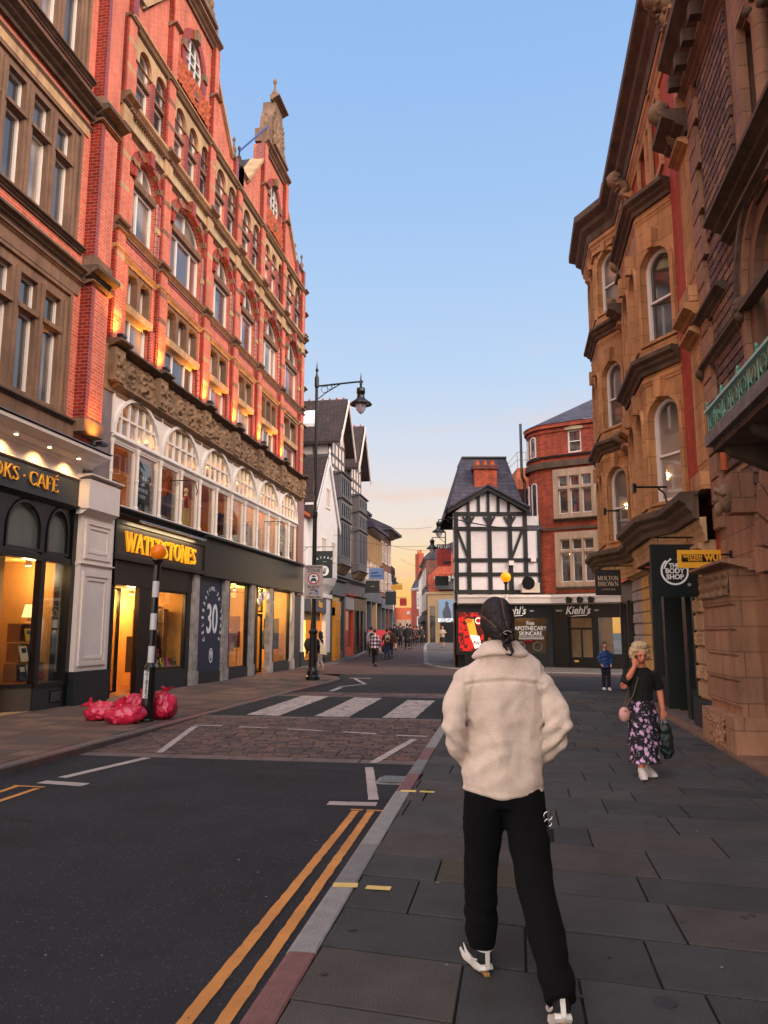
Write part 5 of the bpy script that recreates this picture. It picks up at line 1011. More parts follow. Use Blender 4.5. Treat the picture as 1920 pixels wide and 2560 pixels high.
# round-cornered brick building
TU = fc('round_cornered_brick_building', cw(7.9, 36), cw(10.9, 34.2), 'orange red brick building with a rounded corner and stone mullioned bay windows')
TL = 4.6
MB().slab(rect(.0, TL, 3.2, 11.4), [rect(.3, 2.1, 3.8, 5.95), rect(.3, 2.1, 7.0, 8.95), rect(.95, 1.6, 10.0, 11.1)], 0, .35).out('wall', BR_DK, TU)
cv = [(cos(R(a)), sin(R(a))) for a in range(-90, -181, -15)]; RR = 1.5
b = MB()
for i in range(len(cv) - 1):
    p, q = cv[i], cv[i + 1]; n = len(b.v)
    b.add([(RR * p[0], RR + RR * p[1], 3.2), (RR * q[0], RR + RR * q[1], 3.2), (RR * q[0], RR + RR * q[1], 11.4), (RR * p[0], RR + RR * p[1], 11.4)], [(1, 0, 3, 2)])
b.add([(-RR, RR, 3.2), (-RR, 7, 3.2), (-RR, 7, 11.4), (-RR, RR, 11.4)], [(1, 0, 3, 2)]); b.out('rounded_wall', BR_DK, TU, smooth=False)
def ringc(z0, z1, pr, m, name):
    b = MB(); P = [((RR + e) * c[0], RR + (RR + e) * c[1]) for c in cv for e in (0,)]
    for i in range(len(cv) - 1):
        p, q = cv[i], cv[i + 1]; a = RR + pr
        vs = [(RR * p[0], RR + RR * p[1]), (RR * q[0], RR + RR * q[1]), (a * q[0], RR + a * q[1]), (a * p[0], RR + a * p[1])]
        b.add([(x, y, z0) for x, y in vs] + [(x, y, z1) for x, y in vs], [(3, 2, 1, 0), (4, 5, 6, 7), (2, 3, 7, 6)])
    b.box(0, TL, -pr, .0, z0, z1); return b.out(name, m, TU)
ringc(3.2, 3.4, .12, ST_DARK, 'string_course'); ringc(6.35, 6.48, .1, ST_DARK, 'string_course'); ringc(9.35, 9.65, .16, ST_DARK, 'string_course'); ringc(9.85, 9.95, .08, BLK, 'string_course'); ringc(11.1, 11.25, .06, BR_DK, 'brick_corbel'); ringc(11.3, 11.5, .16, BR_DK, 'brick_eaves')
b = MB(); ap = (1.2, 4.5, 13.9); base = [((RR + .2) * c[0], RR + (RR + .2) * c[1], 11.5) for c in cv]; base = [(-RR - .2, 7, 11.5)] + base[::-1] + [(TL, -.2, 11.5)]
b.add([*base, ap, (TL, 4.5, 13.9)], [(i + 1, i, len(base)) for i in range(len(base) - 2)] + [(len(base) - 2, len(base) - 1, len(base) + 1, len(base))]); b.out('roof', SLATE, TU)
for z0, z1 in ((3.8, 5.95), (7.0, 8.95)):
    xs = [.44, 1.0, 1.56]; tr = z1 - .62
    MB().slab(rect(.2, 2.26, z0 - .12, z1 + .28), [r_ for x in xs for r_ in (rect(x, x + .46, z0 + .1, tr - .06), rect(x, x + .46, tr + .06, z1 - .06))], -.14, .2).out('window_surround', mat('pinkish_sandstone', (178, 148, 124), .85, var=.12, bump=.2), TU)
    for x in xs: sash(TU, x, x + .46, z0 + .1, tr - .06, .0, PANE, w=.05); sash(TU, x, x + .46, tr + .06, z1 - .06, .0, PANE, w=.045)
    cornice(TU, .15, 2.3, z0 - .26, z0 - .12, .24, ST_DARK, 'sill')
window(TU, .95, 1.6, 10.0, 11.1, .05, WFRAME, PANE, w=.07, zs=(10.55,)); MB().slab([(.85, 11.1), (1.72, 11.1), (1.72, 11.22), (1.28, 11.32), (.85, 11.22)], (), -.09, .02).out('lintel', ST_PALE, TU)
for a in (-125, -155):
    for z0, z1 in ((3.9, 5.9), (7.0, 8.7), (10.0, 11.0)):
        c_, s_ = cos(R(a)), sin(R(a)); T = M.Translation((RR * c_, RR + RR * s_, 0)) @ M.Rotation(R(a + 90), 4, 'Z'); window(TU, -.22, .22, z0, z1, -.03, WFRAME, PANE, w=.05, T=T, spring=z1 - .1, rise=.15, dep=.06)
MB().tube([(-1.62, 1.0, 4), (-1.62, 1.0, 9), (-1.72, .9, 9.3), (-1.72, .9, 12.0)], .07, 8).out('drainpipe', IRON, TU); b = MB(); b.slab([(2.35 + .16 * cos(t * pi / 3), 3.9 + .16 * sin(t * pi / 3)) for t in range(6)], (), -.1, .0); b.out('alarm_box', mat('cream_alarm', (232, 190, 150), .5), TU)
MB().ball((-.62, -.1, 6.2), .13, 10, 8).out('alarm_bell', mat('red_bell', (190, 24, 24), .3), TU)
# shopfront wrapping the corner
KS = fc('black_corner_shopfront', cw(3.4, 35.8), cw(7.75, 35.8), 'black corner shopfront with white cornice and white script lettering', 'shopfront')
TT = M.Translation((4.36, 0, 0)) @ M.Rotation(atan2(-1.8, 3.0), 4, 'Z')
for T, L in ((None, 4.36), (TT, 4.7)):
    MB(T).prism([(-.12, 2.86), (-.42, 2.92), (-.46, 3.12), (-.5, 3.2), (-.5, 3.3), (.2, 3.34), (.2, 2.86)], 0, L).out('cornice', CREAM, KS)
    MB(T).box(0, L, -.12, .2, 2.26, 2.88).out('fascia', BLK, KS)
for T, x0, x1 in ((None, 0, .28), (None, 1.55, 1.75), (None, 2.45, 2.62), (None, 4.1, 4.4), (TT, 0, .75), (TT, 1.9, 2.15), (TT, 4.4, 4.7)): MB(T).box(x0, x1, -.1, .25, 0, 2.3).out('shopfront_post', BLK, KS)
for T, x0, x1 in ((None, .28, 1.55), (None, 1.75, 2.45), (None, 2.62, 4.1), (TT, 2.15, 4.4)):
    MB(T).box(x0, x1, -.08, .1, 0, .66).out('stall_riser', BLK, KS); MB(T).box(x0, x1, .02, .03, .66, 2.28).out('pane', GLASS, KS)
b = MB(TT); b.slab(rect(.75, 1.9, 0, 2.3), [rect(.85, 1.28, .5, 1.72), rect(1.37, 1.8, .5, 1.72), rect(.85, 1.8, 1.82, 2.24)], .1, .16); dr = b.out('door', BLK, KS); MB(TT).box(.8, 1.85, .12, .13, .4, 2.25).out('pane', GLASS, dr); MB(TT).box(.95, 1.15, .08, .1, .28, .36).out('letter_plate', mat('yellow_plate', (210, 180, 70), .4), dr)
DIMW = mat('dim_shop_wall', (120, 92, 70), .8, var=.2)
b = MB(); b.add([(0, 2.2, 0), (7.5, 1.2, 0), (7.5, 1.2, 3), (0, 2.2, 3)], [(0, 1, 2, 3)]).add([(0, .2, 2.9), (4.4, .2, 2.9), (8, -1.6, 2.9), (7.5, 2, 2.9), (0, 2.4, 2.9)], [(0, 1, 2, 3, 4)]).add([(0, .2, 0), (0, 2.4, 0), (0, 2.4, 3), (0, .2, 3)], [(0, 1, 2, 3)]).add([(0, .2, .01), (4.4, .2, .01), (8, -1.6, .01), (7.5, 2, .01), (0, 2.4, .01)], [(0, 1, 2, 3, 4)]); si = b.out('shop_interior', DIMW, KS)
for x, y in ((3.2, 1.0), (5.6, .3)): q = MB().lathe((x, y, 2.75), [(.05, 0), (.05, .1)], 8).out('ceiling_lamp', WHITE, KS); lamp('POINT', (x, y, 2.5), 22, (1, .7, .4), q, .1)
def keyl(T, x, z, s=1.):
    o = text('lettering', "Kiehl's", .5 * s, SIGNW, KS, ext=.012, shear=.28, bold=.006, sx=.86); m_ = (T or M()) @ M.Translation((x, -.135, z)) @ M.Rotation(pi / 2, 4, 'X'); o.data.transform(m_); o.rotation_euler = (0, 0, 0); o.location = (0, 0, 0)
    b = MB(T); b.slab([(x - .36 * s, z - .27), (x + .44 * s, z - .22), (x + .44 * s, z - .19), (x - .2, z - .235)], (), -.15, -.12); b.out('flourish', SIGNW, KS)
    for t_, dx in (('SINCE', -.86), ('1851', .86)): o = text('lettering', t_, .11, SIGNW, KS, ext=.006); o.data.transform((T or M()) @ M.Translation((x + dx, -.13, z)) @ M.Rotation(pi / 2, 4, 'X')); o.rotation_euler = (0, 0, 0)
keyl(None, 2.55, 2.58); keyl(TT, 1.25, 2.58)
for t_, z, s in (('Fine', 2.02, .26), ('APOTHECARY', 1.78, .27), ('SKINCARE', 1.54, .27)): text('lettering', t_, s, SIGNW, KS, (3.35, .0, z), ext=.004, sx=.85)
for z in (1.38, 1.30, 2.0): MB().box(2.8, 3.95, -.005, .005, z, z + .02).out('lettering_rule', SIGNW, KS) if z < 1.9 else None
b = MB(TT)
for x in (.9, 1.4, 1.9): b.slab([(x, 2.9), (x + .2, 2.9), (x + .26, 3.12), (x + .06, 3.2), (x - .04, 3.1)], (), -.62, -.5)
b.out('awning_bracket', IRON, KS)
# little window display: a red motor scooter, boxes
def wheel(b, c, r, th=.035, seg=18, ax='y'):
    P = [(c[0] + r * cos(2 * pi * k / seg), c[1], c[2] + r * sin(2 * pi * k / seg)) for k in range(seg + 1)]; b.tube(P, th, 6)
    for k in range(6): b.tube([c, (c[0] + r * cos(k * pi / 3), c[1], c[2] + r * sin(k * pi / 3))], .008, 4)
mo = empty('motorcycle', tuple(KS.location), KS.rotation_euler.z, 'small red display motorcycle in the black shop window', 'motorcycle')
for x in (2.95, 3.75): b = MB(); wheel(b, (x, .5, .95), .2); b.out('wheel', mat('pale_tyre', (170, 160, 150), .6), mo)
b = MB(); b.tube([(2.95, .5, .95), (3.2, .5, 1.15), (3.5, .5, 1.1), (3.6, .5, 1.3), (3.75, .5, .95)], .035, 6); b.ball((3.35, .5, 1.18), (.2, .08, .09), 10, 6); b.out('frame', mat('red_enamel', (170, 24, 20), .3), mo); b = MB(); b.tube([(3.55, .35, 1.4), (3.6, .5, 1.36), (3.55, .65, 1.4)], .02, 6); b.out('handlebar', IRON, mo)
# ================================================================ right side
RX = 3.2
def sr(s): return 24.6 - s
BB = fc('bay_windowed_building', (RX, 24.6), (RX, 12.8), 'orange brick and sandstone building with tall canted bay windows and heavy roof cornice')
ZR = 13.3
MB().slab(rect(0, sr(12.8), 3.7, ZR + .1), [arch(sr(x) - .42, sr(x) + .42, 11.2, 12.65) for x in (15.75, 17.3, 19.6, 20.6)] + [arch(sr(x) - .36, sr(x) + .36, z0, z1) for x in (20.0,) for z0, z1 in ((4.2, 6.0), (7.4, 9.0))], 0, .35).out('wall', BR_BAY, BB)
core(BB, 0, sr(12.8), .34, 9, 3.6, ZR, BR_OLD, 'building_core')
for x in (15.75, 17.3, 19.6, 20.6):
    x = sr(x); MB().slab(arch(x - .62, x + .62, 11.05, 12.65), [arch(x - .42, x + .42, 11.2, 12.65)], -.06, .02).out('window_surround', ST_BAY, BB); window(BB, x - .4, x + .4, 11.2, 12.65, .18, WFRAME, PANE, w=.08, spring=12.65, zs=(12.1,)); MB().box(x - .09, x + .09, -.14, 0, 13.02, 13.3).out('keystone', ST_BAY, BB)
for z0, z1, sp_ in ((4.2, 6.0, 6.0), (7.4, 9.0, 9.0)):
    x = sr(20.0); MB().slab(arch(x - .56, x + .56, z0 - .15, sp_), [arch(x - .36, x + .36, z0, sp_)], -.06, .02).out('window_surround', ST_BAY, BB); window(BB, x - .34, x + .34, z0, sp_, .16, WFRAME, PANE, w=.08, spring=sp_, zs=((z0 + sp_) / 2,))
# canted bays
def seg_face(p, q):
    """transform whose local x runs p->q on plan, -y outwards"""
    return M.Translation((p[0], p[1], 0)) @ M.Rotation(atan2(q[1] - p[1], q[0] - p[0]), 4, 'Z'), (V(q) - V(p)).length
def poly_course(parent, pts, z0, z1, pr, m, name, prof=None):
    """moulded course following a plan polyline, mitred"""
    h = z1 - z0; prof = prof or [(0, 0), (.3, 0), (.36, .25), (.6, .4), (.66, .55), (.95, .68), (1, .72), (1, .95), (.92, 1), (0, 1.02)]
    nrm = []
    for i in range(len(pts)):
        a = V(pts[max(i - 1, 0)]); c = V(pts[i]); d = V(pts[min(i + 1, len(pts) - 1)])
        e1 = (c - a).normalized() if i else None; e2 = (d - c).normalized() if i < len(pts) - 1 else None
        n1 = V((e1.y, -e1.x)) if e1 else None; n2 = V((e2.y, -e2.x)) if e2 else None
        if n1 is None: n = n2
        elif n2 is None: n = n1
        else: n = (n1 + n2); n = n / max(.3, n.dot(n1))
        nrm.append(n)
    b = MB(); m_ = len(prof)
    for p, n in zip(pts, nrm):
        b.v += [(p[0] + n.x * (pr * k - .02), p[1] + n.y * (pr * k - .02), z0 + h * t) for k, t in prof]
    for i in range(len(pts) - 1):
        for k in range(m_ - 1): b.f.append((i * m_ + k, (i + 1) * m_ + k, (i + 1) * m_ + k + 1, i * m_ + k + 1)); b.mi.append(0)
    b.f += [tuple(range(m_)), tuple(reversed(range((len(pts) - 1) * m_, len(pts) * m_)))]; b.mi += [0, 0]
    return b.out(name, m, parent)
def bay(pts, levels, label_i):
    for k, (z0, z1, wz0, wz1) in enumerate(levels):
        for i in range(len(pts) - 1):
            T, L = seg_face(pts[i], pts[i + 1]); w = min(.40, L / 2 - .12); c = L / 2
            holes = [arch(c - w, c + w, wz0, wz1)]
            if L > 1.7: holes = [arch(L * .27 - .34, L * .27 + .34, wz0, wz1), arch(L * .73 - .34, L * .73 + .34, wz0, wz1)]
            MB(T).slab(rect(0, L, z0, z1), holes, 0, .25).out('bay_face', ST_BAY, BB)
            for hcx, hw in ([(c, w)] if L <= 1.7 else [(L * .27, .34), (L * .73, .34)]):
                MB(T).slab(arch(hcx - hw - .11, hcx + hw + .11, wz0 - .06, wz1), [arch(hcx - hw - .02, hcx + hw + .02, wz0, wz1)], -.06, .02).out('window_surround', ST_BAY, BB)
                MB(T).slab([(hcx - .07, wz1 + hw), (hcx + .07, wz1 + hw), (hcx + .1, wz1 + hw + .4), (hcx - .1, wz1 + hw + .4)], (), -.16, .02).out('keystone', ST_BAY, BB)
                window(BB, hcx - hw, hcx + hw, wz0, wz1, .1, WFRAME, PANE if (k + i) % 2 else PANE_W, w=.075, spring=wz1, zs=((wz0 + wz1) / 2 + .1,), T=T)
            MB(T).slab(rect(.04, L - .04, z0 + .0, wz0 - .1), [rect(.14, L - .14, z0 + .08, wz0 - .16)] if wz0 - z0 > .4 else (), -.03, .01).out('apron_moulding', ST_BAY, BB)
        poly_course(BB, pts, z1 - .02, z1 + .32, .26, ST_DARK, 'cornice'); poly_course(BB, pts, z1 - .32, z1 - .1, .06, ST_BAY, 'architrave')
    # lead-covered top
    z = levels[-1][1] + .3; b = MB(); n = len(pts); b.add([(x, y, z) for x, y in pts] + [(pts[0][0], .1, z + .2), (pts[-1][0], .1, z + .2)], [tuple(range(n))] + [(n - 1, n + 1, n, 0)]); b.out('lead_top', MGREY, BB)
P_near = [(sr(18.6), 0), (sr(17.9), -.55), (sr(15.6), -.55), (sr(14.75), 0)]
bay(P_near, [(3.9, 6.72, 4.1, 5.75), (7.04, 10.2, 7.35, 8.85)], 0)
P_far = [(.02, 0), (.25, -.62), (2.1, -.62), (sr(21.5), 0)]
bay(P_far, [(3.9, 6.72, 4.15, 5.8), (7.04, 10.2, 7.4, 8.9), (10.52, ZR, 10.9, 12.3)], 1)
# roof cornice following the far bay, ledge over the shops
poly_course(BB, [(0, 0), (.2, -.66), (2.2, -.66), (3.2, -.02), (sr(12.8), -.02)], ZR - .1, ZR + .75, .55, ST_DARK, 'roof_cornice')
poly_course(BB, [(0, 0), (.2, -.66), (2.2, -.66), (3.2, -.02), (sr(12.8), -.02)], ZR - .5, ZR - .1, .14, ST_BAY, 'frieze')
MB().box(.3, sr(12.8), .0, .5, ZR + .7, ZR + 1.1).out('parapet', ST_DARK, BB); MB().box(sr(22.6), sr(21.8), -.4, .3, ZR + .7, ZR + 1.5).out('parapet_pedestal', ST_BAY, BB); MB().box(.3, 1.0, -.5, .3, ZR + .7, ZR + 1.4).out('parapet_pedestal', ST_BAY, BB)
MB().add([(0, .5, ZR + .9), (11.8, .5, ZR + .9), (11.8, 4, ZR + 3), (0, 4, ZR + 3)], [(0, 1, 2, 3)]).out('roof', SLATE, BB)
poly_course(BB, [(0, -.2), (.2, -.8), (2.2, -.8), (3.4, -.25), (5.6, -.25), (6.4, -.62), (9.1, -.62), (9.9, -.3), (11.75, -.3)], 3.42, 3.86, .3, ST_DARK, 'ledge_cornice')
poly_course(BB, [(0, -.12), (.2, -.7), (2.2, -.7), (3.4, -.15), (5.6, -.15), (6.4, -.5), (9.1, -.5), (9.9, -.2), (11.75, -.2)], 3.05, 3.44, .1, ST_BUFF, 'frieze')
MB().add([(0, 0, 3.84), (11.8, 0, 3.84), (11.8, -.35, 3.8), (9.9, -.35, 3.8), (9.1, -.68, 3.8), (6.4, -.68, 3.8), (5.6, -.3, 3.8), (3.4, -.3, 3.8), (2.2, -.88, 3.8), (.2, -.88, 3.8), (0, -.2, 3.8)], [tuple(reversed(range(11)))]).out('ledge_top', MGREY, BB)
# giant stone pilasters beside the bays, with carved consoles
def console(x, z, s=1.):
    b = MB(); n = 20; pts = [(x, -.1 - .34 * s * (1 - k / n) * (.7 + .5 * sin(k * .55)), z - .75 * s * k / n) for k in range(n + 1)]; b.tube(pts, [(.15 - .09 * k / n) * s for k in range(n + 1)], 8)
    for dx in (-.11, .11): b.tube([(x + dx * s, -.36 * s + .09 * s * cos(t * .7), z - .08 * s + .09 * s * sin(t * .7)) for t in range(9)], .035 * s, 6)
    for k in range(22): q = random.uniform(0, 1); b.ball((x + random.uniform(-.13, .13) * s, (-.36 + .2 * q + random.uniform(-.04, .04)) * s, z - (.2 + .5 * q) * s), ((.025 + .03 * random.random()) * s, .05 * s, (.03 + .04 * random.random()) * s), 7, 5)
    b.out('carved_console', CARV, BB, smooth=True)
for s0, s1 in ((12.9, 13.6), (18.95, 19.25), (21.0, 21.3)):
    xa, xb = sr(s1), sr(s0)
    for z0, z1 in ((3.9, 6.75), (7.1, 10.2), (10.6, ZR - .5)):
        MB().box(xa, xb, -.08, .02, z0, z1).out('pilaster', ST_BAY, BB); cornice(BB, xa - .06, xb + .06, z1 - .3, z1 - .1, .26, ST_BAY, 'pilaster_capital'); MB().slab([(xa - .05, z0), (xb + .05, z0), (xb, z0 + .3), (xa, z0 + .3)], (), -.22, 0).out('pilaster_base', ST_BAY, BB)
        b = MB(); [b.box(x, x + .03, -.105, -.07, z0 + .5, z1 - .4) for x in fr(xa + .08, xb - .1, .1)]; b.out('fluting', ST_BAY, BB)
    if s0 < 20: console((xa + xb) / 2, 10.95, 1.15); console((xa + xb) / 2, ZR, 1.1)
    cornice(BB, xa - .12, xb + .12, 6.75, 7.05, .34, ST_BAY, 'pilaster_cornice'); cornice(BB, xa - .14, xb + .14, 10.15, 10.6, .5, ST_DARK, 'pilaster_cornice')
for x, z in ((sr(21.4), 10.9), (sr(18.8), 7.0), (sr(21.4), 7.0)): console(x, z, .8)
# ---- shopfront level: rusticated piers, dark door and windows
def rock(name, parent, x0, x1, z0, z1, rh, bl, m, y=0., amp=.05, gap=.012, seed=1, mix=None, alt=False, T=None, ret=None, worm=False):
    """coursed stone blocks, each a pillow with its own depth; amp makes it rock-faced"""
    rnd = random.Random(seed); b = MB(T); z = z0; row = 0
    while z < z1 - .04:
        h = min(rh * (1 + (rnd.uniform(-.2, .25) if amp > .02 else 0)), z1 - z); x = x0 - (rnd.uniform(0, bl) if bl < (x1 - x0) * .9 else 0)
        while x < x1 - .02:
            w = bl * (1 + (rnd.uniform(-.35, .4) if bl < (x1 - x0) * .9 else 0)); xa, xb = max(x, x0), min(x + w, x1)
            if xb - xa > .04:
                if mix: b.cur = rnd.randrange(len(mix))
                if alt and row % 2: n, a = 7, .022
                else: n, a = (3, amp) if amp > .02 else (1, 0)
                off = -.045; i0 = len(b.v); g = gap; sd = rnd.uniform(0, 99)
                def fy(px, pz):
                    if px <= xa + g * 1.01 or px >= xb - g * 1.01 or pz <= z + g * 1.01 or pz >= z + h - g * 1.01: return y
                    return y + off - (a * (.3 + abs(noise.noise(V((px * (22 if alt else 6), pz * (22 if alt else 6), sd)))) * 2.2) if a else .0)
                if a: 
                    nx = max(3, int((xb - xa) / (.035 if alt and row % 2 else .07))); nz_ = max(3, int(h / (.035 if alt and row % 2 else .07)))
                    b.grid(xa + g, xb - g, z + g, z + h - g, nx, nz_, fy)
                else:
                    e = .014; b.slab([(xa + g, z + g), (xb - g, z + g), (xb - g, z + h - g), (xa + g, z + h - g)], (), y + off + e, y); b.slab([(xa + g + e, z + g + e), (xb - g - e, z + g + e), (xb - g - e, z + h - g - e), (xa + g + e, z + h - g - e)], (), y + off, y + off + e)
            x += w
        z += h; row += 1
    return b.out(name, mix or m, parent)
PIER_WARM = mat('pier_stone_warm_lit', (198, 158, 96), .8, var=.15, vs=2, bump=.2); PIER_BLUE = mat('pier_stone_blue_lit', (168, 156, 156), .8, var=.1, bump=.2)  # same pier stone twice; warm and bluish light put into the colours
MB().box(sr(14.35), sr(13.1), -.1, .3, 0, 3.1).out('shop_pier', ST_BUFF, BB); rock('rusticated_blocks', BB, sr(14.3), sr(13.15), .52, 2.75, .28, 3, ST_BUFF, y=-.11, amp=0, alt=True, seed=4); MB().box(sr(14.42), sr(13.05), -.22, .1, 0, .5).out('pier_base', FASC, BB)
cornice(BB, sr(14.4), sr(13.05), 2.78, 3.05, .3, ST_BUFF, 'pier_cap')
MB().box(sr(21.4), sr(18.7), -.1, .3, 0, 3.1).out('shop_pier', PIER_BLUE, BB); rock('rusticated_blocks', BB, sr(19.9), sr(18.75), .42, 2.95, .28, 3, PIER_WARM, y=-.11, amp=0, seed=5); rock('rusticated_blocks', BB, sr(21.35), sr(19.92), .42, 2.95, .28, 3, PIER_BLUE, y=-.11, amp=0, alt=True, seed=6); MB().box(sr(21.45), sr(18.65), -.2, .1, 0, .4).out('pier_base', FASC, BB); cornice(BB, sr(21.5), sr(18.6), 2.92, 3.1, .3, ST_BUFF, 'pier_cap')
T = M.Translation((sr(18.7), -.1, 0)) @ M.Rotation(pi / 2, 4, 'Z'); rock('rusticated_blocks', BB, 0, .5, .42, 2.95, .28, 3, PIER_WARM, y=0, amp=0, seed=5, T=T)
GRN = mat('dark_green_black_paint', (20, 28, 28), .35, var=.1)
for a, c in ((14.36, 14.5), (15.0, 15.3), (17.1, 17.35), (18.55, 18.72)): MB().box(sr(c), sr(a), -.14, .25, 0, 3.05).out('shopfront_post', GRN, BB)
MB().box(sr(18.7), sr(14.4), -.06, .25, 2.55, 3.08).out('fascia', GRN, BB); MB().box(sr(18.6), sr(14.4), -.3, .05, .0, .05).out('step', GSP, BB)
for a, c in ((14.5, 15.0), (17.35, 18.55)):
    x0, x1 = sr(c), sr(a); MB().box(x0, x1, -.1, .2, .05, .6).out('stall_riser', GRN, BB); MB().slab(rect(x0 + .06, x1 - .06, .12, .54), [rect(x0 + .1, x1 - .1, .17, .48)], -.125, -.1).out('panel_moulding', GRN, BB); window(BB, x0, x1, .6, 2.55, -.04, GRN, GLASS, w=.05)
o = window(BB, sr(17.1), sr(15.3), .06, 2.15, .3, GRN, GLASS, w=.12, xs=((sr(17.1) + sr(15.3)) / 2,), bw=.1, name='door'); b = MB(); [b.tube([(x, .24, .8), (x, .24, 1.5)], .018, 6) for x in (sr(16.3), sr(16.1))]; b.out('handle', mat('steel', (150, 150, 152), .3, metal=.7), o)
window(BB, sr(17.1), sr(15.3), 2.2, 2.58, .3, GRN, GLASS, w=.06)
room(BB, sr(18.6), sr(14.45), .02, 2.9, 3.0, wall=mat('green_shop_wall', (70, 84, 60), .8, var=.2), lights=((sr(16.5), 1.4),), e=16, col=(1, .8, .55))
MB().box(sr(24.6), sr(21.45), -.05, .2, 2.5, 3.1).out('fascia', mat('brown_black_shopfront', (40, 32, 30), .4), BB)
for a in (21.5, 22.9, 24.4): MB().box(sr(a + .16), sr(a), -.1, .2, 0, 2.5).out('shopfront_post', MC['brown_black_shopfront'], BB)
for a, c in ((21.66, 22.9), (23.06, 24.4)): window(BB, sr(c), sr(a), .5, 2.5, -.02, MC['brown_black_shopfront'], GLASS, w=.05); MB().box(sr(c), sr(a), -.06, .2, 0, .5).out('stall_riser', MC['brown_black_shopfront'], BB)
room(BB, sr(24.5), sr(21.5), .02, 2.5, 2.4, wall=mat('dark_plum_wall', (60, 48, 50), .8), lights=((sr(23), 1.2),), e=10, col=(1, .8, .6))
# red display seen through the right-hand window
b = MB(); [b.ball((sr(14.75) + random.uniform(-.14, .14), .35 + random.uniform(0, .3), 1.2 + .22 * k), (.13, .1, .16), 8, 6) for k in range(6)]; b.out('red_window_display', mat('red_display', (190, 24, 22), .35), BB, smooth=True)
# ---------------------------------------------------------------- the stone building nearest on the right
SB_ = fc('rock_faced_stone_building', (RX, 12.85), (RX, 2), 'brown rock-faced stone building with arched openings and a green iron balcony, nearest on the right')
def sb(s): return 12.85 - s
RUB = [mat('rubble_%s' % n, c, .9, var=.25, vs=5, bump=.7, bs=25) for n, c in (('brown', (122, 92, 78)), ('plum', (108, 80, 76)), ('buff', (140, 108, 84)), ('dark', (92, 72, 64)))]
ASH = bricks('brown_stone_ashlar', (162, 120, 92), (144, 106, 82), (104, 78, 62), bw=.75, rh=.34, ms=.007, bump=.35, var=.2, vs=1.5)
core(SB_, 0, 25, .5, 9, 0, 15, ST_BROWN, 'building_core'); core(SB_, 10.2, 25, 0, .5, 0, 15, ST_BROWN)
A1 = sb(8.7); A2 = sb(9.55)
MB().slab(rect(0, 10.2, 3.9, 11.3), [arch(A2 - .72, A2 + .72, 4.95, 6.15), rect(sb(10.1), sb(8.6), 7.7, 10.6), arch(sb(7) - .8, sb(7) + .8, 4.95, 6.2), rect(sb(7.7), sb(6.2), 7.7, 10.6)], 0, .45).out('wall', ST_BROWN, SB_)
MB().slab(rect(0, 10.2, 0, 3.9), [arch(A1 - 1.35, A1 + 1.35, .0, 2.35)], 0, .45).out('lower_wall', ASH, SB_)
# rubble panels around the openings, dressed quoins at the corner
for x0, x1, z0, z1, sd in ((.62, A2 - 1.08, 4.0, 7.55, 1), (.62, 2.3, 7.8, 11.0, 2), (A2 + 1.08, 5.0, 4, 7.55, 3), (4.9, 5.6, 7.8, 11, 4), (.62, A2 - 1.08, 3.4, 3.95, 6)): rock('rubble_panel', SB_, x0, x1, z0, z1, .15, .36, None, amp=.016, seed=sd, mix=RUB, gap=.006)
b = MB(); z = 3.2; k = 0
while z < 11.2:
    w = .62 if k % 2 else .44; b.box(0.0, w, -.07, .0, z + .012, z + .388); b.box(.012, w - .012, -.085, .0, z + .024, z + .376); z += .4; k += 1
b.out('quoins', ASH, SB_)
MB().box(-.14, 0, -.02, .3, 0, 13).out('brick_joint', BR_BAY, SB_)
cornice(SB_, 0, 10.2, 11.0, 11.6, .5, ST_DARK, 'cornice'); cornice(SB_, 0, 10.2, 10.7, 10.95, .2, ST_BROWN, 'cornice'); MB().box(0, 10.2, .0, .4, 11.5, 15).out('upper_wall', ASH, SB_); rock('rubble_panel', SB_, .6, 2.6, 12.3, 14.8, .15, .36, None, amp=.016, seed=9, mix=RUB)
[MB().box(x, x + .16, -.38, 0, 10.88, 11.1).out('cornice_bracket', ST_DARK, SB_) for x in fr(.1, 6, .55)]
cornice(SB_, 1.6, 10, 7.35, 7.62, .34, ST_DARK, 'sill_course'); cornice(SB_, 1.9, 10, 7.05, 7.2, .2, ST_DARK, 'string_course'); cornice(SB_, 0, 1.5, 6.55, 6.75, .2, ST_DARK, 'string_course')
for cx in (A2, sb(7)):
    b = MB()
    for k in range(3): e = .12 + .12 * k; b.slab(arch(cx - .72 - e, cx + .72 + e, 4.95, 6.15), [arch(cx - .72 - e + .13, cx + .72 + e - .13, 4.9, 6.15)], .12 - .1 * k, .3)
    b.out('moulded_arch', ASH, SB_); b = MB(); b.slab(arch(cx - 1.15, cx + 1.15, 6.0, 6.15), [arch(cx - 1.05, cx + 1.05, 5.9, 6.15)], -.14, .02); b.out('hood_mould', ST_DARK, SB_)
    for s in (-1, 1):
        b = MB(); x = cx + s * 1.1; [b.ball((x + random.uniform(-.07, .07), -.1, 5.95 + random.uniform(-.1, .1)), .09, 8, 6) for _ in range(5)]; b.out('carved_stop', ST_DARK, SB_, smooth=True)
    window(SB_, cx - .72, cx + .72, 4.95, 6.15, .3, WFRAME, PANE, w=.09, spring=6.15, xs=(cx,)); cornice(SB_, cx + 1.1, cx + 1.8, 5.8, 5.95, .16, ST_DARK, 'impost')
b = MB(); P_ = [(0.05, -.08, 5.22), (.5, -.1, 5.22), (A2 - 1.15, -.1, 5.9)]; cornice(SB_, 0, A2 - 1.1, 5.75, 5.95, .16, ST_DARK, 'impost'); b.ball((-.02, -.1, 5.82), .1, 8, 6); b.out('carved_stop', ST_DARK, SB_)
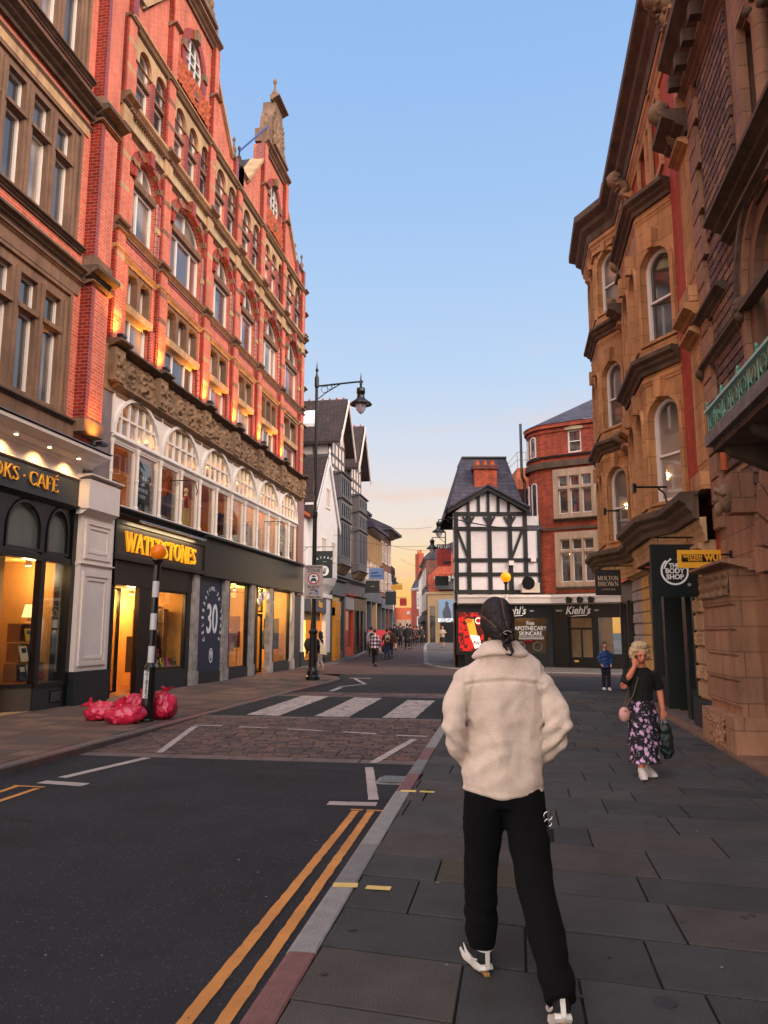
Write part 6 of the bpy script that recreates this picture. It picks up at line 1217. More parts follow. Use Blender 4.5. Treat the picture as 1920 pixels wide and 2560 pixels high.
# paired upper lights with a column
for x0 in (sb(10.1), sb(7.7)):
    x1 = x0 + 1.5; MB().slab(rect(x0 - .22, x1 + .22, 7.62, 10.75), [rect(x0 + .1, x1 - .1, 7.7, 9.75)], -.06, .06).out('window_surround', ASH, SB_)
    window(SB_, x0 + .1, x0 + .74, 7.7, 9.7, .3, WFRAME, PANE, w=.08, zs=(8.8,)); window(SB_, x0 + .78, x1 - .1, 7.7, 9.7, .3, WFRAME, PANE, w=.08, zs=(8.8,)); MB().box(x0, x1, .02, .5, 9.7, 10.7).out('lintel', ASH, SB_)
    MB().lathe(((x0 + x1) / 2, .02, 7.7), [(.14, 0), (.14, .1), (.1, .16), (.1, 1.6), (.13, 1.66), (.1, 1.72), (.19, 1.95), (.2, 2.0)], 14).out('column', ASH, SB_, smooth=True)
    b = MB(); [b.ball(((x0 + x1) / 2 + .13 * cos(t * .8), .02 + .13 * sin(t * .8), 9.42 + .13 * (t % 2)), .065, 8, 6) for t in range(8)]; b.out('carved_capital', ST_DARK, SB_, smooth=True)
# lower arch: rusticated pier, carved capital, voussoirs, keystone mask
rock('rusticated_blocks', SB_, .0, 1.72, .62, 2.28, .34, 3, ASH, y=-.28, amp=0, seed=8); MB().box(0.02, 1.7, -.28, 0, 0, 2.5).out('shop_pier', ASH, SB_)
MB().slab([(-.06, 0), (1.85, 0), (1.78, .5), (.0, .5)], (), -.42, 0).out('pier_base', ASH, SB_); MB().grid(.35, 1.35, .06, .44, 28, 12, lambda x, z: -.425 - .02 * (1 if sin(x * 38 + 5 * noise.noise(V((x * 9, z * 9, 0)))) * sin(z * 38 + 4 * noise.noise(V((z * 9, x * 9, 4)))) > .0 else 0)).out('worked_panel', ASH, SB_)
cornice(SB_, -.1, 1.9, 2.44, 2.6, .48, ASH, 'pier_cap'); MB().grid(0, 1.72, 2.12, 2.44, 50, 12, lambda x, z: -.34 - .06 * abs(sin(x * 9) * cos(z * 22)) - .04 * abs(noise.noise(V((x * 14, z * 14, 2))))).out('carved_capital', CARV, SB_, smooth=True); MB().box(0, 1.72, -.34, 0, 2.1, 2.46).out('capital_block', ASH, SB_)
b = MB(); n = 15
for k in range(n):
    t0, t1 = pi * k / n + .015, pi * (k + 1) / n - .015; f = lambda t, r: (A1 + r * cos(t), 2.35 + r * sin(t))
    b.slab([f(t0, 1.35), f(t0, 2.0), f(t1, 2.0), f(t1, 1.35)], (), -.12, .02)
b.out('voussoirs', ASH, SB_); MB().slab(arch(A1 - 1.44, A1 + 1.44, 0, 2.35, n=24), [arch(A1 - 1.3, A1 + 1.3, -.1, 2.35, n=24)], .08, .3).out('arch_reveal', ASH, SB_)
window(SB_, A1 - 1.3, A1 + 1.3, 0.3, 2.35, .26, WFRAME, PANE, w=.14, spring=2.35, xs=(A1 - .3, A1 + .3), zs=(2.3,), bw=.1)
b = MB(); b.slab([(sb(10.95) - .16, 3.2), (sb(10.95) + .16, 3.2), (sb(10.95) + .2, 3.75), (sb(10.95) - .2, 3.75)], (), -.32, 0); b.out('keystone', ASH, SB_)
b = MB(); c = (sb(10.95), -.36, 3.42); b.ball(c, (.13, .12, .2), 14, 10); b.ball((c[0], c[1] - .13, c[2] - .01), (.03, .05, .05), 8, 6); b.ball((c[0], c[1] - .1, c[2] - .15), (.09, .06, .1), 8, 6); [b.ball((c[0] + dx, c[1] - .09, c[2] + .05), (.035, .03, .02), 8, 5) for dx in (-.05, .05)]; b.tube([(c[0] - .13, c[1] - .04, c[2] + .02), (c[0], c[1] - .12, c[2] + .13), (c[0] + .13, c[1] - .04, c[2] + .02)], .035, 6); b.out('carved_mask', CARV, SB_, smooth=True)
# balcony with green ironwork
MB().box(sb(9.4), 10, -.95, .1, 3.78, 3.92).out('balcony_slab', mat('weathered_slab', (120, 112, 108), .8, var=.4, vs=6), SB_); MB().box(sb(9.33), 10, -.88, .1, 3.7, 3.78).out('balcony_soffit', ST_DARK, SB_)
for s in (9.2, 8.2, 7.2): MB().prism([(0, 3.2), (-.12, 3.22), (-.3, 3.4), (-.75, 3.62), (-.8, 3.7), (0, 3.7)], sb(s), sb(s) + .16).out('balcony_bracket', ST_DARK, SB_)
GI = mat('verdigris_iron', (84, 148, 124), .5, var=.35, vs=14); GI2 = mat('pale_verdigris', (160, 200, 186), .5, var=.1)
b = MB(); b.box(sb(9.37), 10, -.93, -.89, 4.2, 4.23); b.box(sb(9.37), 10, -.925, -.895, 3.93, 3.95); MB().box(sb(9.4), 10, -.94, -.88, 4.185, 4.215).out('balcony_rail', GI2, SB_)
x = sb(9.33); k = 0
while x < 6:
    b.tube([(x, -.91, 3.93), (x, -.91, 4.2)], .009, 5); b.tube([(x + .16 + .09 * cos(t), -.91, 4.06 + .085 * sin(t)) for t in [i * pi / 5 for i in range(11)]], .008, 5); b.tube([(x + .07, -.91, 3.95), (x + .25, -.91, 4.17)], .006, 4)
    if k % 2 == 0: b.lathe((x, -.91, 4.21), [(.02, 0), (.03, .03), (.012, .05), (.022, .08), (.0, .12)], 6)
    x += .32; k += 1
b.out('balcony_railing', GI, SB_)
b = MB(); y = -.9
for i in range(6): b.tube([(sb(9.35), -.9 + .16 * i, 3.93), (sb(9.35), -.9 + .16 * i, 4.2)], .012, 5); b.tube([(sb(9.35), -.82 + .16 * i + .05 * cos(t), 4.06 + .085 * sin(t)) for t in [j * pi / 5 for j in range(11)]], .012, 5)
b.out('balcony_side_railing', GI, SB_); MB().box(sb(9.37), sb(9.33), -.93, 0, 4.18, 4.22).out('balcony_rail', GI2, SB_)
MB().tube([(.95, -.1, 4.0), (.95, -.1, 4.55)], .05, 8).out('terracotta_pipe', TERRA, SB_)
# plinth step running along the wall foot
MB().box(-5, 25, -.47, 0, -.02, .035).out('stone_step', ST_BROWN, SB_)
# ================================================================ street furniture
AMB = mat('amber_globe', (226, 112, 8), .3, emit=.3); AMB2 = mat('amber_globe_lit', (255, 146, 4), .3, emit=.9)
def beacon(loc, label, gm, h=3.12, plate=True, r=.15):
    o = empty('belisha_beacon', loc, -YAW * 0, label, 'beacon', 'amber globe beacons of the zebra crossing')
    b = MB(); seg = 16; z = 1.0
    b.cur = 0; b.lathe((0, 0, 0), [(.13, 0), (.13, .03), (.115, .05), (.11, .98), (.075, 1.04), (.065, 1.06)], 16)
    col = 0
    n = 6; zz = 1.06; dz = (h - r - .1 - 1.06) / n
    for k in range(n): b.cur = (k + 1) % 2; b.lathe((0, 0, 0), [(.062, zz), (.062, zz + dz)], 16); zz += dz
    b.cur = 0; b.lathe((0, 0, zz), [(.06, 0), (.07, .03), (.12, .09), (.12, .11)], 16); b.out('pole', [IRON, WHITE], o, smooth=False)
    MB().ball((0, 0, h), r, 24, 16).out('globe', gm, o, smooth=True)
    if plate:
        a = R(-4); T = M.Rotation(a, 4, 'Z'); p = MB(T).slab(rect(-.05, .05, .42, .92), (), -.122, -.112).out('number_plate', mat('plate_white', (206, 204, 204), .5), o); 
        for k, c in enumerate('Z1B302'): text('lettering', c, .1, BLK, p, (.008, -.125, .875 - .081 * k), ext=.002, bold=.002)
    return o
bc_ = beacon((-6.76, 13.59, 0), 'amber globe beacon on a black and white striped pole beside the red bags', AMB); bc_.rotation_euler = (0, R(1.4), 0)
p = camw(5.46, 34.5); beacon((p.x, p.y, .03), 'glowing amber globe beacon across the junction by the timber framed building', AMB2, 4.02, False, .23)
# tall lamp standard with swan bracket and domed lantern
def lantern(b, c, s=1.):
    b.lathe((c[0], c[1], c[2]), [(.0, .52 * s), (.03 * s, .5 * s), (.05 * s, .36 * s), (.15 * s, .34 * s), (.16 * s, .16 * s), (.13 * s, .14 * s), (.14 * s, .0), (.17 * s, -.06 * s), (.38 * s, -.22 * s), (.41 * s, -.27 * s), (.38 * s, -.28 * s), (.2 * s, -.2 * s)], 20, cap=False)
GLO = mat('clear_lamp_glass', (206, 200, 210), .15, var=.05, spec=.8)
def bowl(c, s, parent): return MB().lathe(c, [(.19 * s, -.2 * s), (.205 * s, -.32 * s), (.17 * s, -.45 * s), (.08 * s, -.58 * s), (.0, -.63 * s)], 18, cap=False).out('lamp_glass', GLO, parent, smooth=True)
SLm = empty('street_lamp', (-6.94, 26.0, 0), YAW, 'tall black street lamp with scrolled arm and domed lantern carrying the pedestrian zone sign', 'street lamp')
MB().lathe((0, 0, 0), [(.24, 0), (.24, .12), (.2, .16), (.19, .3), (.14, .42), (.13, .5), (.125, 1.55), (.16, 1.6), (.16, 1.66), (.1, 1.72), (.085, 2.2), (.075, 5.6), (.095, 5.65), (.095, 5.8), (.06, 5.86), (.055, 10.35), (.08, 10.4), (.08, 10.75), (.05, 10.8), (.03, 10.95), (.06, 11.02), (.03, 11.1), (.0, 11.38)], 16).out('pole', IRON, SLm, smooth=False)
b = MB(); b.tube([(0, 0, 10.42), (1.4, 0, 10.58), (1.68, 0, 10.6)], .035, 8); [b.tube([(cx + r * cos(t * pi / 8), 0, cz + r * sin(t * pi / 8)) for t in range(17)], .012, 5) for cx, cz, r in ((.28, 10.3, .12), (.46, 10.38, .08), (.6, 10.42, .055))]; b.tube([(.06, 0, 9.95), (.3, 0, 10.15), (.85, 0, 10.5)], .018, 6); b.lathe((1.6, 0, 10.6), [(.05, -.12), (.06, 0), (.03, .06), (.02, .2), (0, .35)], 10); b.out('bracket_arm', IRON, SLm)
L_ = MB(); lantern(L_, (1.6, 0, 10.0)); lt = L_.out('lantern', IRON, SLm, smooth=True); bowl((1.6, 0, 10.0), 1., lt)
# wall lamps on the timber building and far lamps
for i, (X, D, z, s, lab) in enumerate(((2.62, 36.4, 6.55, .8, 'domed black wall lamp nearer the roof of the timber framed building'), (2.62, 41.5, 6.3, .8, 'domed black wall lamp beside the letting board'), (1.1, 76, 6.6, .9, 'far domed street lamp on the left side near the cream buildings'), (4.6, 84, 6.2, .9, 'far domed wall lamp beside the dark red brick house'))):
    p = camw(X, D, z); o = empty('wall_lamp', p, YAW, lab, 'wall lamp', 'domed lamps on wall brackets'); b = MB(); lantern(b, (0, 0, 0), s); l_ = b.out('lantern', IRON, o, smooth=True); bowl((0, 0, 0), s, l_); d = .72 if i != 2 else -.9
    b = MB(); b.tube([(0, 0, .5 * s), (d, 0, .5 * s)], .022, 6); b.tube([(d, 0, .1), (d * .5, 0, .5 * s)], .015, 5); b.box(d - .03, d + .03, -.03, .03, 0, .7); b.out('bracket_arm', IRON, o)
# ---------------------------------------------------------------- signs
def board(name, p, rz, w, h, m, label, cat='hanging sign', th=.04, group=None):
    o = empty(name, p, rz, label, cat, group); q = MB().slab(rect(-w / 2, w / 2, 0, h), (), -th / 2, th / 2).out('board', m, o); return o, q
PW = mat('sign_plate_pale', (188, 168, 160), .5); o, q = board('pedestrian_zone_sign', (-6.94, 26.0, 2.76), YAW, .64, 1.16, PW, 'pale pedestrian zone plate with red ring fixed to the tall lamp post', 'road sign'); q.location = (0, -.13, 0)
MB().slab(rect(-.3, .3, .02, 1.14), [rect(-.29, .29, .03, 1.13)], -.155, -.15).out('border', BLK, q) if False else None
for t_, z, s, k in (('PEDESTRIAN', 1.08, .11, .9), ('ZONE', .96, .16, 1.), ('Except for', .40, .11, .85), ('loading', .31, .10, .85), ('and', .19, .1, .85), ('4.30pm-10am', .06, .11, .8)): text('lettering', t_, s, BLK, o, (0 if t_ != 'and' else -.1, -.155, z), ext=.003, bold=.003, sx=k, sp=1.05)
b = MB(); b.slab([(.2 * cos(t * pi / 12), .69 + .2 * sin(t * pi / 12)) for t in range(24)], [[(.16 * cos(t * pi / 12), .69 + .16 * sin(t * pi / 12)) for t in range(24)]], -.158, -.152); b.out('red_ring', mat('sign_red', (190, 30, 30), .45), o)
MB().slab([(.16 * cos(t * pi / 12), .69 + .16 * sin(t * pi / 12)) for t in range(24)], (), -.154, -.151).out('ring_field', SIGNW, o)
b = MB(); b.slab([(-.1, .6), (.1, .6), (.1, .66), (.07, .67), (.05, .71), (-.05, .71), (-.07, .67), (-.1, .66)], (), -.158, -.154); b.box(-.09, -.05, -.158, -.154, .57, .6); b.box(.05, .09, -.158, -.154, .57, .6); b.slab([(-.07, .74), (.06, .74), (.08, .77), (.02, .79), (-.0, .82), (-.05, .79)], (), -.158, -.154); b.out('vehicle_symbol', BLK, o)
MB().slab(rect(.04, .17, .14, .26), (), -.158, -.15).out('blue_panel', mat('sign_blue', (40, 80, 170), .4), o); b = MB(); b.slab([(.1 + .035 * cos(t * pi / 5), .18 + .035 * sin(t * pi / 5)) for t in range(10)], [[(.1 + .022 * cos(t * pi / 5), .18 + .022 * sin(t * pi / 5)) for t in range(10)]], -.162, -.158); b.box(.09, .1, -.162, -.158, .19, .245); b.box(.09, .13, -.162, -.158, .2, .21); b.out('wheelchair_symbol', SIGNW, o); MB().box(-.3, .3, -.157, -.15, .455, .462).out('rule', BLK, o)
b = MB(); [b.tube([(-.1, .0, z), (-.1, -.12, z)], .015, 6) for z in (.3, .9)]; b.out('clamp', IRON, o)
# projecting shop signs; each hangs from its own bracket
def arm(o, x0, x1, z, drops=(), y=0, r=.016, brace=True, end=None):
    b = MB(); b.tube([(x0, y, z), (x1, y, z)], r, 6)
    for x in drops: b.tube([(x, y, z), (x, y, z - .08)], .008, 4)
    e = end if end is not None else x1; s = 1 if e > (x0 + x1) / 2 else -1
    b.box(e - .02, e + .02, y - .04, y + .04, z - .35, z + .06)
    if brace: b.tube([(e, y, z - .3), (e - s * .35, y, z)], r * .8, 5)
    b.out('bracket', IRON, o)
FG = mat('sign_dark_green', (20, 32, 34), .35)
o, q = board('hanging_sign', (-9.0, 35.6, 4.15), YAW * .5, .78, 1.3, FG, 'dark green hanging sign with arched FATFACE lettering beside the white house'); arm(o, -1.2, .5, 1.5, (-.3, .3), end=-1.15)
for k, ch in enumerate('FATFACE'): a = R(120 - 10 * k); text('lettering', ch, .15, SIGNW, o, (1.0 * cos(a), -.03, .0 + .98 * sin(a) + .0), ext=.004, bold=.004, sx=.85, rot=(pi / 2, (pi / 2 - a) * .6, 0))
b = MB(); b.slab([(.22 * cos(t * pi / 10), .35 + .24 * sin(t * pi / 10)) for t in range(20)], (), -.035, -.025); b.out('emblem', SIGNW, o); b = MB(); [b.slab([(-.015 + dx, .2), (.015 + dx, .2), (.02 + dx * 3, .5), (-.02 + dx * 3, .5)], (), -.04, -.036) for dx in (-.03, 0, .03)]; b.out('emblem_mark', FG, o); MB().box(-.1, .1, -.032, -.025, .78, .79).out('rule', SIGNW, o)
o, q = board('hanging_sign', (2.62, 13.55, 2.2), YAW * .9, .78, .88, FG, 'large black green hanging sign reading THE BODY SHOP', th=.05); arm(o, -.3, .75, 1.0, (-.25, .25), brace=False); b = MB()
for a0, a1, r, w in ((70, -250, .235, .03),):
    n = 36; P1 = [(r * cos(R(128 + (412 - 128) * k / n)), .43 + r * sin(R(128 + (412 - 128) * k / n))) for k in range(n + 1)]
    for k in range(n): A, C = P1[k], P1[k + 1]; f = (r - w) / r; b.slab([A, C, (C[0] * f, .43 + (C[1] - .43) * f), (A[0] * f, .43 + (A[1] - .43) * f)], (), -.034, -.026)
for s in (-1, 1): b.slab([(s * .19, .47), (s * .14, .58), (s * .06, .645), (s * .045, .625), (s * .12, .56), (s * .165, .47)], (), -.034, -.026)
b.out('ring_emblem', SIGNW, o)
for t_, z, s in (('THE', .52, .1), ('BODY', .43, .115), ('SHOP', .33, .115)): text('lettering', t_, s, SIGNW, o, (0, -.03, z), ext=.004, bold=.003)
text('lettering', '®', .07, SIGNW, o, (.23, -.03, .2), ext=.003)
YW = mat('sign_yellow', (236, 172, 48), .45); o, q = board('hanging_sign', (2.72, 12.15, 2.57), YAW * .8, .64, .27, YW, 'yellow projecting sign reading WESTERN UNION WU'); MB().box(-.27, .28, -.03, -.022, .09, .2).out('black_panel', BLK, o); text('lettering', 'WESTERN', .06, YW, o, (-.11, -.034, .167), ext=.003, bold=.002, sp=1.1); text('lettering', 'UNION', .06, YW, o, (-.075, -.034, .118), ext=.003, bold=.002, sp=1.1); text('lettering', 'WU', .125, YW, o, (.17, -.034, .143), ext=.003, bold=.006, sx=.9); arm(o, .3, .48, .2, brace=False)
o, q = board('hanging_sign', (2.35, 20.7, 2.56), YAW * .9, .66, .66, mat('sign_brown_black', (34, 28, 28), .5), 'dark brown hanging sign reading MOLTON BROWN'); PBR = mat('pale_bronze', (206, 184, 150), .5); arm(o, -.35, .9, .76, (-.2, .2), brace=False)
for t_, z in (('MOLTON', .385), ('BROWN', .235)): roman('lettering', t_, .115, PBR, o, -.27, .27, z, -.02, .006)
text('lettering', 'LONDON', .06, PBR, o, (0, -.025, .15), ext=.003, sp=1.5)
o, q = board('letting_board', camw(2.86, 36.6, 4.72), YAW, .68, 1.05, mat('board_red', (170, 34, 30), .5), 'red and black TO LET board on the side of the timber framed building', 'letting board'); MB().box(-.34, .34, -.03, -.02, .82, 1.05).out('black_strip', BLK, o); text('lettering', 'TO LET', .21, SIGNW, o, (0, -.035, .93), ext=.004, bold=.004, sx=.9)
for i in range(4):
    for j in range(4):
        if i > 1 and j in (0, 2): continue
        cx, cz = -.24 + .16 * i, .12 + .17 * j + (.08 if i % 2 else 0); MB().slab([(cx + .075 * cos(k * pi / 3), cz + .085 * sin(k * pi / 3)) for k in range(6)], [[(cx + .055 * cos(k * pi / 3), cz + .065 * sin(k * pi / 3)) for k in range(6)]], -.028, -.02).out('hexagon', BLK, o)
MB().box(-.02, .34, -.035, -.02, .1, .24).out('black_panel', BLK, o); b = MB(); b.box(.34, .52, -.02, .02, .2, .23); b.box(.34, .52, -.02, .02, .8, .83); b.out('bracket', IRON, o)
for i, (n_, s_, z, w, h, m, lab) in enumerate(((-9.0, 49.4, 5.0, .95, .75, mat('sign_pale_blue', (108, 130, 170), .5), 'pale blue projecting sign above a black one up the left side'), (-9.1, 48.6, 4.1, .9, .8, BLK, 'black projecting sign under the pale blue one'), (-9.3, 60, 4.9, .9, .42, mat('dull_yellow_sign', (186, 130, 40), .6), 'yellow projecting sign under the far overhanging roof'), (-9.0, 61.5, 3.7, .55, .6, mat('dull_red_sign', (150, 30, 32), .5), 'red square projecting sign far up the left side'), (-9.2, 56.5, 3.6, .8, 1.0, FG, 'dark green projecting sign beside the yellow doorway'))):
    o, q = board('projecting_sign', (n_, s_, z), YAW * .6, w, h, m, lab, group='projecting signs up the left side'); arm(o, -1.0, w / 2, h + .06, (0,), end=-.95)
    if i == 0: b = MB(); [b.box(-.35, .35 - .2 * (k % 2), -.03, -.022, .2 + .2 * k, .28 + .2 * k) for k in range(2)]; b.out('blue_lines', mat('deep_blue', (40, 60, 130), .5), o)
    if i == 1: text('lettering', 'AU·VO·DKA' if False else '····', .2, GOLD, o, (0, -.03, .4), ext=.004, bold=.01)
o, q = board('projecting_sign', camw(3.0, 40, 4.0), YAW, .7, .5, FG, 'small dark green sign below the letting board'); arm(o, -.2, .5, .56)
for i, (x, z) in enumerate(((-.2, 3.6), (-.1, 5.9))):  # wires strung over the far street
    pass
def wire(a, c, sag, label, r=.012, name='overhead_wire'):
    a, c = V(a), V(c); P = [a + (c - a) * t + V((0, 0, -sag * 4 * t * (1 - t))) for t in [k / 16 for k in range(17)]]; tag(MB().tube(P, r, 5).out(name, IRON), label, 'wire', 'wires strung across the street')
for D, zl, zr_, lab in ((40, 6.9, 6.3, 'lowest thin wire crossing the far street by the wall lamps'), (46, 8.6, 8.1, 'thin wire crossing above the far street, second from the front'), (55, 8.2, 7.7, 'thin wire crossing the middle of the far street'), (66, 7.9, 7.4, 'thin wire crossing the far street by the brown brick roof')):
    wire((-9.9, D, zl), camw(3.0 if D < 50 else 4.4, D + 1.5, zr_), .35, lab, .009)
wire(camw(3.0, 35.7, 6.95), camw(6.6, 35.65, 6.35), .1, 'black cable sagging across the timber framed gable', .03)
# slender black wall brackets without signs
for i, (n_, s_, z) in enumerate(((2.75, 14.7, 4.28), (2.4, 18.6, 4.45))):
    o = empty('empty_sign_bracket', (n_, s_, z), YAW * .8, ['empty black sign bracket by the lower bay window nearest the stone building', 'short empty black bracket farther along the lower bay'][i], 'bracket'); L = .55 if i == 0 else .3
    MB().tube([(-L, 0, 0), (.05, 0, 0)], .02, 6).out('bar', IRON, o); MB().box(-L - .03, -L + .03, -.05, .05, -.1, .06).out('end_clamp', IRON, o)
    if i == 0: MB().tube([(-L * .2, 0, -.02), (-.0, 0, -.12), (.05, 0, -.35)], .018, 6).out('stay', IRON, o)
# scrolled brackets on the clothes shop window
for i, s_ in enumerate((20.35, 28.8)):
    o = empty('scroll_bracket', (-9.75, s_, 5.62), R(12), ['scrolled black sign bracket on the white shop window above WATERSTONES', 'scrolled black sign bracket on the farther white shop windows'][i], 'bracket', 'scrolled iron brackets'); b = MB(); b.tube([(0, 0, .3), (.55, 0, .32), (.72, 0, .25), (.8, 0, 0), (.76, 0, -.12)], .018, 6); b.out('arm', IRON, o); b = MB(); [b.tube([(x + .07 * cos(t * .8) * (1 - t / 14), 0, .2 + .07 * sin(t * .8) * (1 - t / 14)) for t in range(11)], .01, 5) for x in (.2, .5)]; b.out('scroll', IRON, o)
# FATFACE banners inside the first-floor window
for i, s_ in enumerate((18.9, 31.6)):
    o, q = board('window_banner', (-10.02, s_ + .55, 4.95), R(90), .86, 1.3, mat('banner_black', (30, 34, 40), .5), ['black FATFACE WOMENS SHOP banner behind the first white shop windows', 'black FATFACE WOMENS SHOP banner behind the farthest white shop windows'][i], 'banner', group='black window banners'); o.location.x -= .12
    for k, ch in enumerate('FATFACE'): a = R(115 - 8.3 * k); text('lettering', ch, .14, SIGNW, o, (1.0 * cos(a), -.03, -.12 + .98 * sin(a)), ext=.004, bold=.004, sx=.85, rot=(pi / 2, (pi / 2 - a) * .6, 0))
    text('lettering', 'WOMENS', .15, SIGNW, o, (0, -.03, .52), ext=.004, sx=.9); text('lettering', 'SHOP', .15, SIGNW, o, (0, -.03, .34), ext=.004, sx=.9); MB().box(-.15, .15, -.03, -.02, .68, .695).out('rule', SIGNW, o)
# advertising panel by the black shop
o = empty('advertising_panel', camw(3.9, 34.9, 0), YAW, 'black framed advertising panel with a glowing red fast food poster', 'advertising panel')
MB().box(-.66, .66, -.09, .09, .62, 2.62).out('panel_body', BLK, o); MB().box(-.3, .3, -.07, .07, 0.0, .62).out('foot', BLK, o)
pst = bpy.data.materials.new('red_poster'); pst.use_nodes = True; N = pst.node_tree.nodes; L_n = pst.node_tree.links; bs = N['Principled BSDF']; tc_ = N.new('ShaderNodeTexCoord'); wv = N.new('ShaderNodeTexNoise'); wv.inputs['Scale'].default_value = 5; L_n.new(tc_.outputs['Object'], wv.inputs[0]); cr_ = N.new('ShaderNodeValToRGB'); cr_.color_ramp.interpolation = 'CONSTANT'; L_n.new(wv.outputs[0], cr_.inputs[0]); cr_.color_ramp.elements[0].color = srgb(60, 6, 8); cr_.color_ramp.elements[1].color = srgb(196, 24, 14); cr_.color_ramp.elements[1].position = .47
L_n.new(cr_.outputs[0], bs.inputs['Base Color']); L_n.new(cr_.outputs[0], bs.inputs['Emission Color']); bs.inputs['Emission Strength'].default_value = .45
MB().box(-.56, .56, -.1, -.09, .78, 2.48).out('poster', pst, o)
b = MB(); b.slab([(-.2, 2.1), (.12, 2.2), (.3, 1.35), (-.02, 1.25)], (), -.112, -.1); b.out('wrap_picture', mat('poster_orange', (250, 150, 40), emit=.8), o); b = MB(); b.slab([(-.06, 1.5), (.36, 1.45), (.46, 1.0), (.16, .88)], (), -.118, -.1); b.out('paper_picture', mat('poster_white', (240, 226, 214), emit=.7), o); text('lettering', 'KFC', .2, BLK, o, (.27, -.125, 1.12), rot=(pi / 2, .3, 0), ext=.003, bold=.004)
b = MB(); b.ball((-.1, -.115, 2.12), (.17, .01, .1), 12, 6); b.out('filling_picture', mat('poster_filling', (220, 96, 30), emit=.8), o)
b = MB(); b.slab([(.33 + .15 * cos(t * pi / 8), 2.12 + .15 * sin(t * pi / 8)) for t in range(16)], [[(.33 + .1 * cos(t * pi / 8), 2.12 + .1 * sin(t * pi / 8)) for t in range(16)]], -.115, -.1); b.out('roundel', mat('poster_white', (240, 226, 214), emit=.7), o)
for t_, x, z, s, rt in (('SPICY', -.28, 2.36, .24, 0), ('EPIC', .3, 1.7, .26, .9), ('SPICY', -.42, 1.3, .22, 1.4)): text('lettering', t_, s, mat('poster_dark_red', (70, 6, 8), emit=.3), o, (x, -.108, z), rot=(pi / 2, rt, 0), ext=.003, bold=.012)
# ---------------------------------------------------------------- refuse bags
BAG = mat('red_plastic_bag', (214, 38, 74), .3, var=.3, vs=3, spec=.8); BAG.node_tree.nodes['Principled BSDF'].inputs['Subsurface Weight'].default_value = 0
def bag(loc, rx, ry, rz_, seed, neck, label, rot=0):
    rx *= .84; ry *= .88; rz_ *= .78
    """slumped bag: sagging pear body with pleats gathered to a knotted neck"""
    ns, nr = 60, 34; vs = []; rnd = random.Random(seed); nk = V(neck).normalized(); A = []
    q = V((0, 0, 1)).rotation_difference(nk)
    for i in range(nr + 1):
        t = pi * i / nr
        for k in range(ns):
            a = 2 * pi * k / ns; d = V((sin(t) * cos(a), sin(t) * sin(a), cos(t)))
            g = max(0, 1 - t / .75); pleat = .10 * sin(a * 9 + seed + 2 * noise.noise(V((a, t * 2, seed)))) * math.exp(-t * .9) + .05 * sin(a * 17 + seed * 2)* math.exp(-t * .7)
            r = 1 - .62 * g ** 1.2 + pleat; w = q @ d
            p = V((w.x * rx * r, w.y * ry * r, w.z * rz_ * r)) + nk * (.34 * rz_ * g ** 2)
            nn = noise.noise(p * 5 + V((seed, 0, 0))) * .10 * rx * 2 + abs(noise.noise(p * 13 + V((0, seed, 0)))) * .045 + abs(noise.noise(V((p.x * 9 + p.z * 8, p.y * 26, seed)))) * .035
            p += w * (nn - .03); p.z = max(p.z + rz_ * .86, .004 + .01 * abs(nn)); vs.append(p)
    b = MB(); fs = [(i * ns + k, i * ns + (k + 1) % ns, (i + 1) * ns + (k + 1) % ns, (i + 1) * ns + k) for i in range(nr) for k in range(ns)]
    b.add(vs, fs); o = b.out('refuse_bag', BAG, None, smooth=True); o.location = loc; o.rotation_euler.z = rot; tag(o, label, 'refuse bag', 'red refuse bags piled round the beacon')
    # knot and torn flare
    top = q @ V((0, 0, 1)); c = V((top.x * rx * .38, top.y * ry * .38, top.z * rz_ * .38 + rz_ * .86)) + nk * .30 * rz_; b = MB(); b.ball(c + nk * .03, (.04, .04, .04), 8, 6); vs = []; n = 16
    u = nk.orthogonal().normalized(); v = nk.cross(u)
    for j in range(4):
        for k in range(n): a = 2 * pi * k / n; r = (.02 + .032 * j) * (1 + .35 * sin(a * 3 + seed)); vs.append(c + nk * (.03 + .035 * j + .03 * sin(a * 2 + seed)) + u * (r * cos(a)) + v * (r * .55 * sin(a)))
    b.add(vs, [(j * n + k, j * n + (k + 1) % n, (j + 1) * n + (k + 1) % n, (j + 1) * n + k) for j in range(3) for k in range(n)]); b.out('knot', BAG, o, smooth=True); return o
bag((-7.72, 13.62, 0), .36, .3, .25, 1, (-.75, -.1, .55), 'red plastic refuse bag lying leftmost, its knotted neck up on the left')
bag((-7.0, 13.2, 0), .42, .32, .24, 4, (-.3, .1, .7), 'red plastic refuse bag slumped in front, touching the beacon')
bag((-7.22, 14.1, 0), .36, .3, .32, 7, (.4, .2, .8), 'red plastic refuse bag behind the front one, left of the pole')
bag((-6.62, 13.98, 0), .3, .28, .38, 9, (.1, .1, 1), 'red plastic refuse bag standing upright to the right of the pole')
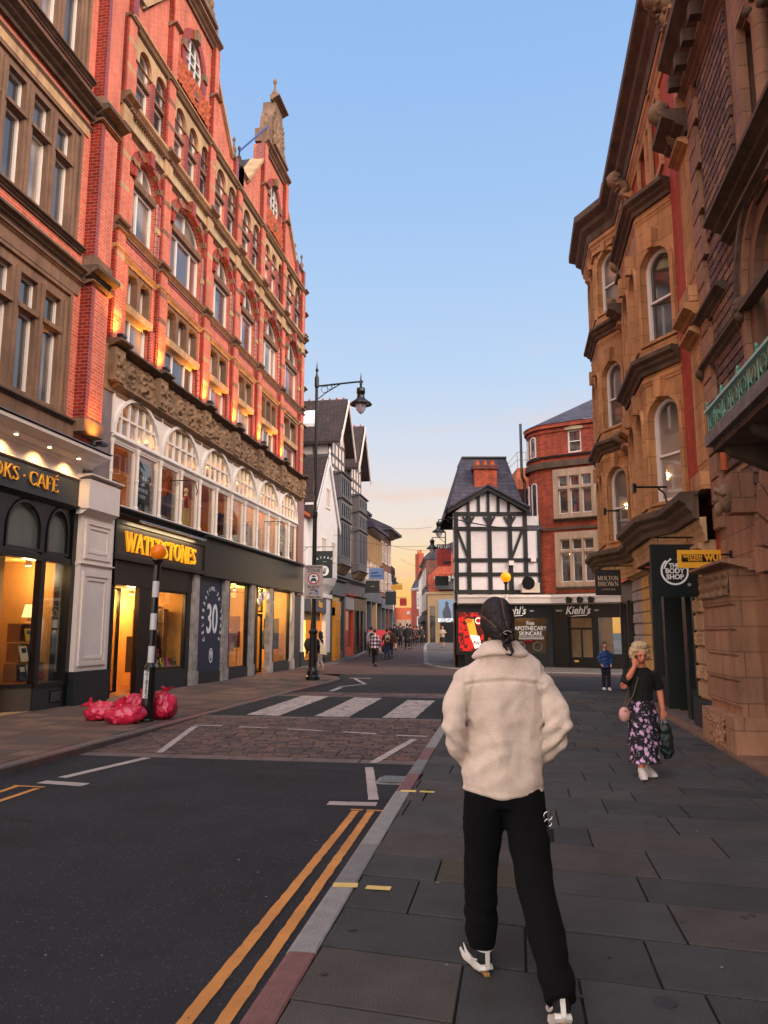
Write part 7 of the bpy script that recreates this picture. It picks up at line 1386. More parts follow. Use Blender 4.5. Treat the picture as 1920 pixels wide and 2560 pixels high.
# ---------------------------------------------------------------- things in the shop windows
rnd = random.Random(21); BC = [mat('book_%s' % n, c, .5) for n, c in (('cream', (226, 210, 180)), ('red', (176, 40, 36)), ('blue', (50, 80, 130)), ('black', (26, 24, 26)), ('green', (70, 110, 70)), ('pink', (216, 110, 130)), ('yellow', (226, 186, 60)))]
cols_ = ['cream', 'red', 'blue', 'black', 'green', 'pink', 'yellow']
def book(p, rz, h, w, ci, label, tilt=.25, group='books on show in the shop windows'):
    o = empty('book', p, rz, label, 'book', group); T = M.Rotation(-tilt, 4, 'X'); q = MB(T).box(-w / 2, w / 2, -.015, .015, 0, h).out('cover', BC[ci], o); MB(T).box(-w * .32, w * .32, -.018, -.014, h * .55, h * .85).out('title_block', BC[(ci + 3) % 7 if ci != 3 else 0], o); return o
def shelf_unit(p, rz, w, h, n, label, m=WOOD, d=.3):
    o = empty('display_shelf', p, rz, label, 'display shelf', 'display shelves'); b = MB(); b.box(-w / 2, -w / 2 + .03, 0, d, 0, h); MB().box(w / 2 - .03, w / 2, 0, d, 0, h).out('side_panel', m, o); b.out('side_panel', m, o)
    for k in range(n + 1): z = h * k / n - (.03 if k == n else 0); MB().box(-w / 2 + .03, w / 2 - .03, 0, d, z, z + .03).out('shelf', m, o)
    MB().box(-w / 2 + .03, w / 2 - .03, d - .02, d, .03, h - .03).out('back_panel', DARKW, o); return o
def disp(x, y, z=0): return (-10 - y, x, z)
lab3 = ['lowest', 'middle', 'top']
for k, (x, w, z) in enumerate(((15.45, .95, .56), (15.5, .66, .98), (15.5, .42, 1.40))):
    shelf_unit(disp(x, .45 + .1 * k, z), R(90), w, .40, 1, '%s wooden step of the stacked book display in the bookshop corner window' % lab3[k])
for k, (x, y, z, h, w, c, lb) in enumerate(((15.1, .35, .6, .34, .24, 3, 'black and gold book at the foot of the book display'), (15.45, .4, .6, .36, .26, 0, 'tall cream book leaning at the foot of the book display'), (15.8, .4, .6, .3, .2, 1, 'red book at the right foot of the book display'), (15.25, .45, .99, .34, .24, 0, 'cream book on the second step of the book display'), (15.62, .5, .99, .3, .22, 2, 'blue book on the second step of the book display'), (15.5, .55, 1.42, .28, .2, 6, 'yellow book on the top step of the book display'), (15.72, .6, 1.42, .24, .18, 5, 'pink book at the edge of the top step'))):
    book(disp(x, y, z), R(90), h, w, c, lb)
o = empty('table_lamp', disp(15.5, .6, 1.82), 0, 'cream shaded lamp glowing on top of the book display', 'lamp'); MB().lathe((0, 0, 0), [(.08, 0), (.03, .03), (.025, .12)], 12).out('lamp_base', WOOD, o); MB().lathe((0, 0, .12), [(.15, 0), (.09, .28)], 14, cap=False).out('lamp_shade', mat('glowing_shade', (255, 214, 140), emit=1.6), o)
# the second bookshop window
shelf_unit(disp(21.1, .6, .5), R(90), 1.3, 1.0, 3, 'dark shelf of bright books behind the second bookshop window', DARKW)
for k in range(9): book(disp(20.6 + .2 * k, .22 + .04 * (k % 2), .6 if k % 2 else .62), R(90), .26, .17, (k * 3 + 1) % 7, '%s book in the row along the second bookshop window, %s from the left' % (cols_[(k * 3 + 1) % 7], ('first', 'second', 'third', 'fourth', 'fifth', 'sixth', 'seventh', 'eighth', 'ninth')[k]))
for k in range(6): book(disp(20.62 + .2 * k, .5, .88), R(90), .24, .15, (k * 2 + 2) % 7, '%s book on the upper shelf of the second bookshop window, %s along' % (cols_[(k * 2 + 2) % 7], ('first', 'second', 'third', 'fourth', 'fifth', 'sixth')[k]), .15)
o = empty('poster', disp(21.6, .6, 1.3), R(90), 'white bird shaped ornament above the books in the bookshop window', 'ornament'); b = MB(); b.ball((0, 0, .3), (.2, .05, .1), 12, 8); b.ball((.18, 0, .42), (.07, .05, .07), 8, 6); b.tube([(-.2, 0, .3), (-.34, 0, .16)], .03, 6); b.out('bird_body', SIGNW, o, smooth=True); MB().box(-.02, .02, -.02, .02, 0, .25).out('stand', WOOD, o); o.name = 'bird_ornament'
# doorway: boxes and a black newspaper stand
o = empty('card_stand', disp(19.0, 1.4, 0), R(90), 'black card stand just inside the bookshop door', 'card stand'); MB().box(-.25, .25, 0, .4, 0, 1.45).out('cabinet', BLK, o); [MB().box(-.2, .2, -.02, 0, .2 + .3 * k, .4 + .3 * k).out('card_row', BC[k], o) for k in range(4)]
for k, (x, z, w, h, lb) in enumerate(((18.3, 1.55, .5, .45, 'larger cardboard box stacked by the bookshop door'), (18.35, 1.1, .35, .42, 'smaller cardboard box under the larger one by the bookshop door'))): o = MB().box(-w / 2, w / 2, 0, .3, 0, h).out('cardboard_box', mat('cardboard', (190, 140, 84), .8, var=.1), None, loc=disp(x, 2.2, z), label=lb, cat='box'); o.rotation_euler.z = R(90)
shelf_unit(disp(18.3, 2.15, 0), R(90), .8, 1.1, 2, 'dark counter unit inside the bookshop doorway', DARKW)
# the clothes shop: rails of garments, mannequin, shelves
def rail(p, rz, L, h, n, cols, label):
    o = empty('clothes_rail', p, rz, label, 'clothes rail', 'clothes rails'); b = MB(); b.tube([(-L / 2, 0, 0), (-L / 2, 0, h), (L / 2, 0, h), (L / 2, 0, 0)], .018, 6); b.out('frame', mat('steel', (150, 150, 152), .3, metal=.7), o)
    for k in range(n):
        x = -L / 2 + L * (k + .5) / n; g = MB(); g.slab([(-.2, h - .75), (.2, h - .78), (.17, h - .2), (.22, h - .28), (.2, h - .12), (.05, h - .04), (-.05, h - .04), (-.2, h - .12), (-.22, h - .3), (-.17, h - .2)], (), -.02, .02); T = M.Translation((x, 0, 0)) @ M.Rotation(R(62), 4, 'Z'); g.v = [tuple(T @ V(p_)) for p_ in g.v]; g.out('garment', BC[cols[k % len(cols)]], o)
rail(disp(29.6, 1.3, 0), R(90), 1.4, 1.75, 9, (3, 3, 2, 3), 'rail of dark clothes inside the clothes shop door'); rail(disp(26.8, 1.5, 0), R(90), 1.5, 1.5, 9, (1, 3, 1, 2), 'rail of dark red clothes behind the left ground floor window')
rail(disp(19.3, 1.2, 4.72), R(90), 1.6, 1.2, 9, (3, 3, 2), 'rail of dark clothes behind the nearest first-floor windows'); rail(disp(28.0, 1.2, 4.72), R(90), 2.0, 1.2, 12, (0, 3, 2, 1), 'rail of mixed clothes behind the middle first-floor windows')
for k, x in enumerate((21.2, 22.3, 26.6, 29.2, 30.6)): shelf_unit(disp(x, .7, 4.72), R(90), .95, 1.25, 3, 'wooden shelf unit behind the first-floor windows, %s from the left' % ('first', 'second', 'third', 'fourth', 'fifth')[k])
for k, x in enumerate((26.3, 31.8)): o = MB().box(-.5, .5, 0, .06, 0, 1.2).out('picture_panel', mat('maroon_panel', (110, 30, 34), .5) if k == 0 else mat('amber_wall_panel', (214, 150, 50), .5), None, loc=disp(x + 1.0, 1.6 + k, .9), label=('maroon poster panel inside the clothes shop window', 'amber panel in the right-hand clothes shop window')[k], cat='panel'); o.rotation_euler.z = R(90)

shelf_unit(disp(22.0, .9, 0), R(180), 1.0, 2.3, 5, 'tall oak bookcase at the far side of the second bookshop window')
for k in range(8): book((-10 - .55 - .22 * (k % 4), 22.0 - .02, .95 + .46 * (k // 4)), R(180), .28, .17, (k * 5 + 2) % 7, '%s book on the %s shelf of the tall oak bookcase, %s from the glass' % (cols_[(k * 5 + 2) % 7], 'lower' if k < 4 else 'upper', ('first', 'second', 'third', 'fourth')[k % 4]), .1)
for k, (x, y, z, w, h, c, lb) in enumerate(((27.4, .5, 1.1, .8, 1.1, 'maroon_panel', 'maroon poster on an easel in the left clothes shop window'), (32.6, .6, .9, .7, 1.3, 'book_black', 'black framed poster in the right clothes shop window'), (22.2, 1.0, 1.9, .5, .5, 'book_black', 'black framed picture high in the second bookshop window'))):
    o = empty('framed_poster', disp(x, y, z), R(180), lb, 'poster'); MB().box(-w / 2, w / 2, -.02, .02, 0, h).out('frame', MC[c], o); MB().box(-w / 2 + .06, w / 2 - .06, -.026, -.02, .08, h * .6).out('picture', BC[0 if c != 'book_cream' else 2], o)
for k, (x, c) in enumerate(((26.6, 3), (27.2, 1), (31.4, 2), (32.2, 3))):
    o = empty('dress_form', disp(x, .45, .36), R(90), '%s clothed dress form standing in the clothes shop window' % ('black', 'red', 'blue', 'second black')[k], 'dress form', 'dress forms in the clothes shop windows'); MB().lathe((0, 0, 0), [(.16, 0), (.16, .02), (.015, .04), (.015, .7)], 10).out('stand', IRON, o); MB().lathe((0, 0, .55), [(.2, 0), (.17, .25), (.13, .45), (.17, .65), (.15, .78), (.05, .86), (.04, .95)], 12).out('garment', BC[c], o, smooth=True)
# ================================================================ people
SKIN = mat('skin', (206, 142, 112), .55, var=.06, vs=12); SKIN2 = mat('brown_skin', (168, 112, 84), .55, var=.06, vs=12); SKIN3 = mat('flushed_skin', (214, 128, 98), .5, var=.08, vs=10)
HAIRD = mat('dark_hair', (28, 20, 18), .5, var=.3, vs=30, bump=.6, bs=120); HAIRB = mat('blonde_grey_hair', (206, 176, 138), .6, var=.3, vs=26, bump=.9, bs=70)
def skinned(name, m, shapes, vox=.012, sm=6, parent=None, fn=None, mats=None, fmat=None):
    """one continuous surface grown from overlapping tapered tubes and balls"""
    b = MB()
    for s in shapes:
        if s[0] == 'b': b.ball(s[1], s[2], 16, 10)
        else: b.tube(s[1], s[2], 14, ry=s[3] if len(s) > 3 else None, up=s[4] if len(s) > 4 else (0, 1, 0))
    me = b.mesh('t', []); t = bpy.data.objects.new('t', me); COL.objects.link(t)
    md = t.modifiers.new('r', 'REMESH'); md.mode = 'VOXEL'; md.voxel_size = vox; md.use_smooth_shade = True
    if sm: m2 = t.modifiers.new('s', 'SMOOTH'); m2.iterations = sm; m2.factor = .5
    dg = bpy.context.evaluated_depsgraph_get(); dg.update(); r = bpy.data.meshes.new_from_object(t.evaluated_get(dg)); bpy.data.objects.remove(t); bpy.data.meshes.remove(me)
    if fn:
        nn = [v.normal.copy() for v in r.vertices]
        for v, n in zip(r.vertices, nn): v.co += fn(v.co, n)
    r.name = name; r.materials.clear(); [r.materials.append(x) for x in (mats or [m])]
    if fmat:
        for p in r.polygons: p.material_index = fmat(p.center, p.normal)
    r.polygons.foreach_set('use_smooth', [True] * len(r.polygons)); r.update(); return put(name, r, parent)
def hand_shapes(w, d, s=1., curl=.5, side=1):
    """palm, four bent fingers of unequal length and a thumb leaving the palm's side; w wrist, d direction"""
    d = V(d).normalized(); w = V(w); a = d.orthogonal().normalized() if abs(d.x) > .9 else d.cross(V((0, 1, 0))).normalized(); c = a.cross(d)
    S = [('t', [w, w + d * .04 * s, w + d * .085 * s], [.026 * s, .036 * s, .038 * s], [.018 * s, .016 * s, .014 * s], tuple(c))]
    for k, (o, L) in enumerate(((-.03, .07), (-.01, .08), (.01, .075), (.03, .058))):
        p = w + d * .08 * s + a * o * s; q = p + d * L * .45 * s + c * .01 * curl * s; r = q + (d * (1 - curl) + c * curl).normalized() * L * .35 * s; t = r + (d * (1 - curl * 1.4) + c * curl * 1.4).normalized() * L * .3 * s
        S.append(('t', [p, q, r, t], [.0095 * s, .009 * s, .008 * s, .006 * s]))
    p = w + d * .025 * s - a * .03 * s * side; S.append(('t', [p, p + (d - a * side * .8).normalized() * .035 * s, p + (d - a * side * .3).normalized() * .065 * s + c * .012], [.012 * s, .010 * s, .008 * s])); return S
def head_shapes(c, s=1., look=(0, 1, 0), tilt=0):
    f = V(look).normalized(); r = f.cross(V((0, 0, 1))).normalized(); u = r.cross(f); c = V(c)
    P = lambda x, y, z: c + r * x * s + f * y * s + u * z * s
    return [('b', P(0, -.005, .02), (.075 * s, .09 * s, .095 * s)), ('t', [P(0, .02, .0), P(0, .045, -.05), P(0, .055, -.095)], [.068 * s, .058 * s, .032 * s], [.07 * s, .05 * s, .03 * s], tuple(f)), ('t', [P(0, .085, .02), P(0, .105, -.012), P(0, .1, -.03)], [.008 * s, .013 * s, .014 * s]),
            ('b', P(.077, 0, -.01), (.012 * s, .02 * s, .032 * s)), ('b', P(-.077, 0, -.01), (.012 * s, .02 * s, .032 * s)), ('t', [P(-.022, .09, -.055), P(0, .097, -.053), P(.022, .09, -.055)], [.006 * s, .008 * s, .006 * s]), ('t', [P(-.05, .078, .035), P(0, .088, .036), P(.05, .078, .035)], .008 * s)]
def face(parent, c, s, look, vis=True):
    f = V(look).normalized(); r = f.cross(V((0, 0, 1))).normalized(); u = r.cross(f); c = V(c)
    for x in (-.03, .03): MB().ball(c + r * x * s + f * .086 * s + u * .012 * s, .010 * s, 10, 8).out('eye', mat('eye_dark', (30, 24, 22), .2), parent, smooth=True)
    MB().tube([c + r * (-.022 * s) + f * .094 * s - u * .055 * s, c + f * .102 * s - u * .054 * s, c + r * (.022 * s) + f * .094 * s - u * .055 * s], .005 * s, 6).out('lips', mat('lips', (160, 80, 74), .5), parent)
def shoe(parent, T, m, ms, L=.28, name='shoe'):
    """trainer: outsole, flared midsole, upper, collar"""
    out_ = [(.0, -.045), (.035, -.035), (.04, .03), (.037, .1), (.05, .17), (.04, .23), (.0, .262), (-.03, .24), (-.045, .17), (-.034, .1), (-.038, .03), (-.034, -.035)]
    k = L / .3; b = MB(T); n = len(out_); vs = []
    for z, e in ((0, .92), (.012, 1.05), (.034, 1.0), (.04, .9)): vs += [(x * e * k, (y - .1) * e * k + .1 * k, z + (.014 * (abs(y - .1) / .15) ** 2 if z < .02 else .006 * (y < .02))) for x, y in out_]
    b.add(vs, [tuple(reversed(range(n))), tuple(range(3 * n, 4 * n))] + [(i * n + j, i * n + (j + 1) % n, (i + 1) * n + (j + 1) % n, (i + 1) * n + j) for i in range(3) for j in range(n)])
    o = b.out(name, ms, parent, smooth=False)
    u = MB(); u.v = []; sh = [('t', [(0, -.035 * k, .06), (0, .02 * k, .07), (0, .09 * k, .065), (0, .16 * k, .048), (0, .235 * k, .038)], [.033, .037, .038, .042, .028], [.04, .045, .036, .026, .018], (0, 0, 1)), ('t', [(0, -.005, .06), (0, -.008, .115)], [.04, .036], [.045, .042])]
    up = skinned('shoe_upper', m, sh, .008, 3, o); up.data.transform(T if T else M()); return o
def rings(z, rx, ry, x=0, y=0): return ((x, y, z), rx, ry)
def tb(L): return ('t', [l[0] for l in L], [l[1] for l in L], [l[2] for l in L])
# ---------------------------------------------------------------- the man in the foreground, seen from behind
man = empty('person', camw(.575, 3.95), YAW, 'person with tied back braids in cream wool jacket and black trousers, walking away nearest us', 'person')
FLEECE = mat('cream_wool_fleece', (232, 208, 190), .95, var=.09, vs=18, bump=.55, bs=220, sheen=.35, spec=.15)
body = skinned('body', SKIN2, [tb([rings(.9, .13, .09, .01), rings(1.1, .14, .09, .02), rings(1.35, .17, .09, .03), rings(1.46, .07, .06, .02), rings(1.6, .055, .058, .005, .01)])] + head_shapes((.004, .035, 1.675), .98)
    + [('t', [(-.08, 0, .9), (-.1, .03, .5), (-.1, .06, .1)], [.07, .05, .035]), ('t', [(.09, 0, .9), (.115, -.17, .5), (.128, -.63, .17)], [.07, .05, .035])] + [('t', [(-.16, 0, 1.38), (-.225, -.06, 1.15), (-.12, .09, 1.0)], [.05, .04, .028]), ('t', [(.21, 0, 1.37), (.272, -.06, 1.15), (.16, .09, 1.0)], [.05, .04, .028])] + hand_shapes((-.12, .09, 1.0), (.5, -.1, -.6), .8) + hand_shapes((.16, .09, 1.0), (-.5, -.1, -.6), .8, side=-1), .011, 4, man)
face(body, (.004, .035, 1.675), .98, (0, 1, 0))
def folds(p, n):
    """drag folds: diagonal at the waist and elbows, long soft ones down the back, yoke seam"""
    k = 0.; ax = abs(p.x - .02)
    if p.z < 1.36: k += .014 * sin(p.x * 31 + 2.5 * noise.noise(V((p.x * 4, 0, p.z * 3))) + p.z * 2) * min(1, (1.38 - p.z) * 4) * max(.25, min(1, (p.z - .9) * 3))
    k += .008 * noise.noise(V((p.x * 9 + p.z * 7, p.y * 6, p.z * 15 - p.x * 6))) + .003 * noise.noise(p * 24)
    if p.z < 1.1: k += .0045 * sin(p.z * 50 + p.x * 30 * (1 if p.x > 0 else -1) + 3 * noise.noise(p * 5)) * max(0, 1 - abs(p.z - 1.0) / .13)
    if ax > .17 and p.z < 1.3: k += .010 * sin((p.z - ax * .9) * 80 + 2 * noise.noise(p * 7)) * max(0, 1 - abs(p.z - 1.1) / .16)
    if p.y < 0 and ax < .2:
        zs = 1.372 + .012 * cos(ax * 12); k += -.009 * math.exp(-((p.z - zs) / .007) ** 2) + .004 * math.exp(-((p.z - zs - .016) / .012) ** 2)
    if abs(p.z - .885) < .009 and ax < .25: k -= .003
    sx_ = .195 + (1.4 - p.z) * -.1
    if p.z > 1.05 and abs(ax - sx_) < .007 and p.y < .02: k -= .003
    h = V((0, 0, -.03 * cos(min(1.57, abs(p.x - .012) * 6.5)))) * max(0, min(1, (1.0 - p.z) / .14))
    return n * k + h
jk = skinned('jacket', FLEECE, [tb([rings(.86, .200, .132, .012), rings(.93, .205, .138, .012), rings(1.02, .19, .132, .018), rings(1.12, .186, .128, .022), rings(1.24, .2, .128, .026), rings(1.34, .212, .122, .03), rings(1.40, .212, .108, .033), rings(1.445, .196, .094, .031), rings(1.485, .16, .084, .026), rings(1.515, .12, .076, .022), rings(1.54, .078, .07, .02)]),
    ('b', (-.15, .0, 1.375), (.08, .08, .07)), ('b', (.205, .0, 1.35), (.08, .08, .07)),
    ('t', [(-.14, .0, 1.375), (-.185, -.01, 1.33), (-.222, -.045, 1.24), (-.234, -.07, 1.155), (-.215, -.045, 1.09), (-.185, .01, 1.035), (-.155, .055, .985)], [.07, .07, .064, .062, .06, .053, .046]),
    ('t', [(.195, .0, 1.355), (.24, -.01, 1.31), (.272, -.045, 1.24), (.284, -.07, 1.16), (.268, -.045, 1.095), (.238, .01, 1.04), (.205, .055, .99)], [.068, .068, .064, .062, .06, .053, .046])], .0085, 5, man, folds)
b = MB(); n = 36; vs = []
prof = [(.064, 1.505), (.065, 1.565), (.073, 1.580), (.084, 1.576), (.104, 1.556), (.130, 1.532), (.142, 1.517), (.137, 1.506), (.10, 1.50)]
for r, z in prof:
    for k in range(n):
        a = 2 * pi * k / n; back = .5 - .5 * sin(a); rr = r * (1 + .015 * sin(a * 5)); drop = (z - 1.58) * (1 - back) * .6
        vs.append((.018 + rr * cos(a) * 1.04, rr * sin(a) * .86 + .012, z + drop * .5 - .01 * (1 - back) + .004 * sin(3 * a + 1)))
b.add(vs, [(i * n + k, i * n + (k + 1) % n, (i + 1) * n + (k + 1) % n, (i + 1) * n + k) for i in range(len(prof) - 1) for k in range(n)]); cl = b.out('collar', FLEECE, jk, smooth=True)
TR = mat('black_cotton', (8, 8, 10), .95, var=.2, vs=6, bump=.4, bs=160, spec=.2)
tro = skinned('trousers', TR, [tb([rings(.78, .185, .118, .015), rings(.88, .185, .12, .015), rings(.95, .17, .11, .015)]), ('t', [(-.075, .0, .84), (-.088, .01, .68), (-.1, .03, .5), (-.105, .04, .34), (-.103, .055, .20), (-.10, .06, .115)], [.11, .1, .084, .082, .08, .066], [.115, .1, .088, .084, .084, .07]),
    ('t', [(.1, .0, .84), (.118, -.06, .68), (.118, -.16, .51), (.122, -.34, .38), (.125, -.53, .25), (.128, -.61, .195), (.13, -.635, .165)], [.114, .104, .09, .082, .076, .07, .066], [.112, .104, .092, .082, .078, .074, .07])], .0095, 4, man,
    lambda p, n: n * (.007 * noise.noise(V((p.x * 8, p.y * 8, p.z * 14))) + .006 * sin(p.z * 60 + 4 * noise.noise(p * 6)) * max(0, 1 - abs(p.z - .27) / .12)))
SHB = mat('black_knit_upper', (18, 18, 20), .7, bump=.4, bs=200); SHW = mat('white_foam_sole', (222, 216, 208), .5)
s1 = shoe(man, M.Translation((-.095, .055, .0)) @ M.Rotation(R(17), 4, 'Z'), SHB, SHW)
Ts = M.Translation((.13, -.65, .085)) @ M.Rotation(R(-5), 4, 'Z') @ M.Rotation(R(-24), 4, 'X'); s2 = shoe(man, Ts, SHB, SHW)
for sh_, T in ((s1, M.Translation((-.095, .055, .0)) @ M.Rotation(R(17), 4, 'Z')), (s2, Ts)):
    MB(T).box(-.010, .010, -.055, -.048, .03, .115).out('heel_tab', SHW, sh_); MB(T).box(-.011, .011, -.049, .02, -.004, .012).out('heel_stripe', mat('tan_rubber', (176, 130, 70), .6), sh_)
    MB(T).tube([(.036 * cos(t) * 1.05, -.008 + .044 * sin(t), .112 + .004 * sin(t)) for t in [i * pi / 8 for i in range(-8, 1)]], .005, 6).out('collar_edge', SHW, sh_); b = MB(T); b.tube([(-.037, -.01, .062), (-.044, .04, .050), (-.046, .1, .062), (-.040, .15, .08)], [.004, .011, .008, .002], 6, ry=.004); b.out('side_mark', SHW, sh_)
# braided hair drawn back into a knot
hb = V((.032, -.075, 1.605)); HC = V((.004, .03, 1.688))
def braid(p, n):
    if p.y > .10: return V((0, 0, 0))
    a = atan2(p.x - hb.x, p.z - hb.z + .02); return n * (.009 * abs(sin(a * 4.6 + .25)) ** .6 - .003 + .0012 * sin((p - hb).length * 160))
hm = skinned('hair', HAIRD, [('b', HC, (.084, .104, .112)), ('t', [(.004, -.03, 1.66), (.02, -.07, 1.625), tuple(hb)], [.075, .055, .035]), ('t', [(.0, -.01, 1.62), (.01, -.03, 1.585)], [.05, .036])], .006, 3, man, braid, mats=[HAIRD, mat('scalp_parting', (96, 66, 54), .6)],
    fmat=lambda c, n: 1 if (c.y < .06 and c.z > 1.64 and abs(sin(atan2(c.x - hb.x, c.z - hb.z + .02) * 4.6 + .25)) < .13) else 0)
b = MB()
for k in range(5): a = k * 1.25; b.tube([hb + V((.028 * cos(a), -.015, .028 * sin(a))), hb + V((.034 * cos(a + .7), -.036, .034 * sin(a + .7))), hb + V((.02 * cos(a + 1.6), -.04, .02 * sin(a + 1.6)))], [.011, .014, .010], 8)
b.tube([hb + V((.0, -.01, -.02)), hb + V((.012, -.03, -.05)), hb + V((.026, -.034, -.08)), hb + V((.016, -.038, -.098)), hb + V((-.01, -.036, -.09))], [.014, .011, .008, .006, .003], 8); b.tube([hb + V((-.01, -.02, -.02)), hb + V((-.015, -.035, -.05)), hb + V((.0, -.04, -.075))], [.012, .009, .004], 8); b.out('hair_knot', HAIRD, hm, smooth=True)
b = MB(); [b.tube([hb + V((.018 * cos(t) + .002 * k, -.05 + .004 * k, .012 + .009 * sin(t))) for t in [i * .5 for i in range(10)]], .0016, 5) for k in range(2)]; b.out('hair_tie', mat('pale_hair_tie', (200, 186, 176), .5), hm)
ko = empty('key_ring', (0, 0, 0), 0, 'silver key ring with black pouch hanging from the black trousers', 'key ring'); ko.matrix_world = M.Translation(camw(.575, 3.95)) @ M.Rotation(YAW, 4, 'Z')
MET = mat('chrome', (190, 190, 195), .2, metal=1)
b = MB(); [b.tube([(.205 + r * cos(t), -.118, z + r * sin(t)) for t in [i * pi / 7 for i in range(15)]], .0022, 6) for r, z in ((.02, .755), (.017, .725))]; b.tube([(.196, -.112, .80), (.205, -.116, .775)], .003, 5); b.out('ring', MET, ko); MB().box(.188, .228, -.13, -.108, .64, .70).out('pouch', mat('black_leather', (24, 24, 26), .4), ko); b = MB(); [b.box(.19 + .006 * k, .194 + .006 * k, -.125, -.122, .60, .64) for k in range(3)]; b.out('key', MET, ko)
# ---------------------------------------------------------------- generic walking or standing figure
def person(loc, rz, h, label, top, bottom, hair=HAIRD, skin=SKIN, stride=.2, arms=(0, 0), long_=False, group=None, shoes=None, hood=False, skirt=False, hairlen=0, vox=.02, wide=1., extra=None, hand_pose=None, face_on=True):
    """faces local +y; arms give forward swing of each hand"""
    k = h / 1.75; o = empty('person', loc, rz, label, 'person', group); s = lambda *p: tuple(q * k for q in p)
    hz = .93; sh = 1.43; st = stride
    LK_, LA = (-.09, st * .35, .5), (-.09, st * .5, .09); RK_, RA = (.09, st * .12, .49), (.09, -st * .7, .10 + st * .12)
    LH = (-.25, .04 + arms[0], .84 + abs(arms[0]) * .5); RH = (.25, .04 + arms[1], .84 + abs(arms[1]) * .5); LE = (-.24, -.03 + arms[0] * .3, 1.14); RE = (.24, -.03 + arms[1] * .3, 1.14)
    if hand_pose: LE, LH, RE, RH = hand_pose
    SC_ = lambda S: [(q[0], s(*q[1]) if q[0] == 'b' else [s(*p) for p in q[1]]) + tuple([tuple(v * k for v in x) if isinstance(x, tuple) and j < 2 and q[0] == 'b' else ([v * k for v in x] if isinstance(x, list) else (x * k if isinstance(x, (int, float)) else x)) for j, x in enumerate(q[2:])]) for q in S]
    core_ = [('t', [(0, 0, .88), (0, 0, 1.1), (0, 0, 1.35), (0, 0, 1.45), (0, .01, 1.56)], [.12, .12, .15, .07, .05], [.08, .08, .08, .06, .05]), ('t', [(-.08, 0, .9), LK_, LA], [.07, .05, .036]), ('t', [(.08, 0, .9), RK_, RA], [.07, .05, .036]), ('t', [(-.16, 0, 1.4), LE, LH], [.045, .036, .024]), ('t', [(.16, 0, 1.4), RE, RH], [.045, .036, .024])]
    bs_ = SC_(core_) + head_shapes(s(0, .02, 1.64), k * .98)
    for H_, E_ in ((LH, LE), (RH, RE)): bs_ += hand_shapes(s(*H_), V(H_) - V(E_), k * .95)
    bd = skinned('body', skin, bs_, min(vox, .014), 2, o)
    if face_on: face(bd, s(0, .02, 1.64), k * .98, (0, 1, 0))
    zb = .55 if long_ else .84
    ts = [('t', [(0, 0, zb), (0, 0, .95), (0, 0, 1.15), (0, 0, 1.33), (0, 0, 1.42), (0, 0, 1.49)], [(.2 if long_ else .17) * wide, .17 * wide, .165 * wide, .19 * wide, .15, .07], [.13, .12, .12, .115, .09, .065]), ('t', [(-.15, 0, 1.39), LE, tuple(V(LE).lerp(V(LH), .9))], [.075, .062, .045]), ('t', [(.15, 0, 1.39), RE, tuple(V(RE).lerp(V(RH), .9))], [.075, .062, .045])]
    fn = lambda p, n: n * (.012 * noise.noise(V((p.x * 9, p.y * 9, p.z * 13))) + .005 * sin(p.z * 60 + p.x * 20))
    j = skinned('coat' if long_ else 'jacket', top, SC_(ts), vox, 2, o, fn)
    if hood: skinned('hood', top, SC_([('b', (0, -.0, 1.66), (.105, .12, .13)), ('t', [(0, -.03, 1.6), (0, -.02, 1.46)], [.1, .12])]), vox * .8, 2, j, lambda p, n: V((0, -.05, 0)) if p.y > .06 * k else n * 0)
    if skirt: skinned('skirt', bottom, SC_([('t', [(0, 0, .95), (0, 0, .75), (0, 0, .5)], [.15, .2, .26], [.11, .15, .19])]), vox, 2, o, fn)
    else: skinned('trousers', bottom, SC_([('t', [(0, 0, .8), (0, 0, .95)], [.15, .15], [.11, .11]), ('t', [(-.08, 0, .85), LK_, tuple(V(LK_).lerp(V(LA), .93))], [.1, .075, .062]), ('t', [(.08, 0, .85), RK_, tuple(V(RK_).lerp(V(RA), .93))], [.1, .075, .062])]), vox, 2, o, fn)
    if not hood:
        hs = [('b', (0, -.005, 1.675), (.088, .1, .1)), ('t', [(0, -.04, 1.66), (0, -.05, 1.6 - hairlen)], [.08, .05 + hairlen * .1])]; skinned('hair', hair, SC_(hs), .014, 1, o, lambda p, n: (V((0, -.035 * k, .02 * k)) if (p.y > .055 * k and p.z < 1.69 * k) else n * (.008 * noise.noise(p * 30))))
    sm_ = shoes or BLK
    for A, yy in ((LA, 1), (RA, -1)):
        a = s(*A); tl = R(-40 if (yy < 0 and st > .12) else 0); b = MB(M.Translation((a[0], a[1], max(0, a[2] - .09 * k))) @ M.Rotation(tl, 4, 'X')); b.tube([(0, -.05 * k, .04), (0, .02, .05), (0, .1 * k, .035), (0, .19 * k, .025)], [.035, .042, .045, .028], 10, ry=[.035, .045, .03, .018], up=(0, 0, 1)); b.out('shoe', sm_, o, smooth=True)
    return o
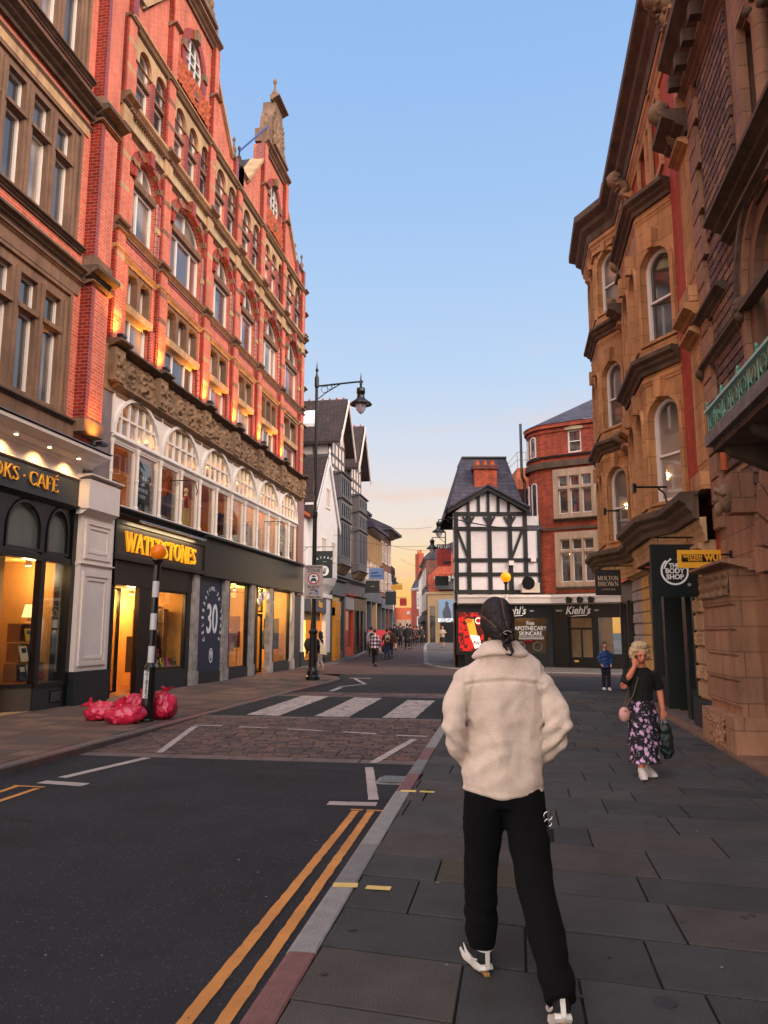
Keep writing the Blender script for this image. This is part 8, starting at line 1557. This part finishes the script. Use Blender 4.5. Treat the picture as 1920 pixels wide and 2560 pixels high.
# ---------------------------------------------------------------- woman on the telephone
wo = empty('person', camw(2.96, 9.05), YAW, 'person with short blonde curls, black top and floral skirt, phone held to ear', 'person')
F_ = (0, -1, 0); hc = (-.005, -.05, 1.365)
LE, LH = (-.21, -.03, 1.0), (-.105, -.13, 1.225); RE, RH = (.215, .02, .97), (.225, -.03, .74)
wb = skinned('body', SKIN3, [tb([rings(.85, .12, .09), rings(1.05, .12, .09), rings(1.17, .13, .08), rings(1.22, .06, .055, 0, -.005), rings(1.30, .048, .05, 0, -.02)]), ('t', [(-.05, 0, .8), (-.055, -.03, .42), (-.055, -.07, .24), (-.06, -.06, .08)], [.075, .055, .05, .033]), ('t', [(.05, 0, .8), (.055, .02, .42), (.05, .05, .24), (.045, .08, .08)], [.075, .055, .05, .033]),
    ('t', [(-.14, 0, 1.15), LE, tuple(V(LE).lerp(V(LH), .5)), LH], [.05, .043, .038, .026]), ('t', [(.14, 0, 1.15), RE, tuple(V(RE).lerp(V(RH), .5)), RH], [.05, .042, .036, .025])] + head_shapes(hc, .9, (0, -.93, -.3)) + hand_shapes(LH, (.08, .05, .5), .85, .8) + hand_shapes(RH, (0, 0, -1), .9, .6, -1), .0095, 3, wo)
face(wb, hc, .9, (0, -.93, -.3))
skinned('hair', HAIRB, [('b', (-.005, -.02, 1.415), (.096, .108, .098)), ('b', (-.066, -.0, 1.37), (.046, .065, .06)), ('b', (.068, -.0, 1.365), (.048, .07, .07)), ('b', (0, .05, 1.36), (.09, .07, .1)), ('b', (0, -.09, 1.465), (.07, .05, .035))], .008, 1, wo, lambda p, n: n * (.016 * noise.noise(p * 30) + .022 * abs(noise.noise(p * 64))))
wt_ = skinned('top', mat('black_jersey', (10, 10, 12), .85, bump=.2, bs=120), [tb([rings(.82, .135, .10), rings(.92, .13, .10), rings(1.05, .14, .105, 0, -.005), rings(1.14, .155, .1), rings(1.19, .12, .085), rings(1.215, .08, .07)]), ('t', [(-.13, 0, 1.16), tuple(V((-.14, 0, 1.15)).lerp(V(LE), .8))], [.065, .062]), ('t', [(.13, 0, 1.16), (.19, .01, 1.06), RE], [.065, .064, .06])], .0095, 3, wo, lambda p, n: n * .007 * noise.noise(V((p.x * 10, p.y * 8, p.z * 16))))
FL = bpy.data.materials.new('floral_skirt_cloth'); FL.use_nodes = True; N = FL.node_tree.nodes; L_n = FL.node_tree.links; bs = N['Principled BSDF']; bs.inputs['Roughness'].default_value = .8
tcn = N.new('ShaderNodeTexCoord'); wrp = N.new('ShaderNodeTexNoise'); wrp.inputs['Scale'].default_value = 22; L_n.new(tcn.outputs['Object'], wrp.inputs[0]); vm = N.new('ShaderNodeVectorMath'); vm.operation = 'MULTIPLY_ADD'; L_n.new(wrp.outputs['Color'], vm.inputs[0]); vm.inputs[1].default_value = (.06, .06, .06); L_n.new(tcn.outputs['Object'], vm.inputs[2])
vo = N.new('ShaderNodeTexVoronoi'); vo.inputs['Scale'].default_value = 15; L_n.new(vm.outputs[0], vo.inputs[0]); cr_ = N.new('ShaderNodeValToRGB'); cr_.color_ramp.interpolation = 'CONSTANT'; L_n.new(vo.outputs['Distance'], cr_.inputs[0]); e = cr_.color_ramp.elements; e[0].color = srgb(224, 176, 206); e[1].position = .40; e[1].color = srgb(20, 15, 24); q = e.new(.2); q.color = srgb(190, 150, 186)
v2 = N.new('ShaderNodeTexVoronoi'); v2.inputs['Scale'].default_value = 34; L_n.new(vm.outputs[0], v2.inputs[0]); c2 = N.new('ShaderNodeValToRGB'); c2.color_ramp.interpolation = 'CONSTANT'; L_n.new(v2.outputs['Distance'], c2.inputs[0]); c2.color_ramp.elements[0].color = srgb(150, 140, 158); c2.color_ramp.elements[1].position = .24; c2.color_ramp.elements[1].color = (0, 0, 0, 1)
mxf = N.new('ShaderNodeMix'); mxf.data_type = 'RGBA'; mxf.blend_type = 'ADD'; mxf.inputs[0].default_value = 1; L_n.new(cr_.outputs[0], mxf.inputs[6]); L_n.new(c2.outputs[0], mxf.inputs[7]); L_n.new(mxf.outputs[2], bs.inputs['Base Color'])
def skirt(parent, name, prof, m, wav, seed=0):
    b = MB(); n = 72; vs = []
    for i, (z, rx, ry, y) in enumerate(prof):
        for k in range(n): a = 2 * pi * k / n; w = 1 + wav * (i / len(prof)) * (sin(a * 7 + seed) * .6 + sin(a * 12 + 1 + seed) * .4); vs.append((rx * w * cos(a), y + ry * w * sin(a), z + .006 * sin(a * 9) * (i == len(prof) - 1)))
    b.add(vs, [(i * n + k, i * n + (k + 1) % n, (i + 1) * n + (k + 1) % n, (i + 1) * n + k) for i in range(len(prof) - 1) for k in range(n)]); return b.out(name, m, parent, smooth=True)
sk = skirt(wo, 'skirt', [(.86, .125, .095, 0), (.78, .15, .11, 0), (.65, .168, .125, -.01), (.5, .165, .13, -.015), (.4, .158, .13, -.01), (.3, .152, .145, -.01), (.2, .158, .16, -.01), (.165, .17, .17, -.01)], FL, .10); skirt(sk, 'ruffle', [(.5, .168, .132, -.012), (.42, .178, .145, -.012), (.36, .186, .152, -.01)], FL, .2, 2)
WSH = mat('white_canvas', (214, 206, 200), .6)
for x, y, a in ((-.075, -.10, -6), (.05, .06, 8)): shoe(wo, M.Translation((x, y, 0)) @ M.Rotation(R(180 + a), 4, 'Z'), WSH, SHW, .23)
b = MB(); b.tube([(-.11, .02, 1.2), (-.06, -.1, 1.1), (-.13, -.1, .9), (-.2, -.04, .78)], .007, 5); b.tube([(-.11, .05, 1.2), (-.1, .1, 1.0), (-.2, .02, .78)], .007, 5); st_ = b.out('strap', mat('olive_strap', (96, 84, 50), .6), None)
hb_ = empty('handbag', (0, 0, 0), 0, 'small pale pink handbag on a strap at the hip of the person on the phone', 'handbag'); hb_.matrix_world = M.Translation(camw(2.96, 9.05)) @ M.Rotation(YAW, 4, 'Z'); st_.parent = hb_
b = MB(); b.ball((-.215, -.03, .69), (.065, .05, .085), 14, 10); b.out('bag_body', mat('pale_pink_leather', (214, 160, 148), .5), hb_, smooth=True); MB().tube([(-.27, -.04, .72), (-.215, -.082, .735), (-.16, -.04, .72)], .006, 5).out('flap_edge', mat('pink_leather_trim', (186, 120, 110), .5), hb_)
tote = empty('tote_bag', (0, 0, 0), 0, 'dark green patterned shopping bag carried in the other hand', 'shopping bag'); tote.matrix_world = hb_.matrix_world.copy()
skinned('bag_body', mat('dark_green_nylon', (20, 34, 30), .4, var=.8, vs=18, bump=.6, bs=30), [('t', [(.235, -.02, .60), (.24, -.02, .52), (.25, -.02, .4), (.26, -.02, .28), (.265, -.02, .2)], [.05, .075, .085, .08, .05], [.03, .05, .06, .055, .03])], .01, 2, tote, lambda p, n: n * .016 * noise.noise(p * 16))
b = MB(); [b.tube([(.2 + .05 * k, -.02, .58), (.215 + .02 * k, -.03, .66), (.23, -.03, .655), (.235 + .03 * k, -.02, .6)], .006, 5) for k in range(2)]; b.out('handle', mat('pale_cord', (150, 140, 140), .6), tote)
ph = empty('mobile_phone', (0, 0, 0), 0, 'dark mobile phone held to the ear of the person in the floral skirt', 'phone'); ph.matrix_world = hb_.matrix_world @ M.Translation((-.088, -.085, 1.285)) @ M.Rotation(R(18), 4, 'Y'); MB().box(-.006, .006, -.035, .035, -.07, .075).out('phone_body', mat('phone_glass', (16, 16, 18), .15), ph)
# ---------------------------------------------------------------- the others
NAV = mat('blue_coat', (30, 66, 120), .7, bump=.3, bs=60); BKC = mat('black_cloth', (16, 15, 17), .85, var=.2, bump=.3); GRY = mat('grey_leggings', (146, 134, 130), .8, var=.1); BRC = mat('brown_red_cloth', (78, 42, 38), .8, var=.2); JN = mat('blue_jeans', (42, 58, 84), .8, var=.25, vs=9); DGC = mat('dark_grey_cloth', (44, 42, 46), .85, var=.15); WSH2 = mat('white_trainer', (216, 210, 206), .5); TANC = mat('tan_coat', (170, 150, 130), .85)
def at(px_X, D): p = camw(px_X, D); return (p.x, p.y, max(0, gz(p.y)) if p.y > 30 else 0)
c_ = person((2.41, 22.7, 0), YAW + pi, 1.33, 'person with dark hair in a bright blue coat standing beyond the phoning person', NAV, mat('navy_trousers', (18, 20, 32), .8), shoes=WSH2, stride=.05, hairlen=.1, wide=1.15, hand_pose=((-.25, 0, 1.14), (-.18, .1, .95), (.25, 0, 1.14), (.18, .1, .95)), vox=.016)
X = lambda px, D: (px - 960) / 1943 * D
p = at(X(801, 33), 33.0); person(p, YAW + R(70), 1.62, 'person in black hooded top and pale leggings pulling the yellow door, tote on shoulder', BKC, GRY, hood=True, stride=.18, shoes=mat('tan_shoes', (150, 120, 104), .6), hand_pose=((-.23, .1, 1.15), (-.12, .62, 1.12), (.2, -.02, 1.14), (.15, .06, .92)), vox=.015)
tb_ = empty('tote_bag', camw(X(812, 32.7), 32.6, .72), YAW, 'cream tote bag on the shoulder of the hooded person', 'tote bag'); b = MB(); b.slab([(-.16, .0), (.1, -.05), (.06, .42), (-.1, .45)], (), -.04, .04); b.v = [(x + z * -.3, y, z) for x, y, z in b.v]; b.out('bag_body', mat('cream_canvas', (214, 200, 170), .8), tb_); b = MB(); b.tube([(-.16, 0, .42), (-.26, 0, .68), (-.12, 0, .43)], .012, 5); b.out('strap', MC['cream_canvas'], tb_)
p = at(X(774, 28), 29.5); person(p, YAW + R(30), 1.66, 'person in black with dark rucksack half hidden behind the tall lamp post', BKC, BKC, stride=.2, shoes=WSH2, skirt=False, long_=True, hairlen=.15, vox=.016); o = empty('rucksack', (p[0] - .14, p[1] - .22, 1.05), YAW, 'black rucksack on the person behind the lamp post', 'rucksack'); MB().ball((0, 0, .1), (.16, .11, .24), 12, 8).out('bag_body', DGC, o, smooth=True); MB().tube([(.08, .06, .28), (.12, .16, .3), (.12, .2, .1)], .02, 6).out('strap', DGC, o)
# checked shirt
PLD = bpy.data.materials.new('checked_flannel'); PLD.use_nodes = True; N = PLD.node_tree.nodes; L_n = PLD.node_tree.links; bs = N['Principled BSDF']; bs.inputs['Roughness'].default_value = .9; tcn = N.new('ShaderNodeTexCoord'); sp_ = N.new('ShaderNodeSeparateXYZ'); L_n.new(tcn.outputs['Object'], sp_.inputs[0]); prev = None
for ax, f in (('X', 42), ('Z', 36)):
    m1 = N.new('ShaderNodeMath'); m1.operation = 'MULTIPLY'; m1.inputs[1].default_value = f; L_n.new(sp_.outputs[ax], m1.inputs[0]); m2 = N.new('ShaderNodeMath'); m2.operation = 'SINE'; L_n.new(m1.outputs[0], m2.inputs[0]); m3 = N.new('ShaderNodeMath'); m3.operation = 'GREATER_THAN'; m3.inputs[1].default_value = .1; L_n.new(m2.outputs[0], m3.inputs[0])
    if prev: m4_ = N.new('ShaderNodeMath'); m4_.operation = 'ADD'; L_n.new(prev.outputs[0], m4_.inputs[0]); L_n.new(m3.outputs[0], m4_.inputs[1]); prev = m4_
    else: prev = m3
m5 = N.new('ShaderNodeMath'); m5.operation = 'MULTIPLY'; m5.inputs[1].default_value = .5; L_n.new(prev.outputs[0], m5.inputs[0]); cr_ = N.new('ShaderNodeValToRGB'); cr_.color_ramp.interpolation = 'CONSTANT'; L_n.new(m5.outputs[0], cr_.inputs[0]); e = cr_.color_ramp.elements; e[0].color = srgb(52, 42, 60); e[1].position = .75; e[1].color = srgb(206, 194, 196); q = e.new(.3); q.color = srgb(122, 104, 124); L_n.new(cr_.outputs[0], bs.inputs['Base Color'])
p = at(X(937, 37), 37.2); person(p, YAW + R(-12), 1.76, 'person in purple and white checked shirt and black trousers striding away', PLD, BKC, stride=.34, arms=(.15, -.1), wide=1.15, vox=.015)
crowd = 'people walking in the far street'
for px, D, h, top, bot, rz, st, lab, kw in (
    (928, 46, 1.74, mat('white_top', (196, 188, 182), .8), DGC, 0, .25, 'person in white top with black rucksack beyond the checked shirt', {}),
    (967, 43.5, 1.7, BRC, JN, 0, .1, 'person in dark brown jacket and jeans pushing a pushchair, pale rucksack on back', {'arms': (.35, .35)}),
    (976, 45, 1.72, mat('rust_jacket', (96, 48, 34), .8), DGC, 0, .2, 'person in rust jacket beside the pushchair', {}),
    (986, 53, 1.76, BKC, BKC, 0, .25, 'person in black skirt coat left in the dark far group', {'skirt': True}),
    (1001, 60, 1.86, DGC, BKC, 0, .25, 'tallest dark figure in the far group', {'wide': 1.2}),
    (1018, 54, 1.78, BKC, BKC, R(10), .25, 'person in long black coat right of the tallest figure', {'long_': True, 'wide': 1.2}),
    (1026, 56, 1.76, DGC, DGC, R(-10), .2, 'dark grey figure just behind the long black coat', {}),
    (1036, 70, 1.72, BRC, BKC, 0, .2, 'far person in brown walking beyond the black coat', {}),
    (1043, 72, 1.72, BKC, BKC, 0, .2, 'far person in black, second from the right of the group', {}),
    (1054, 74, 1.75, DGC, BKC, pi, .2, 'far person in dark grey at the right of the group', {}),
    (992, 78, 1.7, BRC, BKC, 0, .2, 'very distant person in brown between the walkers', {})):
    person(at(X(px, D), D), YAW + rz, h, lab, top, bot, stride=st, group=crowd, vox=.026, face_on=D < 50, **kw)
q = at(X(1106, 60), 60); person(q, YAW + pi, 1.66, 'person in pale jumper and full black skirt holding something, on the far right pavement', TANC, BKC, skirt=True, stride=.1, vox=.02, hand_pose=((-.28, .05, 1.2), (-.06, .25, 1.18), (.28, .05, 1.2), (.06, .25, 1.12)))
o = empty('rucksack', camw(X(969, 43.2), 43.2, gz(43) + 1.1), YAW, 'pale grey rucksack on the back of the person with the pushchair', 'rucksack'); MB().ball((0, -.02, .08), (.15, .1, .22), 12, 8).out('bag_body', mat('pale_rucksack', (176, 160, 140), .7), o, smooth=True); MB().box(-.09, .09, -.125, -.09, -.02, .1).out('pocket', DGC, o)
o = empty('rucksack', camw(X(930, 45.8), 45.7, gz(45) + 1.1), YAW, 'black rucksack on the person in the white top', 'rucksack'); MB().ball((0, -.02, .1), (.14, .1, .22), 12, 8).out('bag_body', BLK, o, smooth=True)
o = empty('pushchair', camw(X(963, 44.6), 44.6, gz(44)), YAW, 'dark pushchair with small wheels in front of the person in brown', 'pushchair')
for x in (-.25, .25):
    for y in (-.2, .3): b = MB(); b.tube([(x + .0, y + .1 * cos(t), .1 + .1 * sin(t)) for t in [i * pi / 6 for i in range(13)]], .02, 6); b.out('wheel', BLK, o)
b = MB(); [b.tube([(x, .3, .1), (x, -.1, .6), (x, -.35, 1.0)], .015, 6) for x in (-.24, .24)]; b.tube([(-.24, -.35, 1.0), (.24, -.35, 1.0)], .018, 6); b.out('frame', MET, o); MB().ball((0, .08, .55), (.22, .25, .28), 12, 8).out('seat', BRC, o, smooth=True)
o = empty('street_sweeper_cart', camw(X(947, 52), 52, gz(52)), YAW, 'bright red cart standing behind the walkers on the left', 'cart'); b = MB(); b.prism([(-.5, .3), (.5, .25), (.6, 1.2), (-.3, 1.35)], -.7, .7); b.out('cart_body', mat('bright_red_paint', (200, 20, 24), .4), o); [MB().tube([(x, y - .0, .2), (x + .08, y, .2)], .2, 12).out('wheel', BLK, o) for x in (-.6, .5) for y in (-.3, .3)]
o = empty('plastic_bag', camw(X(955, 47.5), 47.5, gz(47)), YAW, 'white plastic bag on the ground beside the pushchair', 'bag'); skinned('bag_body', mat('white_polythene', (206, 198, 198), .5), [('b', (0, 0, .22), (.24, .2, .22)), ('t', [(0, 0, .35), (.04, 0, .55)], [.1, .04])], .03, 1, o, lambda p, n: n * .03 * noise.noise(p * 9))
o = MB().grid(-.35, .35, -.08, .08, 10, 4, lambda x, z: 0).out('flattened_cardboard', mat('cardboard', (190, 140, 84), .8, var=.1), None); o.data.transform(M.Rotation(R(-90), 4, 'X')); o.location = camw(X(1026, 38.5), 38.5, .03); tag(o, 'flattened piece of cardboard lying on the far road', 'litter')
# shop mannequin with a red top
mn = empty('mannequin', disp(24.0, .9, 4.72), R(90) + pi, 'pale mannequin in red top and long pale dress behind the first-floor window', 'mannequin'); MNQ = mat('mannequin_cream', (216, 196, 172), .4)
skinned('body', MNQ, [('t', [(0, 0, .5), (0, 0, .9), (0, 0, 1.15), (0, 0, 1.35), (0, 0, 1.5)], [.1, .12, .1, .14, .045], [.08, .1, .08, .08, .045]), ('b', (0, 0, 1.6), (.07, .085, .11)), ('t', [(-.15, 0, 1.35), (-.2, 0, 1.1), (-.18, .06, .85)], [.04, .032, .024]), ('t', [(.15, 0, 1.35), (.2, 0, 1.1), (.18, .06, .85)], [.04, .032, .024])], .014, 2, mn)
skinned('top', mat('red_knit', (180, 24, 30), .8), [('t', [(0, 0, .98), (0, 0, 1.15), (0, 0, 1.38), (0, 0, 1.42)], [.125, .12, .155, .08], [.1, .09, .09, .07])], .014, 2, mn); skirt(mn, 'dress', [(1.0, .12, .1, 0), (.7, .17, .14, 0), (.3, .2, .16, 0)], mat('pale_yellow_cloth', (206, 180, 120), .8), .15)
